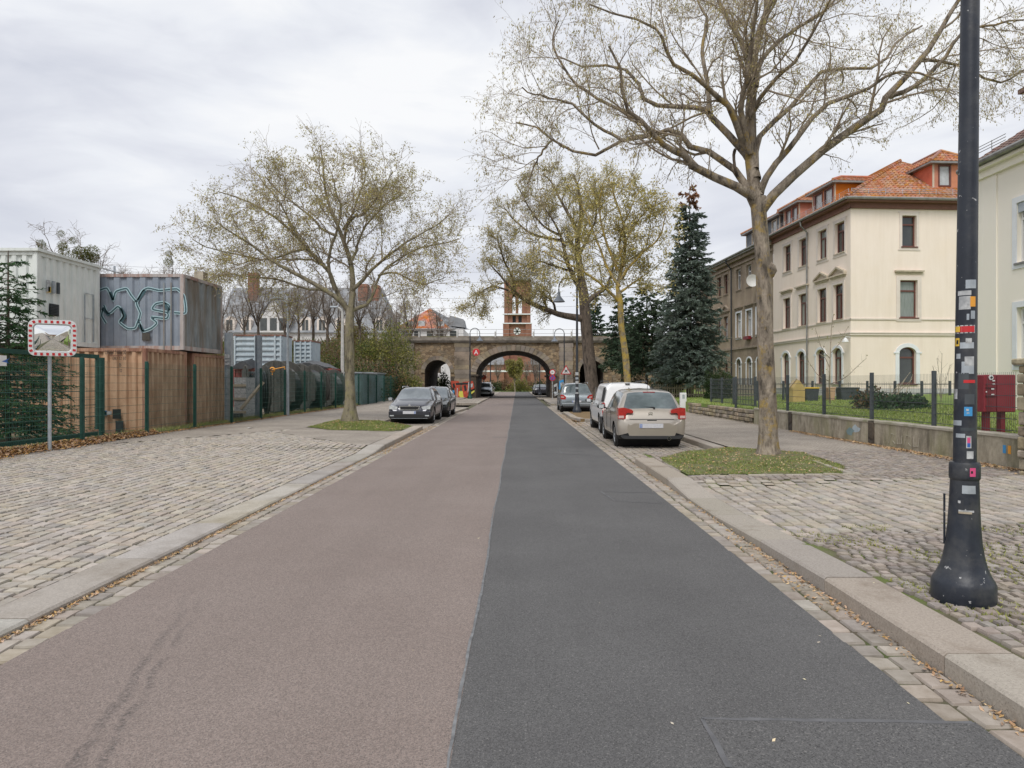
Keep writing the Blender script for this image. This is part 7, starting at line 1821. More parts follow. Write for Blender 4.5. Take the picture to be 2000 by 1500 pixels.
conifer('tall blue-green spruce with brown cones at its tip in front of the brown house', (PX(1347, 0, 43)[0], 43, .6), PX(0, 343, 43)[2] - .6, 2.45, 61, MAT['needle_blue'], n=430, nt=15, per=7, size=.21, droop=-.32, prof=.72, low=.10, topm=MAT['cone_brown'], group='spruces behind the picket fence', wq=.22)
conifer('shorter dark spruce on a bare trunk left of the tall blue one', (PX(1263, 0, 47)[0], 47, .6), 8.4, 2.7, 62, MAT['needle_dark'], n=170, nt=13, per=6, size=.24, droop=-.22, prof=.6, low=.24, group='spruces behind the picket fence', wq=.2)
conifer('dark spruce overlapping the railway bridge right of the old tree', (PX(1215, 0, 58)[0], 58, .6), 9.0, 2.1, 63, MAT['needle_dark'], n=130, nt=12, per=6, size=.26, droop=-.2, prof=.6, low=.28, group='spruces behind the picket fence', wq=.2)
conifer('dark conifer top rising over the bridge parapet behind the old tree', (PX(1163, 0, 90)[0], 90, 3), 11, 2.6, 64, MAT['needle_dark'], n=150, nt=10, per=4, size=.35, droop=-.2, low=.1, group=None)
conifer('young green fir with a tall leader standing behind the gate', (PX(16, 0, 17.3)[0], 17.3, .18), 4.85, 1.5, 65, MAT['needle_green'], n=190, nt=15, per=13, size=.09, droop=-.08, prof=.62, low=.05, name='fir_tree', leader=.12, wq=.13, tipup=.2)
def shrub(name, label, cat, base, rx, ry, h, seed, m, n=2600, leaf=.12, group=None, stems=14, z0=.1, bare=False, m2=None):
    r_ = np.random.default_rng(seed); b = np.array(base, float); t = thing(name, label, cat, base, group=group)
    S_ = []
    for k in range(stems):
        a = r_.uniform(0, 2 * np.pi); e = r_.uniform(.2, .9)
        S_.append(smooth_line([b + r_.normal(0, .06, 3) * [1, 1, 0], b + [rx * e * .45 * math.cos(a), ry * e * .45 * math.sin(a), h * .5], b + [rx * e * math.cos(a), ry * e * math.sin(a), h * r_.uniform(.65, 1.12)]], 6))
    S_ = np.array(S_); RS = np.tile(np.linspace(.022, .006, 6) * (h / 2.5) ** .5, (stems, 1))
    P1, R1 = spawn(S_, RS, 6, 0, (.4, 1.1), K=4, wob=.2, tmin=.25, r_=r_, labs=h * .28, rmin=.004)
    mb = MB(); V, f = tubes(S_, RS, 4); mb.raw(V, f); V, f = tubes(P1, R1, 3); mb.raw(V, f)
    mb.build('stems', MAT['twig'], t, kind='stuff')
    if not bare:
        d_ = r_.normal(size=(n, 3)); d_ /= np.linalg.norm(d_, axis=1, keepdims=True); d_[:, 2] = np.abs(d_[:, 2]) * 1.0
        lump = 1 + .22 * np.sin(d_[:, 0] * 5 + seed) * np.cos(d_[:, 1] * 6 + seed) + .12 * np.sin(d_[:, 2] * 9 + seed * 2)
        c = b + d_ * np.array([rx, ry, h * .93]) * (r_.random((n, 1)) ** .33) * lump[:, None] + [0, 0, z0]
        u = r_.normal(size=(n, 3)) + d_ * .5; u /= np.linalg.norm(u, axis=1, keepdims=True); w = np.cross(u, r_.normal(size=(n, 3))); w /= np.linalg.norm(w, axis=1, keepdims=True)
        s = leaf * r_.uniform(.5, 1.4, (n, 1)); V = np.stack([c, c + u * s * .5 + w * s * .35, c + u * s, c + u * s * .5 - w * s * .35], 1)
        for k, mm in enumerate([m] + ([m2] if m2 else [])):
            vv = V[k::2 if m2 else 1].reshape(-1, 3); MB().raw(vv, (np.arange(len(vv) // 4) * 4)[:, None] + np.arange(4)[None]).build('foliage', mm, t, kind='stuff')
    return t
sh = [(650, 725, 57, 2.2, 3.6, 'bush_green', 'bush_dark', 'dark green bush at the embankment foot beside the white light pole'),
      (662, 672, 66, 2.4, 3.2, 'bush_green', 'bush_brown', 'green bush high on the embankment left of the street tree trunk'),
      (712, 700, 62, 2.4, 3.0, 'bush_brown', 'bush_green', 'brownish bush on the embankment right of the street tree trunk'),
      (745, 655, 68, 2.6, 3.6, 'bush_yellow', 'bush_green', 'yellow-green bush highest on the embankment beside the bridge'),
      (775, 700, 66, 2.2, 4.6, 'bush_yellow', 'bush_green', 'yellow-green creeper bush hanging over the left bridge end'),
      (742, 722, 58, 2.6, 3.6, 'bush_brown', 'bush_dark', 'brown bush low on the slope above the green fence'),
      (790, 742, 60, 1.6, 2.4, 'bush_green', 'bush_yellow', 'green bush at the fence end by the left arch'),
      (700, 745, 56, 2.0, 2.5, 'bush_dark', 'bush_green', 'dark bush directly behind the green fence and sheds'),
      (690, 650, 74, 2.2, 2.6, 'bush_brown', 'bush_yellow', 'brown scrub on the embankment crest'),
      (615, 690, 60, 2.2, 3.0, 'bush_dark', 'bush_brown', 'dark scrub behind the smaller skip')]
for k, (u, v, Y, r_, h, m, m2, lab) in enumerate(sh):
    zb = float(np.interp(Y, [58, 60.5, 63, 65.5, 68, 70.5, 72.5], [.15, .5, 1.3, 2.5, 3.8, 5.0, 5.75]))
    shrub('bush', lab, 'bush', (PX(u, 0, Y)[0], Y, zb), r_, r_ * .8, h, 200 + k, MAT[m], n=5200, leaf=.15, group='bushes on the railway embankment', m2=MAT[m2])
nn = 16000; X = rng.uniform(-60, -12.2, nn); Yv = rng.uniform(57, 73, nn); Z = np.interp(Yv, [58, 60.5, 63, 65.5, 68, 70.5, 72.5], [.15, .5, 1.3, 2.5, 3.8, 5.0, 5.75])
scatter_blades('slope_undergrowth', np.column_stack([X, Yv, Z]), .7, MAT['bush_green'], 301, width=.07)
X = rng.uniform(-60, -12.2, 9000); Yv = rng.uniform(57, 73, 9000); Z = np.interp(Yv, [58, 60.5, 63, 65.5, 68, 70.5, 72.5], [.15, .5, 1.3, 2.5, 3.8, 5.0, 5.75])
scatter_blades('slope_dry_growth', np.column_stack([X, Yv, Z]), .9, MAT['bush_brown'], 302, width=.05)
X = rng.uniform(19.5, 60, 6000); Yv = rng.uniform(57, 73, 6000); Z = np.interp(Yv, [58, 60.5, 63, 65.5, 68, 70.5, 72.5], [.15, .5, 1.3, 2.5, 3.8, 5.0, 5.75])
scatter_blades('slope_growth_right', np.column_stack([X, Yv, Z]), .8, MAT['bush_brown'], 303, width=.07)
shrub('clipped_yew', 'dense dark clipped bush before the brown house', 'bush', (PX(1404, 0, 38)[0], 38, .7), .82, .8, 1.75, 221, MAT['bush_dark'], n=5200, leaf=.09)
shrub('garden_bush', 'green bush under the spruces behind the picket fence', 'bush', (PX(1302, 0, 45)[0], 45, .6), 1.0, .9, 1.9, 222, MAT['bush_green'], n=2600, leaf=.14, m2=MAT['bush_dark'])
shrub('garden_bush', 'brown leafy undergrowth between the spruce trunks', 'bush', (PX(1240, 0, 50)[0], 50, .4), 1.6, 1.0, 2.0, 223, MAT['bush_brown'], n=1800, leaf=.16, m2=MAT['bush_dark'])
shrub('low_fir_bush', 'low spreading fir brush heaped on the lawn behind the garden fence', 'bush', (PX(1758, 0, 22)[0], 22, .7), .85, .6, .55, 224, MAT['needle_dark'], n=3200, leaf=.10, m2=MAT['needle_green'])
shrub('low_fir_bush', 'taller fir brush with dry brown sprigs left of the spreading one', 'bush', (PX(1700, 0, 22.5)[0], 22.5, .7), .6, .5, .75, 225, MAT['needle_dark'], n=1700, leaf=.09, m2=MAT['bush_brown'])
mb = MB(); p = PX(1757, 752, 21.8)
for k in range(7): q2 = p + np.array([random.uniform(-.5, .6), random.uniform(-.2, .2), random.uniform(.0, .42)]); mb.tube([p + [random.uniform(-.3, .3), 0, -.3], q2], [.016, .006], 5)
tag(mb.build('cut_branches', MAT['wood_pale']), 'pale cut branches sticking up from the low fir brush', 'branches')
def sapling(label, u, Y, z0, pts_list, r0, group=None, seed=1, leafm=None, m='twig'):
    x = PX(u, 0, Y)[0]; t = thing('sapling', label, 'tree', (x, Y, z0), group=group); r_ = np.random.default_rng(seed)
    mb = MB(); Ps = []
    for i, pts in enumerate(pts_list):
        P = smooth_line([PX(a, b, Y + (r_.uniform(-.4, .4) if k else 0)) for k, (a, b) in enumerate(pts)], 8); Ps.append(P)
        rr = np.linspace(r0 if i == 0 else r0 * .55, .006, 8); V, f = tubes(P[None], rr[None], 5); MB().raw(V, f).build('stem', MAT[m], t)
    Ps = np.array(Ps); P1, R1 = spawn(Ps, np.full((len(Ps), 8), .008), 6, 0, (.4, .9), K=4, wob=.12, up=.1, tmin=.25, r_=r_, labs=.35, rmin=.004)
    V, f = tubes(P1, R1, 3); MB().raw(V, f).build('twigs', MAT[m], t, kind='stuff')
    if leafm: V, f = leaf_quads(P1, 1, .06, r_); MB().raw(V, f).build('foliage', leafm, t, kind='stuff')
    return t
sapling('bare reddish sapling with upswept arms in front of the cream house front', 1621, 25, .7, [[(1621, 788), (1620, 740), (1622, 690), (1624, 640), (1628, 615)], [(1621, 745), (1600, 735), (1585, 715), (1575, 700)], [(1621, 750), (1650, 738), (1675, 715), (1692, 700)], [(1621, 700), (1605, 680), (1592, 640)], [(1622, 690), (1640, 670), (1655, 640)], [(1621, 720), (1612, 700), (1600, 690)]], .03, seed=3, leafm=MAT['bush_yellow'])
sapling('thin leafless shrub before the gable wall left of the lamp post', 1838, 26, .7, [[(1838, 790), (1838, 740), (1840, 690)], [(1838, 780), (1828, 740), (1822, 715)], [(1838, 780), (1848, 740), (1856, 712)], [(1838, 780), (1834, 730), (1830, 700)]], .014, seed=4, m='twig_grey')
for k, u in enumerate((972, 1028, 1049)):
    copy_tree(bt2, loc=(PX(u, 0, 140 + k * 4)[0], 140 + k * 4, 0), rot=k * 2.1, scale=.62, label='slender bare tree before the church seen through the arch, ' + ['left of the green tree', 'right of the green tree', 'nearest the right pillar'][k], group='bare trees before the church')
for k, (u, Y, m, lab) in enumerate(((960, 134, 'bush_dark', 'dark low shrub at the far end of the street, left through the arch'), (985, 136, 'bush_brown', 'brown low shrub through the arch, in front of the church'), (1015, 133, 'bush_yellow', 'yellow-green low shrub in the middle of the arch view'), (1038, 135, 'bush_brown', 'brown bush at the far end of the street, right in the arch'), (1058, 134, 'bush_dark', 'dark bush behind the right-hand pillar of the main arch'))):
    shrub('far_shrub', lab, 'bush', (PX(u, 0, Y)[0], Y, 0), 2.2, 1.2, 2.3, 240 + k, MAT[m], n=1500, leaf=.25, group='shrubs in front of the church')
shrub('bush', 'small dark round bush in front of the left bridge arch', 'bush', (PX(866, 0, 76)[0], 76, .1), .7, .7, 3.0, 250, MAT['bush_dark'], n=900, leaf=.22)
def lamp_base_profile():
    return [(0, 0), (.232, 0), (.238, .03), (.236, .13), (.225, .155), (.20, .19), (.17, .25), (.148, .33), (.132, .42), (.120, .54), (.112, .68), (.106, .82), (.104, .86)]
LX, LY = PX(1881, 0, 4.83)[0], 4.83
lean = ((PX(1895, 0, 4.83)[0] - LX) / 4.3, 0)
l1 = thing('street_lamp_post', 'dark iron lamp post with flared base covered in stickers in the foreground', 'street lamp', (LX, LY, .11))
K8 = .845
mb = MB(); mb.lathe([(a * K8, b) for a, b in lamp_base_profile()], 40, o=(LX, LY, .11), lean=lean); mb.build('base', MAT['iron'], l1, smooth=60)
mb = MB(); mb.lathe([(a * K8, b) for a, b in [(.098, .85), (.112, .865), (.114, .88), (.114, .965), (.108, .98), (.086, .985)]], 40, o=(LX, LY, .11), lean=lean); mb.build('collar', MAT['iron'], l1, smooth=40)
mb = MB(); mb.lathe([(a * K8, b) for a, b in [(.086, .97), (.082, 1.5), (.078, 2.2), (.072, 3.4), (.066, 5.0), (.058, 6.6)]], 40, o=(LX, LY, .11), lean=lean); mb.build('shaft', MAT['iron'], l1, smooth=True)
mb = MB(); mb.box(LX - .101, LX - .093, LY + .05, LY + .064, .50, .86); mb.build('hinge_strip', MAT['iron'], l1)
def shaft_r(z): return K8 * float(np.interp(z - .11, [0, .13, .25, .42, .86, .97, 1.5, 2.2, 3.4, 5.0], [.235, .235, .17, .132, .104, .086, .082, .078, .072, .066])) if not (.86 < z - .11 < .98) else K8 * .114
def wrap(u0, v0, u1, v1, m, k=0, skew=0.0):
    """a sticker bent round the post, given its corners in the photograph"""
    zt = 1.65 - (v0 - 748) / F * (LY - .09); zb_ = 1.65 - (v1 - 748) / F * (LY - .09); zm = (zt + zb_) / 2; r_ = shaft_r(zm) + .0012 + .0008 * k
    cx = LX + lean[0] * (zm - .11); a = []
    for u in (u0, u1):
        x = (u - (1895 - (v0 + v1) / 2 * 14 / 1170)) / F * LY * .84 / r_; a.append(math.asin(max(-.985, min(.985, x))) - .578)
    n = 6; th = np.linspace(a[0], a[1], n)
    def pt(t, z, s): rr = shaft_r(z) + .0012 + .0008 * k; c = LX + lean[0] * (z - .11); return (c + rr * math.sin(t), LY - rr * math.cos(t), z + s * skew)
    V = [pt(t, zb_, i / n) for i, t in enumerate(th)] + [pt(t, zt, i / n) for i, t in enumerate(th)]
    MB().raw(V, np.array([(i, i + 1, n + i + 1, n + i) for i in range(n - 1)])).build('sticker', MAT[m], l1)
stick = [(1886, 545, 1906, 562, 'galv', 0), (1871, 566, 1897, 575, 'offwhite', 0), (1873, 577, 1896, 603, 'offwhite', 0), (1895, 578, 1905, 598, 'orange', 1), (1888, 612, 1893, 624, 'galv', 0), (1896, 606, 1904, 622, 'galv', 0),
         (1866, 634, 1904, 650, 'offwhite', 0), (1870, 636, 1903, 648, 'red', 1), (1866, 636, 1875, 647, 'amber', 2), (1866, 659, 1874, 675, 'amber', 0), (1868, 663, 1872, 671, 'black', 1), (1875, 668, 1902, 680, 'galv', 0), (1886, 660, 1898, 670, 'offwhite', 1),
         (1878, 706, 1902, 730, 'galv', 0), (1884, 696, 1902, 714, 'offwhite', 1), (1872, 728, 1892, 760, 'grey_post', 0), (1882, 742, 1904, 748, 'red', 2), (1883, 795, 1899, 813, 'sky_blue', 0), (1887, 799, 1892, 803, 'offwhite', 1), (1888, 806, 1893, 808, 'offwhite', 1),
         (1862, 822, 1878, 832, 'galv', 0), (1867, 848, 1885, 856, 'galv', 0), (1887, 852, 1897, 876, 'offwhite', 0), (1889, 855, 1895, 866, 'pink', 1), (1889, 866, 1895, 874, 'blue', 1), (1888, 882, 1901, 897, 'offwhite', 0),
         (1894, 914, 1905, 931, 'pink', 0), (1896, 920, 1900, 925, 'black', 1), (1879, 949, 1905, 965, 'galv', 0), (1870, 977, 1882, 1004, 'iron_plain', 0), (1871, 979, 1876, 984, 'offwhite', 1), (1872, 997, 1902, 1001, 'offwhite', 1), (1872, 1000, 1898, 1004, 'wood_pale', 2), (1864, 760, 1870, 780, 'offwhite', 0), (1884, 770, 1903, 790, 'grey_post', 0), (1868, 690, 1876, 700, 'galv', 0), (1876, 836, 1903, 842, 'grey_post', 0)]
for s_ in stick: wrap(*s_)
def bridge_lamp(label, u, Y, ztop, side, group, zb=.1, base_m='iron', hx=None):
    x = PX(u, 0, Y)[0]; t = thing('street_lamp', label, 'street lamp', (x, Y, zb), group=group)
    s = .9
    mb = MB(); mb.lathe([(0, 0), (.23, 0), (.235, .13), (.2, .19), (.15, .33), (.12, .54), (.105, .86), (.11, .98), (.08, .985)], 20, o=(x, Y, zb)); mb.build('base', MAT[base_m], t, smooth=50)
    mb = MB(); mb.tube([(x, Y, zb + .97), (x, Y, ztop - .5)], [.078, .05], 12); mb.build('shaft', MAT['iron_plain'], t)
    w = hx if hx is not None else .95
    P = [(x, Y, ztop - .5)] + [(x + side * w / 2 * (1 - math.cos(a)), Y, ztop - .5 + .5 * math.sin(a)) for a in np.linspace(.2, math.pi, 10)] + [(x + side * w, Y, ztop - .75)]
    mb = MB(); mb.tube(smooth_line(P, 20), .035, 8); mb.build('arm', MAT['iron_plain'], t, smooth=True)
    hx_ = x + side * w; zt = ztop - .72
    mb = MB(); mb.lathe([(.0, .0), (.07, -.01), (.085, -.22), (.12, -.26), (.17, -.33), (.31, -.50), (.33, -.53), (.31, -.535), (0, -.42)], 20, o=(hx_, Y, zt)); mb.build('lamp_shade', MAT['lamp_shade'], t, smooth=50)
    return t
t = bridge_lamp('curved-arm lamp post with stickers beside the parked grey people carrier', 1127, 35.8, PX(0, 543, 35.8)[2], -1, 'curved-arm street lamps')
x = PX(1127, 0, 35.8)[0]
for v0, v1, m in ((727, 733, 'offwhite'), (737, 741, 'galv'), (744, 750, 'offwhite'), (756, 760, 'galv'), (766, 770, 'offwhite')):
    mb = MB(); mb.lathe([(.09, 0), (.09, (v1 - v0) * 35.8 / F)], 14, o=(x, 35.8, PX(0, v1, 35.8)[2])); mb.build('sticker', MAT[m], t)
bridge_lamp('curved-arm lamp post with green foot at the left end of the bridge', 918, 67, PX(0, 641, 67)[2], 1, 'curved-arm street lamps', base_m='green_post')
bridge_lamp('curved-arm lamp post in front of the bridge between main arch and warning sign', 1102, 67, PX(0, 642, 67)[2], -1, 'curved-arm street lamps')
bridge_lamp('lamp post standing just behind the left side of the main arch', 958, 90, 7.2, 1, 'lamp posts beyond the arch', hx=.6)
bridge_lamp('lamp post standing just behind the right side of the main arch', 1054, 90, 7.2, -1, 'lamp posts beyond the arch', hx=.6)
def disc(mb, c, r, y, m=0, n=24):
    mb.poly([(c[0] + r * math.cos(a), y, c[2] + r * math.sin(a)) for a in np.linspace(0, 2 * math.pi, n, endpoint=False)], m)
p = PX(930, 688, 66.8)
t = thing('pharmacy_sign', 'round red pharmacy sign with white letter hung beside the main arch', 'sign', tuple(p))
mb = MB(); mb.lathe([(0, -.06), (.34, -.06), (.36, 0), (.34, .06), (0, .06)], 24, o=tuple(p), axis='y'); mb.build('disc', MAT['red'], t)
flat_text('letter', 'A', .62, MAT['white'], t, lambda V: np.stack([p[0] - .21 + V[:, 0], 66.73 - V[:, 2] * 0 - .004 * (V[:, 2] > 0), p[2] - .21 + V[:, 1]], 1))
mb = MB(); mb.tube([(p[0] - .3, 66.9, p[2]), (PX(918, 0, 67)[0], 67, p[2])], .025, 5); mb.build('bracket', MAT['iron_plain'], t)
p = PX(945, 737, 86)
t = thing('round_red_sign', 'small round red sign seen inside the left of the arch', 'sign', (p[0], 86, 0))
mb = MB(); mb.lathe([(0, -.05), (.32, -.05), (.32, .05), (0, .05)], 20, o=tuple(p), axis='y'); mb.build('disc', MAT['orange_red'], t); mb = MB(); mb.tube([(p[0], 86.1, 0), (p[0], 86.1, p[2])], .03, 6); mb.build('pole', MAT['galv'], t)
Yt = 59.0; p = PX(1105.5, 725, Yt)
t = thing('warning_sign', 'triangular red-rimmed warning sign with a black cross by the bridge', 'traffic sign', (p[0], Yt, .1))
mb = MB(); mb.tube([(p[0], Yt + .05, .1), (p[0], Yt + .05, p[2])], .032, 8); mb.build('pole', MAT['galv'], t)
def tri(s, zc=0, r=.08):
    c = [(-s, -s * .577), (s, -s * .577), (0, s * 1.155)]; out = []
    for i in range(3):
        a = np.array(c[i - 1]); b = np.array(c[i]); d_ = np.array(c[(i + 1) % 3])
        for w in (.9, .97): out.append(tuple(b * w + a * (1 - w)))
        for w in (.97, .9): out.append(tuple(b * w + d_ * (1 - w)))
    return [(p[0] + x, p[2] + z) for x, z in out]
MB().prism(tri(.47), Yt - .01, Yt + .01, 'xz').build('rim', MAT['red'], t)
MB().prism(tri(.35), Yt - .016, Yt - .012, 'xz').build('face', MAT['white'], t)
mb = MB()
for a in (R(45), R(-45)):
    mb.box(-.17, .17, Yt - .022, Yt - .018, -.032, .032, T=lambda v, a=a: np.stack([p[0] + v[:, 0] * math.cos(a) - v[:, 2] * math.sin(a), v[:, 1], p[2] + .02 + v[:, 0] * math.sin(a) + v[:, 2] * math.cos(a)], 1))
mb.V[-1][:, 1] -= .003
mb.build('cross_mark', MAT['black'], t)
Yr = 62.0; p = PX(1079, 727, Yr); p2 = PX(1079, 738, Yr)
t = thing('round_sign_pole', 'pole with red-ringed round sign above blue no-stopping sign', 'traffic sign', (p[0], Yr, .1))
mb = MB(); mb.tube([(p[0], Yr + .05, .1), (p[0], Yr + .05, p[2])], .035, 8); mb.build('pole', MAT['offwhite'], t)
def rs(c, r, m, y, nm):
    mb = MB(); disc(mb, c, r, y); disc(mb, c, r, y + .012); mb.build(nm, MAT[m], t)
rs(p, .27, 'red', Yr - .01, 'speed_sign_rim'); rs(p, .20, 'white', Yr - .016, 'speed_sign_face')
flat_text('lettering', '30', .2, MAT['black'], t, lambda V: np.stack([p[0] - .12 + V[:, 0], Yr - .02 - .003 * (V[:, 2] > 0), p[2] - .07 + V[:, 1]], 1))
rs(p2, .28, 'red', Yr - .01, 'no_stopping_rim'); rs(p2, .22, 'blue', Yr - .016, 'no_stopping_face')
mb = MB()
for a in (R(45), R(-45)):
    mb.box(-.22, .22, Yr - .022, Yr - .018, -.03, .03, T=lambda v, a=a: np.stack([p2[0] + v[:, 0] * math.cos(a) - v[:, 2] * math.sin(a), v[:, 1] - (.003 if a > 0 else 0), p2[2] + v[:, 0] * math.sin(a) + v[:, 2] * math.cos(a)], 1))
mb.build('no_stopping_cross', MAT['red'], t)
mb = MB()
for k, z in enumerate((14.2, 13.2, 11.6, 10.6)):
    pts = [(x, 76 + k * 1.2, z + .35 * ((x + 12) / 32) ** 2 * 2 - .25) for x in np.linspace(-46, 46, 24)]
    mb.tube(pts, .012, 3, False)
tag(mb.build('overhead_wires', MAT['iron_plain']), 'thin overhead railway wires crossing the sky above the bridge', 'wires')
for k, (x, lab) in enumerate(((-46, 'railway wire mast far left behind the slate roof trees'), (46, 'railway wire mast behind the brown house'))):
    t = thing('wire_mast', lab, 'mast', (x, 78, 5.7)); mb = MB(); mb.tube([(x, 78, 5.7), (x, 78, 15)], .12, 6); mb.build('pole', MAT['galv'], t); mb = MB(); mb.box(x - .05, x + .05, 75.8, 80.2, 14.3, 14.42); mb.build('cross_arm', MAT['galv'], t)
for k, (u, dy, z0, z1, m) in enumerate(((1672, .0, .38, .62, 'skip_blue'), (1665, .25, .30, .55, 'shed_green'))):
    yv = GX0 * F / (u - 1010) + dy * .5
    mb = MB(); n = 9; mb.poly([(GX0 - .003 - k * .002, yv + random.uniform(.10, .22) * math.cos(a) * 1.2, (z0 + z1) / 2 + random.uniform(.06, .13) * math.sin(a)) for a in np.linspace(0, 2 * math.pi, n, endpoint=False)])
    mb.build('paint_trace', MAT[m], gw)
for k, u in enumerate((1742, 1757, 1772, 1790)):
    yv = GX0 * F / (u - 1010); pts = [(GX0 - .006, yv + .12, .30), (GX0 - .006, yv + .02, .52), (GX0 - .006, yv - .1, .5), (GX0 - .006, yv - .05, .36), (GX0 - .006, yv - .14, .30)]
    if k % 2: pts = [(GX0 - .006, yv + .1, .5), (GX0 - .006, yv + .08, .3), (GX0 - .006, yv - .08, .32), (GX0 - .006, yv - .1, .5)]
    mb = MB(); mb.tube(pts, .007, 4); mb.build('chalk_scrawl', MAT['wall_coping'], gw)
for k, (u, v, m, s_, lab) in enumerate(((489, 838, 'white', .11, 'crumpled white paper lying on the left pavement'),)):
    g = GX(u, v, .16); mb = MB(); pts = [(g[0] + s_ * math.cos(a) * random.uniform(.7, 1.2), g[1] + s_ * math.sin(a) * random.uniform(.7, 1.3), .185 + random.uniform(0, .03)) for a in np.linspace(0, 2 * math.pi, 7, endpoint=False)]
    mb.poly(pts); tag(mb.build('paper_scrap', MAT[m]), lab, 'paper')
def pch(x, y, xq):
    """monotone cubic (Fritsch-Carlson); y (n,...)"""
    x = np.asarray(x, float); y = np.asarray(y, float); h = np.diff(x); dl = np.diff(y, axis=0) / h.reshape(-1, *[1] * (y.ndim - 1))
    m = np.zeros_like(y); m[0] = dl[0]; m[-1] = dl[-1]
    for i in range(1, len(x) - 1):
        a, b = dl[i - 1], dl[i]; w1 = 2 * h[i] + h[i - 1]; w2 = h[i] + 2 * h[i - 1]
        with np.errstate(divide='ignore', invalid='ignore'):
            hm = (w1 + w2) / (w1 / a + w2 / b)
        m[i] = np.where(a * b > 0, hm, 0)
    i = np.clip(np.searchsorted(x, xq, 'right') - 1, 0, len(x) - 2); t = ((xq - x[i]) / h[i]).reshape(-1, *[1] * (y.ndim - 1)); hh = h[i].reshape(-1, *[1] * (y.ndim - 1))
    return (2 * t ** 3 - 3 * t ** 2 + 1) * y[i] + (t ** 3 - 2 * t ** 2 + t) * hh * m[i] + (-2 * t ** 3 + 3 * t ** 2) * y[i + 1] + (t ** 3 - t ** 2) * hh * m[i + 1]
def ring(w, zu, zs, zb, wt, zt, cr):
    return [(0, zu), (w * .90, zu), (w * .965, zs), (w, zs + (zb - zs) * .45), (w * .985, zs + (zb - zs) * .82), (w * .955, zb), (wt + (w * .955 - wt) * .06, zt - .055), (wt - .09, zt), (0, zt + cr)]
def car(name, label, loc, rot, st, paint, glassy, wheels, wr, group=None, spec=None, halfw=.86, wm='rim'):
    """st: stations (y, w, zu, zs, zb, wt, zt, crown), rear -> front; glassy: dict of parameter ranges"""
    t = thing(name, label, 'car', loc, rot=rot, group=group, local=True)
    ys = np.array([s[0] for s in st]); RG = np.array([ring(*s[1:]) for s in st])
    yq = np.unique(np.concatenate([np.linspace(a, b, max(2, int((b - a) / .045) + 1)) for a, b in zip(ys[:-1], ys[1:])]))
    G = pch(ys, RG, yq)
    jq = np.unique(np.concatenate([np.linspace(j, j + 1, k + 1) for j, k in zip(range(8), (1, 1, 3, 5, 3, 6, 2, 6))]))
    jj = np.arange(9.0); H = np.stack([pch(jj, G[i], jq) for i in range(len(yq))])
    ny, nj = len(yq), len(jq)
    V = np.stack([H[..., 0], np.repeat(yq[:, None], nj, 1), H[..., 1]], -1)
    ra = wr + .055
    inside = np.zeros((ny, nj), bool)
    for wy in wheels:
        dy = V[..., 1] - wy; dz = V[..., 2] - wr; rr = np.sqrt(dy ** 2 + dz ** 2)
        m = (rr < ra) & (jq[None] <= 4.5) & (jq[None] >= .5)
        inside |= m
    Wl = []
    bodyf, glassf, blackf = [], {k: [] for k in glassy}, []
    Vm = V.copy(); Vm[..., 0] *= -1
    def idx(i, j, s): return (i * nj + j) + s * ny * nj
    for i in range(ny - 1):
        for j in range(nj - 1):
            ins = inside[i, j] + inside[i + 1, j] * 1 + inside[i, j + 1] * 1 + inside[i + 1, j + 1] * 1
            if ins == 4: continue
            yc = (yq[i] + yq[i + 1]) / 2; jc = (jq[j] + jq[j + 1]) / 2; tgt = bodyf
            for k, (ya, yb, ja, jb) in glassy.items():
                y0 = ya(jc) if callable(ya) else ya; y1 = yb(jc) if callable(yb) else yb
                if y0 < yc < y1 and ja < jc < jb: tgt = glassf[k]
            if tgt is bodyf and jc < 1.9: tgt = blackf
            for s in (0, 1):
                f = (idx(i, j, s), idx(i + 1, j, s), idx(i + 1, j + 1, s), idx(i, j + 1, s))
                tgt.append(f[::-1] if s == 0 else f)
    V2 = V.copy()
    for wy in wheels:
        dy = V[..., 1] - wy; dz = V[..., 2] - wr; rr = np.sqrt(dy ** 2 + dz ** 2) + 1e-6
        m = inside & (rr < ra); V2[..., 1] = np.where(m, wy + dy / rr * ra, V2[..., 1]); V2[..., 2] = np.where(m, wr + dz / rr * ra, V2[..., 2])
    Vm = V2.copy(); Vm[..., 0] *= -1
    AV = np.concatenate([V2.reshape(-1, 3), Vm.reshape(-1, 3)])
    def part(nm, fs, m, par=t, sm=True, extra=None):
        if not fs and not extra: return None
        fs = np.array(fs); u, inv = np.unique(fs.ravel(), return_inverse=True); mb = MB().raw(AV[u], inv.reshape(fs.shape))
        return mb.build(nm, m, par, smooth=sm)
    b = part('body', bodyf, paint, sm=48)
    for k, fs in glassf.items(): part(k.split('#')[0], fs, spec.get('glass', MAT['car_glass']) if spec else MAT['car_glass'])
    part('underbody', blackf, MAT['car_black'])
    for e, nrm in ((0, 1), (ny - 1, 0)):
        mb = MB()
        L_ = [tuple(V[e, j]) for j in range(nj)] + [(-V[e, j][0], V[e, j][1], V[e, j][2]) for j in range(nj - 2, 0, -1)]
        mb.poly(L_ if nrm else L_[::-1]); mb.build('end_panel', paint, t)
    for wy in wheels:
        mb = MB(); mb.tube([(-halfw * .93, wy, wr), (halfw * .93, wy, wr)], ra * .99, 16); mb.build('wheel_housing', MAT['car_black'], t)
    W0 = None
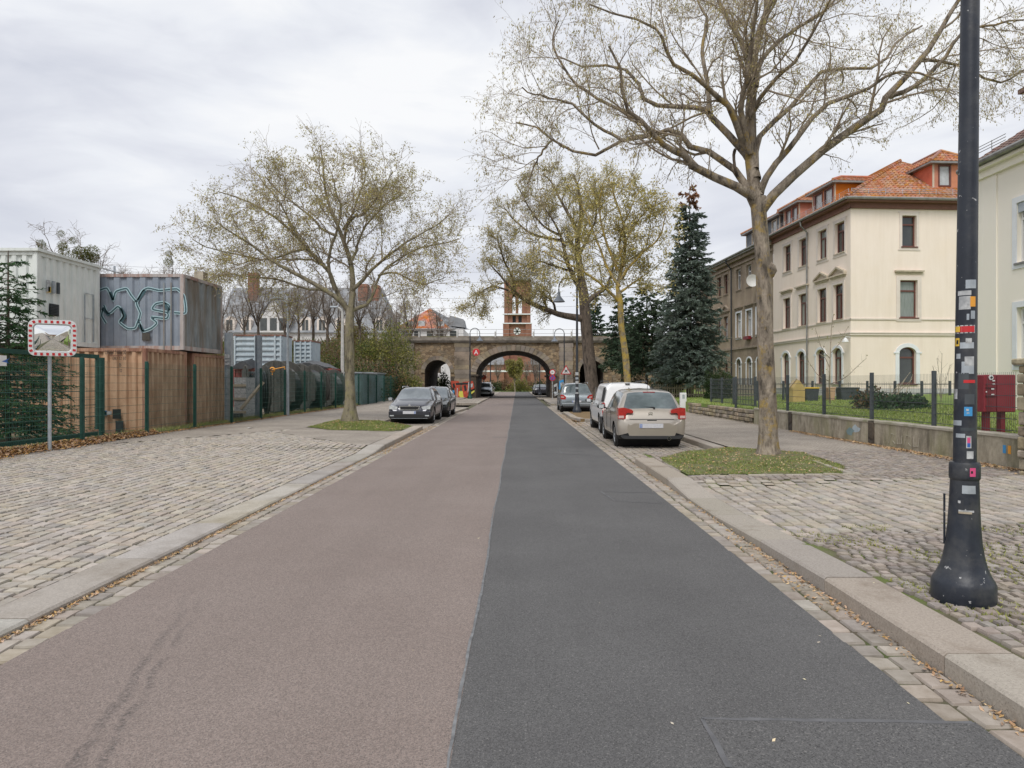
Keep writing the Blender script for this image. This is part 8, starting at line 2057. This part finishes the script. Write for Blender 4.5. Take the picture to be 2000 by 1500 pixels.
    for wy in wheels:
        for s in (-1, 1):
            w = MB(); xo = s * (halfw - .015); xi = s * (halfw - .22)
            w.lathe([(wr * .62, xo - s * .012), (wr * .72, xo), (wr * .9, xo - s * .003), (wr * .985, xo - s * .03), (wr, xo - s * .07), (wr, xi + s * .04), (wr * .9, xi), (0.02, xi)], 26, o=(0, wy, wr), axis='x')
            tyre = w.build('tyre', MAT['tyre'], t, smooth=40)
            w = MB(); w.lathe([(.0, xo - s * .035), (.05, xo - s * .03), (.06, xo - s * .045), (wr * .54, xo - s * .03), (wr * .60, xo - s * .012), (wr * .655, xo - s * .010), (wr * .66, xo - s * .03)], 26, o=(0, wy, wr), axis='x')
            rim = w.build('wheel_cover', MAT[wm], tyre, smooth=30)
            w = MB(); n = 7
            for k in range(n):
                a = 2 * math.pi * (k + .5) / n; c, sn = math.cos(a), math.sin(a); r0, r1 = wr * .26, wr * .52; hw_ = .032
                w.raw([(xo - s * .034 + s * .006, wy + c * r0 - sn * hw_ * .5, wr + sn * r0 + c * hw_ * .5), (xo - s * .034 + s * .006, wy + c * r0 + sn * hw_ * .5, wr + sn * r0 - c * hw_ * .5), (xo - s * .027 + s * .006, wy + c * r1 + sn * hw_, wr + sn * r1 - c * hw_), (xo - s * .027 + s * .006, wy + c * r1 - sn * hw_, wr + sn * r1 + c * hw_)], [(0, 1, 2, 3)])
            w.build('wheel_slots', MAT['car_black'], tyre)
    return t
def cmat(name, c, metal=.5, rough=.32):
    return mat(name, c, tuple(x * 1.06 for x in c), scale=3, rough=rough, metal=metal, coat=.7, local=True, dirt=tuple(x * .8 + .03 for x in c), dscale=1.5, dth=(.5, .9))
MAT['car_glass'] = mat('car_glass', (.025, .03, .032), rough=.04, spec=.75)
MAT['wind_glass'] = mat('wind_glass', (.15, .175, .19), (.28, .31, .33), scale=1.2, local=True, rough=.05, spec=.8)  # pale base tones stand in for the sky reflected in the windscreen
MAT['rear_glass'] = mat('rear_glass', (.06, .08, .085), (.19, .23, .24), scale=1.3, local=True, rough=.05, spec=.75)
MAT['car_black'] = mat('car_black', (.018, .018, .019), rough=.7)
MAT['car_trim'] = mat('car_trim', (.035, .036, .038), rough=.55)
MAT['tyre'] = mat('tyre', (.022, .022, .022), (.035, .034, .033), scale=9, rough=.9, local=True)
MAT['rim'] = mat('rim', (.42, .43, .44), (.52, .53, .54), scale=6, rough=.35, metal=.6, local=True)
MAT['rim_dark'] = mat('rim_dark', (.20, .205, .21), rough=.4, metal=.6)
MAT['tail_red'] = mat('tail_red', (.36, .014, .012), (.50, .028, .020), scale=30, rough=.15, coat=.6, local=True)
MAT['tail_clear'] = mat('tail_clear', (.60, .40, .38), (.72, .56, .54), scale=30, rough=.15, coat=.6, local=True)
MAT['head_glass'] = mat('head_glass', (.42, .45, .47), (.66, .69, .70), scale=14, rough=.1, coat=.8, local=True)
MAT['chrome'] = mat('chrome', (.68, .69, .70), rough=.15, metal=1.0)
MAT['plate'] = mat('plate', (.55, .56, .60), (.66, .66, .68), scale=26, rough=.4, local=True)
MAT['plate_blue'] = mat('plate_blue', (.20, .27, .50), (.30, .36, .56), scale=20, rough=.4, local=True)
def lens(t, pts, y0, y1, m, nm, inset=.05, par=None, mirror=True):
    r_ = []
    for s in ((1, -1) if mirror else (1,)):
        mb = MB(); mb.prism([(s * a, b) for a, b in pts], y0, y1, 'xz', inset=inset); r_.append(mb.build(nm, MAT[m], par or t))
    return r_
def plate(t, z, y, w=.26, x0=0, sgn=-1):
    mb = MB(); mb.box(x0 - w, x0 + w, y, y + .012 * -sgn, z - .056, z + .056, bev=.004); p = mb.build('number_plate', MAT['plate'], t)
    mb = MB(); mb.box(x0 - w + .008, x0 - w + .075, y + sgn * .003, y + sgn * .0005, z - .05, z + .05); mb.build('plate_band', MAT['plate_blue'], p)
def mirrors(t, y, z, hw, paintm, fs=1):
    for s in (-1, 1):
        mb = MB(); mb.lathe([(0, -.12), (.055, -.10), (.082, -.03), (.085, .05), (.06, .095), (0, .105)], 12, o=(0, 0, 0), axis='x')
        mb.V[-1] = mb.V[-1] * np.array([1, .75, .85]) + np.array([s * (hw + .12), y, z]); mb.tube([(s * (hw - .06), y, z - .06), (s * (hw + .06), y, z - .02)], .022, 6)
        mo = mb.build('wing_mirror', paintm, t, smooth=True)
        mb = MB(); mb.box(s * (hw + .05), s * (hw + .19), y - fs * .066, y - fs * .058, z - .05, z + .055); mb.build('mirror_glass', MAT['head_glass'], mo)
P_c3 = cmat('paint_champagne', (.47, .425, .365), .55, .3)
c3st = [(-1.97, .62, .30, .40, .62, .52, .64, .0), (-1.945, .76, .27, .36, .70, .70, .74, .01), (-1.90, .825, .25, .34, .80, .72, .83, .012), (-1.86, .855, .24, .33, .88, .75, .93, .015), (-1.80, .858, .23, .33, .94, .735, .99, .02),
        (-1.50, .86, .22, .32, .965, .60, 1.395, .035), (-1.40, .86, .22, .32, .965, .60, 1.425, .035), (-.9, .862, .21, .31, .95, .605, 1.46, .035), (-.2, .864, .21, .31, .93, .61, 1.475, .035), (.35, .864, .21, .31, .91, .60, 1.44, .035),
        (1.12, .86, .21, .31, .86, .70, .93, .03), (1.5, .845, .21, .31, .80, .66, .86, .03), (1.8, .80, .23, .33, .70, .58, .74, .02), (1.93, .72, .27, .38, .58, .50, .61, .01), (1.97, .60, .32, .42, .52, .42, .54, .0)]
gl3 = {'rear_window': (-1.795, -1.515, 6.25, 8.1), 'windscreen': (.42, 1.08, 6.15, 8.1), 'side_window#1': (lambda j: -1.32 + (5.95 - j) * -.12, -.62, 5.14, 5.93), 'side_window#2': (-.56, .28, 5.14, 5.93), 'side_window#3': (.33, lambda j: .40 + (6 - j) * .55, 5.14, 5.9)}
cx, cy_ = PX(1275, 0, 17.1)[0], 17.1 + 1.97
c = car('hatchback', 'silver-beige hatchback seen from behind, parked beside the big street tree', (cx, cy_, 0), R(-.5), c3st, P_c3, gl3, (-1.19, 1.27), .305, 'parked cars', {'glass': MAT['rear_glass']})
MB().prism([(-.78, .30), (-.70, .25), (.70, .25), (.78, .30), (.76, .34), (.5, .325), (-.5, .325), (-.76, .34)], -1.985, -1.80, 'xz').build('lower_bumper', MAT['car_trim'], c)
lens(c, [(.845, 1.02), (.70, 1.035), (.50, .985), (.455, .935), (.48, .89), (.62, .90), (.655, .86), (.66, .74), (.85, .74)], -1.945, -1.70, 'tail_red', 'tail_light', .03)
lens(c, [(.835, .83), (.70, .83), (.70, .765), (.835, .765)], -1.952, -1.944, 'tail_clear', 'reversing_lamp', .03)
mb = MB(); mb.box(-.64, .64, -1.953, -1.93, .722, .730); mb.build('bumper_seam', MAT['car_black'], c)
mb = MB(); mb.box(-.56, .56, -1.948, -1.93, .735, .748); mb.box(-.12, .12, -1.958, -1.93, .700, .722); mb.build('tailgate_edge', MAT['car_trim'], c)
plate(c, .575, -1.985, .30, -.02)
mb = MB()
for dz in (0, .045):
    for s in (-1, 1): mb.raw([(-.03, -1.915, .865 + dz), (-.03 + s * .055, -1.915, .83 + dz), (-.03 + s * .055, -1.915, .848 + dz), (-.03, -1.915, .885 + dz)], [(0, 1, 2, 3)])
mb.build('tailgate_emblem', MAT['chrome'], c)
mb = MB(); mb.tube([(.10, -1.80, 1.03), (-.18, -1.76, 1.045), (-.34, -1.75, 1.05)], [.014, .009, .006], 5); mb.lathe([(.0, 0), (.025, 0), (.02, .03), (0, .035)], 10, o=(.08, -1.83, 1.01), axis='y'); mb.build('rear_wiper', MAT['car_black'], c)
mb = MB(); mb.box(-.15, .15, -1.535, -1.50, 1.405, 1.425); mb.build('brake_lamp', MAT['tail_red'], c)
mb = MB(); mb.tube([(0, -1.30, 1.48), (0, -1.38, 1.66)], [.008, .004], 4); mb.build('aerial', MAT['car_black'], c)
mb = MB(); mb.lathe([(.045, 0), (.05, -.03), (.042, -.03), (.035, .05)], 12, o=(.42, -1.98, .26), axis='y'); mb.build('exhaust', MAT['chrome'], c)
mirrors(c, .62, .98, .86, MAT['car_trim'])
mb = MB()
for y_ in (-.58, .30): 
    for s in (-1, 1): mb.box(s * .862, s * .868, y_ - .005, y_ + .005, .36, .92)
mb.build('door_gap', MAT['car_black'], c)
for y_ in (-.42, .5):
    for s in (-1, 1): mb = MB(); mb.box(s * .862, s * .89, y_ - .09, y_ + .09, .80, .83, bev=.008); mb.build('door_handle', P_c3, c)
P_wh = cmat('paint_white', (.80, .80, .80), .0, .35)
vst = [(-2.22, .78, .34, .42, .66, .64, .70, 0), (-2.20, .84, .32, .38, .78, .72, .84, .01), (-2.14, .86, .30, .36, .95, .76, 1.03, .01), (-2.08, .868, .28, .36, 1.0, .70, 1.45, .02), (-2.0, .87, .26, .36, 1.0, .68, 1.60, .035), (-1.2, .872, .24, .35, .99, .68, 1.64, .04), (0, .874, .24, .34, .98, .68, 1.64, .04), (.45, .874, .24, .34, .97, .66, 1.58, .04),
       (1.15, .87, .24, .34, .95, .74, 1.06, .03), (1.7, .85, .24, .34, .86, .68, .92, .03), (2.05, .80, .26, .36, .72, .60, .76, .02), (2.2, .68, .32, .42, .55, .46, .58, 0)]
glv = {'windscreen': (.52, 1.12, 6.15, 8.1), 'side_window': (.25, lambda j: .45 + (6 - j) * .62, 5.12, 5.9)}
vx = PX(1196, 0, 22.6)[0]
v_ = car('panel_van', 'white panel van with roof bars and black rear corner, parked ahead of the hatchback', (3.58, 21.75 + 2.22, 0), R(-.3), vst, P_wh, glv, (-1.38, 1.36), .315, 'parked cars', None, halfw=.87)
lens(v_, [(.868, 1.02), (.775, 1.03), (.77, .60), (.85, .60)], -2.235, -2.05, 'tail_red', 'tail_light', .03)
lens(v_, [(.86, .86), (.785, .86), (.785, .77), (.86, .77)], -2.242, -2.236, 'tail_clear', 'reversing_lamp', .03)
for s in (-1, 1):
    mb = MB(); mb.prism([(s * .872, 1.05), (s * .80, 1.05), (s * .73, 1.52), (s * .79, 1.50)], -2.16, -2.02, 'xz'); mb.build('black_corner_trim', MAT['car_trim'], v_)
    mb = MB(); mb.box(s * .60, s * .885, -2.27, -1.80, .34, .60, bev=.04); mb.build('rear_bumper_corner', MAT['car_trim'], v_)
mb = MB(); mb.box(-.62, .62, -2.27, -2.1, .34, .56, bev=.03); mb.build('rear_bumper', MAT['car_trim'], v_)
mb = MB(); mb.box(-.006, .006, -2.225, -2.1, .62, 1.5); mb.build('door_gap', MAT['car_black'], v_)
for s in (-1, 1):
    mb = MB(); mb.tube([(s * .62, -1.9, 1.66), (s * .62, -1.8, 1.71), (s * .62, .2, 1.71), (s * .62, .3, 1.65)], .016, 6); mb.build('roof_bar', MAT['car_trim'], v_)
mb = MB(); mb.box(-.09, .05, -2.06, -1.98, 1.60, 1.64); mb.build('brake_lamp', MAT['car_trim'], v_)
mb = MB(); mb.tube([(-.45, -1.6, 1.66), (-.45, -1.7, 1.85)], .006, 4); mb.build('aerial', MAT['car_black'], v_)
for y_ in (-.7, .15):
    mb = MB(); mb.box(-.886, -.868, y_ - .09, y_ + .09, .92, .955, bev=.006); mb.build('door_handle', MAT['car_trim'], v_)
mb = MB(); mb.box(-.876, -.87, -.555, -.545, .36, 1.5); mb.box(-.876, -.87, .245, .255, .36, .98); mb.build('side_gap', MAT['galv'], v_)
mirrors(v_, .95, 1.02, .86, MAT['car_trim']); plate(v_, .75, -2.24, .26, .2)
P_gr = cmat('paint_blue_grey', (.25, .285, .305), .6, .3)
sst = [(-2.31, .80, .32, .42, .60, .64, .64, 0), (-2.29, .87, .30, .38, .74, .74, .80, .01), (-2.20, .895, .28, .36, .92, .78, .98, .012), (-2.10, .90, .27, .36, 1.03, .765, 1.09, .02), (-1.86, .90, .25, .35, 1.04, .63, 1.56, .04), (-1.2, .90, .24, .34, 1.03, .64, 1.62, .04), (0, .90, .24, .34, 1.0, .65, 1.62, .04), (.5, .90, .24, .34, .98, .63, 1.56, .04),
       (1.35, .895, .24, .34, .93, .74, 1.02, .03), (1.8, .87, .24, .34, .84, .68, .90, .03), (2.15, .80, .27, .37, .70, .58, .74, .02), (2.31, .68, .32, .42, .55, .46, .58, 0)]
gls = {'rear_window': (-2.09, -1.875, 6.2, 8.1), 'windscreen': (.58, 1.30, 6.15, 8.1), 'side_window#1': (-1.75, -.9, 5.14, 5.93), 'side_window#2': (-.83, .15, 5.14, 5.93), 'side_window#3': (.2, lambda j: .55 + (6 - j) * .75, 5.14, 5.9)}
s_ = car('people_carrier', 'blue-grey people carrier seen from behind, parked behind the curved-arm lamp post', (3.33, 38.0 + 2.31, 0), R(-.4), sst, P_gr, gls, (-1.4, 1.42), .32, 'parked cars', {'glass': MAT['rear_glass']}, halfw=.9)
lens(s_, [(.89, 1.02), (.70, .98), (.58, .88), (.60, .72), (.89, .74)], -2.30, -2.0, 'tail_red', 'tail_light', .03)
lens(s_, [(.86, .90), (.70, .88), (.70, .83), (.86, .84)], -2.307, -2.30, 'tail_clear', 'reversing_lamp', .03)
plate(s_, .62, -2.33, .26); mb = MB(); mb.box(-.82, .82, -2.325, -2.25, .46, .53, bev=.015); mb.build('bumper_strip', MAT['galv'], s_)
mb = MB(); mb.box(-.75, .75, -2.33, -2.2, .28, .40, bev=.03); mb.build('lower_bumper', MAT['car_trim'], s_)
for s in (-1, 1): mb = MB(); mb.tube([(s * .66, -1.75, 1.61), (s * .68, -1.6, 1.68), (s * .68, .1, 1.68), (s * .66, .3, 1.60)], .017, 6); mb.build('roof_rail', MAT['chrome'], s_)
mirrors(s_, .95, 1.05, .9, P_gr)
P_dk = cmat('paint_graphite', (.045, .047, .06), .5, .28)
ost = [(-2.33, .74, .32, .42, .62, .60, .66, 0), (-2.28, .86, .28, .38, .80, .74, .88, .01), (-2.15, .895, .25, .35, .92, .74, 1.02, .02), (-1.85, .90, .23, .34, .95, .60, 1.40, .03), (-1.2, .905, .21, .33, .94, .60, 1.44, .03), (-.1, .905, .20, .32, .92, .61, 1.45, .03), (.35, .905, .20, .32, .91, .60, 1.41, .03),
       (1.15, .90, .20, .32, .87, .74, .965, .025), (1.6, .89, .20, .32, .82, .70, .89, .03), (1.98, .87, .20, .32, .75, .66, .80, .025), (2.16, .84, .20, .33, .70, .62, .745, .015), (2.24, .80, .20, .34, .66, .58, .70, .01), (2.30, .72, .21, .36, .58, .52, .62, .005), (2.33, .62, .23, .38, .48, .46, .52, 0)]
glo = {'windscreen': (.40, 1.10, 6.12, 8.1), 'rear_window': (-2.12, -1.87, 6.2, 8.1), 'side_window#1': (-1.75, -.95, 5.14, 5.93), 'side_window#2': (-.88, .02, 5.14, 5.93), 'side_window#3': (.08, lambda j: .38 + (6 - j) * .62, 5.14, 5.9)}
oc = PX(803, 0, 27.3)[0]
o_ = car('estate_car', 'dark graphite estate car facing the camera behind the left grass square', (-4.32, 27.25 + 2.33, 0), R(180 + .6), ost, P_dk, glo, (-1.35, 1.33), .32, 'parked cars', {'glass': MAT['wind_glass']}, halfw=.9)
def fl(pts, y0, y1, m, nm, mirror=True, inset=.04): return lens(o_, pts, y1, y0, m, nm, inset, mirror=mirror)
lens(o_, [(.46, .70), (.80, .755), (.84, .70), (.82, .60), (.50, .59)], 2.30, 2.05, 'head_glass', 'headlight', .05)
mb = MB(); mb.prism([(-.42, .735), (.42, .735), (.39, .60), (.30, .565), (-.30, .565), (-.39, .60)], 2.345, 2.2, 'xz', inset=.02); g_ = mb.build('grille_frame', MAT['chrome'], o_)
mb = MB(); mb.prism([(-.385, .715), (.385, .715), (.355, .61), (.285, .585), (-.285, .585), (-.355, .61)], 2.350, 2.30, 'xz'); mb.build('grille', MAT['car_black'], g_)
mb = MB()
for k in range(13): x = -.33 + k * .055; mb.box(x - .006, x + .006, 2.35, 2.356, .60, .71)
mb.build('grille_bar', MAT['car_trim'], g_)
mb = MB(); mb.lathe([(0, .0), (.042, .0), (.042, -.012), (0, -.016)], 18, o=(0, 2.35, .755), axis='y'); mb.V[-1][:, 1] += .012; mb.build('bonnet_emblem', MAT['chrome'], o_)
plate(o_, .47, 2.375, .26, 0, 1)
mb = MB(); mb.box(-.84, .84, 2.10, 2.35, .22, .56, bev=.07); mb.build('front_bumper', P_dk, o_)
mb = MB(); mb.box(-.60, .60, 2.33, 2.356, .27, .385, bev=.01); mb.build('lower_intake', MAT['car_black'], o_)
for s in (-1, 1): mb = MB(); mb.box(s * .62, s * .78, 2.325, 2.354, .32, .37, bev=.008); mb.build('fog_lamp', MAT['head_glass'], o_)
mb = MB(); mb.box(-.72, .72, 2.352, 2.36, .235, .247); mb.build('bumper_line', MAT['galv'], o_)
for s in (-1, 1): mb = MB(); mb.tube([(s * .60, -1.7, 1.44), (s * .62, -1.55, 1.50), (s * .62, .1, 1.50), (s * .60, .25, 1.44)], .015, 6); mb.build('roof_rail', MAT['chrome'], o_)
mirrors(o_, .82, .97, .9, P_dk, -1)
mb = MB(); mb.tube([(-.5, 1.13, .965), (.0, 1.0, 1.02)], .008, 4); mb.tube([(0.1, 1.13, .965), (.6, 1.0, 1.02)], .008, 4); mb.build('windscreen_wiper', MAT['car_black'], o_)
P_bk = cmat('paint_black', (.022, .026, .028), .4, .25)
h_ = car('small_dark_car', 'small black car parked behind the graphite estate, half hidden by it', (-4.12, 32.7 + 1.97, 0), R(180), [(s[0], *s[1:]) for s in [(y, w, a, b, cc, d_, e * .98, f) for (y, w, a, b, cc, d_, e, f) in c3st]], P_bk, gl3, (-1.19, 1.27), .305, 'parked cars', {'glass': MAT['wind_glass']})
lens(h_, [(.42, .70), (.74, .80), (.80, .74), (.76, .62), (.48, .60)], 1.95, 1.62, 'head_glass', 'headlight', .05)
plate(h_, .46, 1.99, .26, 0, 1); mb = MB(); mb.box(-.5, .5, 1.94, 1.985, .28, .40, bev=.01); mb.build('lower_intake', MAT['car_black'], h_); mirrors(h_, .72, .98, .86, P_bk, -1)
def recolour(root, m):
    for ch in root.children_recursive:
        if ch.type == 'MESH' and ch.data.materials and ch.data.materials[0].name.startswith('paint_'):
            ch.data = ch.data.copy(); ch.data.materials[0] = m
far = [(s_, (-3.95, 84.0, .0), 180, 'paint_blue_grey', 'blue-grey van-like car nearest inside the arch on the left', 1.06), (o_, (-4.0, 90.5, 0), 180, 'paint_graphite', 'dark car second in the row beyond the arch on the left', 1.0), (c, (-4.1, 96.5, 0), 180, 'paint_champagne', 'pale car third in the row beyond the arch on the left', 1.0),
       (o_, (3.2, 93.5, 0), 0, 'paint_graphite', 'dark estate beyond the arch on the right, nearer one', 1.0), (h_, (3.1, 101, 0), 0, 'paint_black', 'black car beyond the arch on the right, farther one', 1.0)]
for src, loc, rz, pm, lab, sc in far:
    n_ = copy_tree(src, loc=loc, rot=R(rz), scale=sc, label=lab, group='cars parked beyond the arch')
copy_tree(h_, loc=(6.0, -20.5, .08), rot=R(70), label='black car in front of the opposite house, seen in the mirror', group='parked cars')
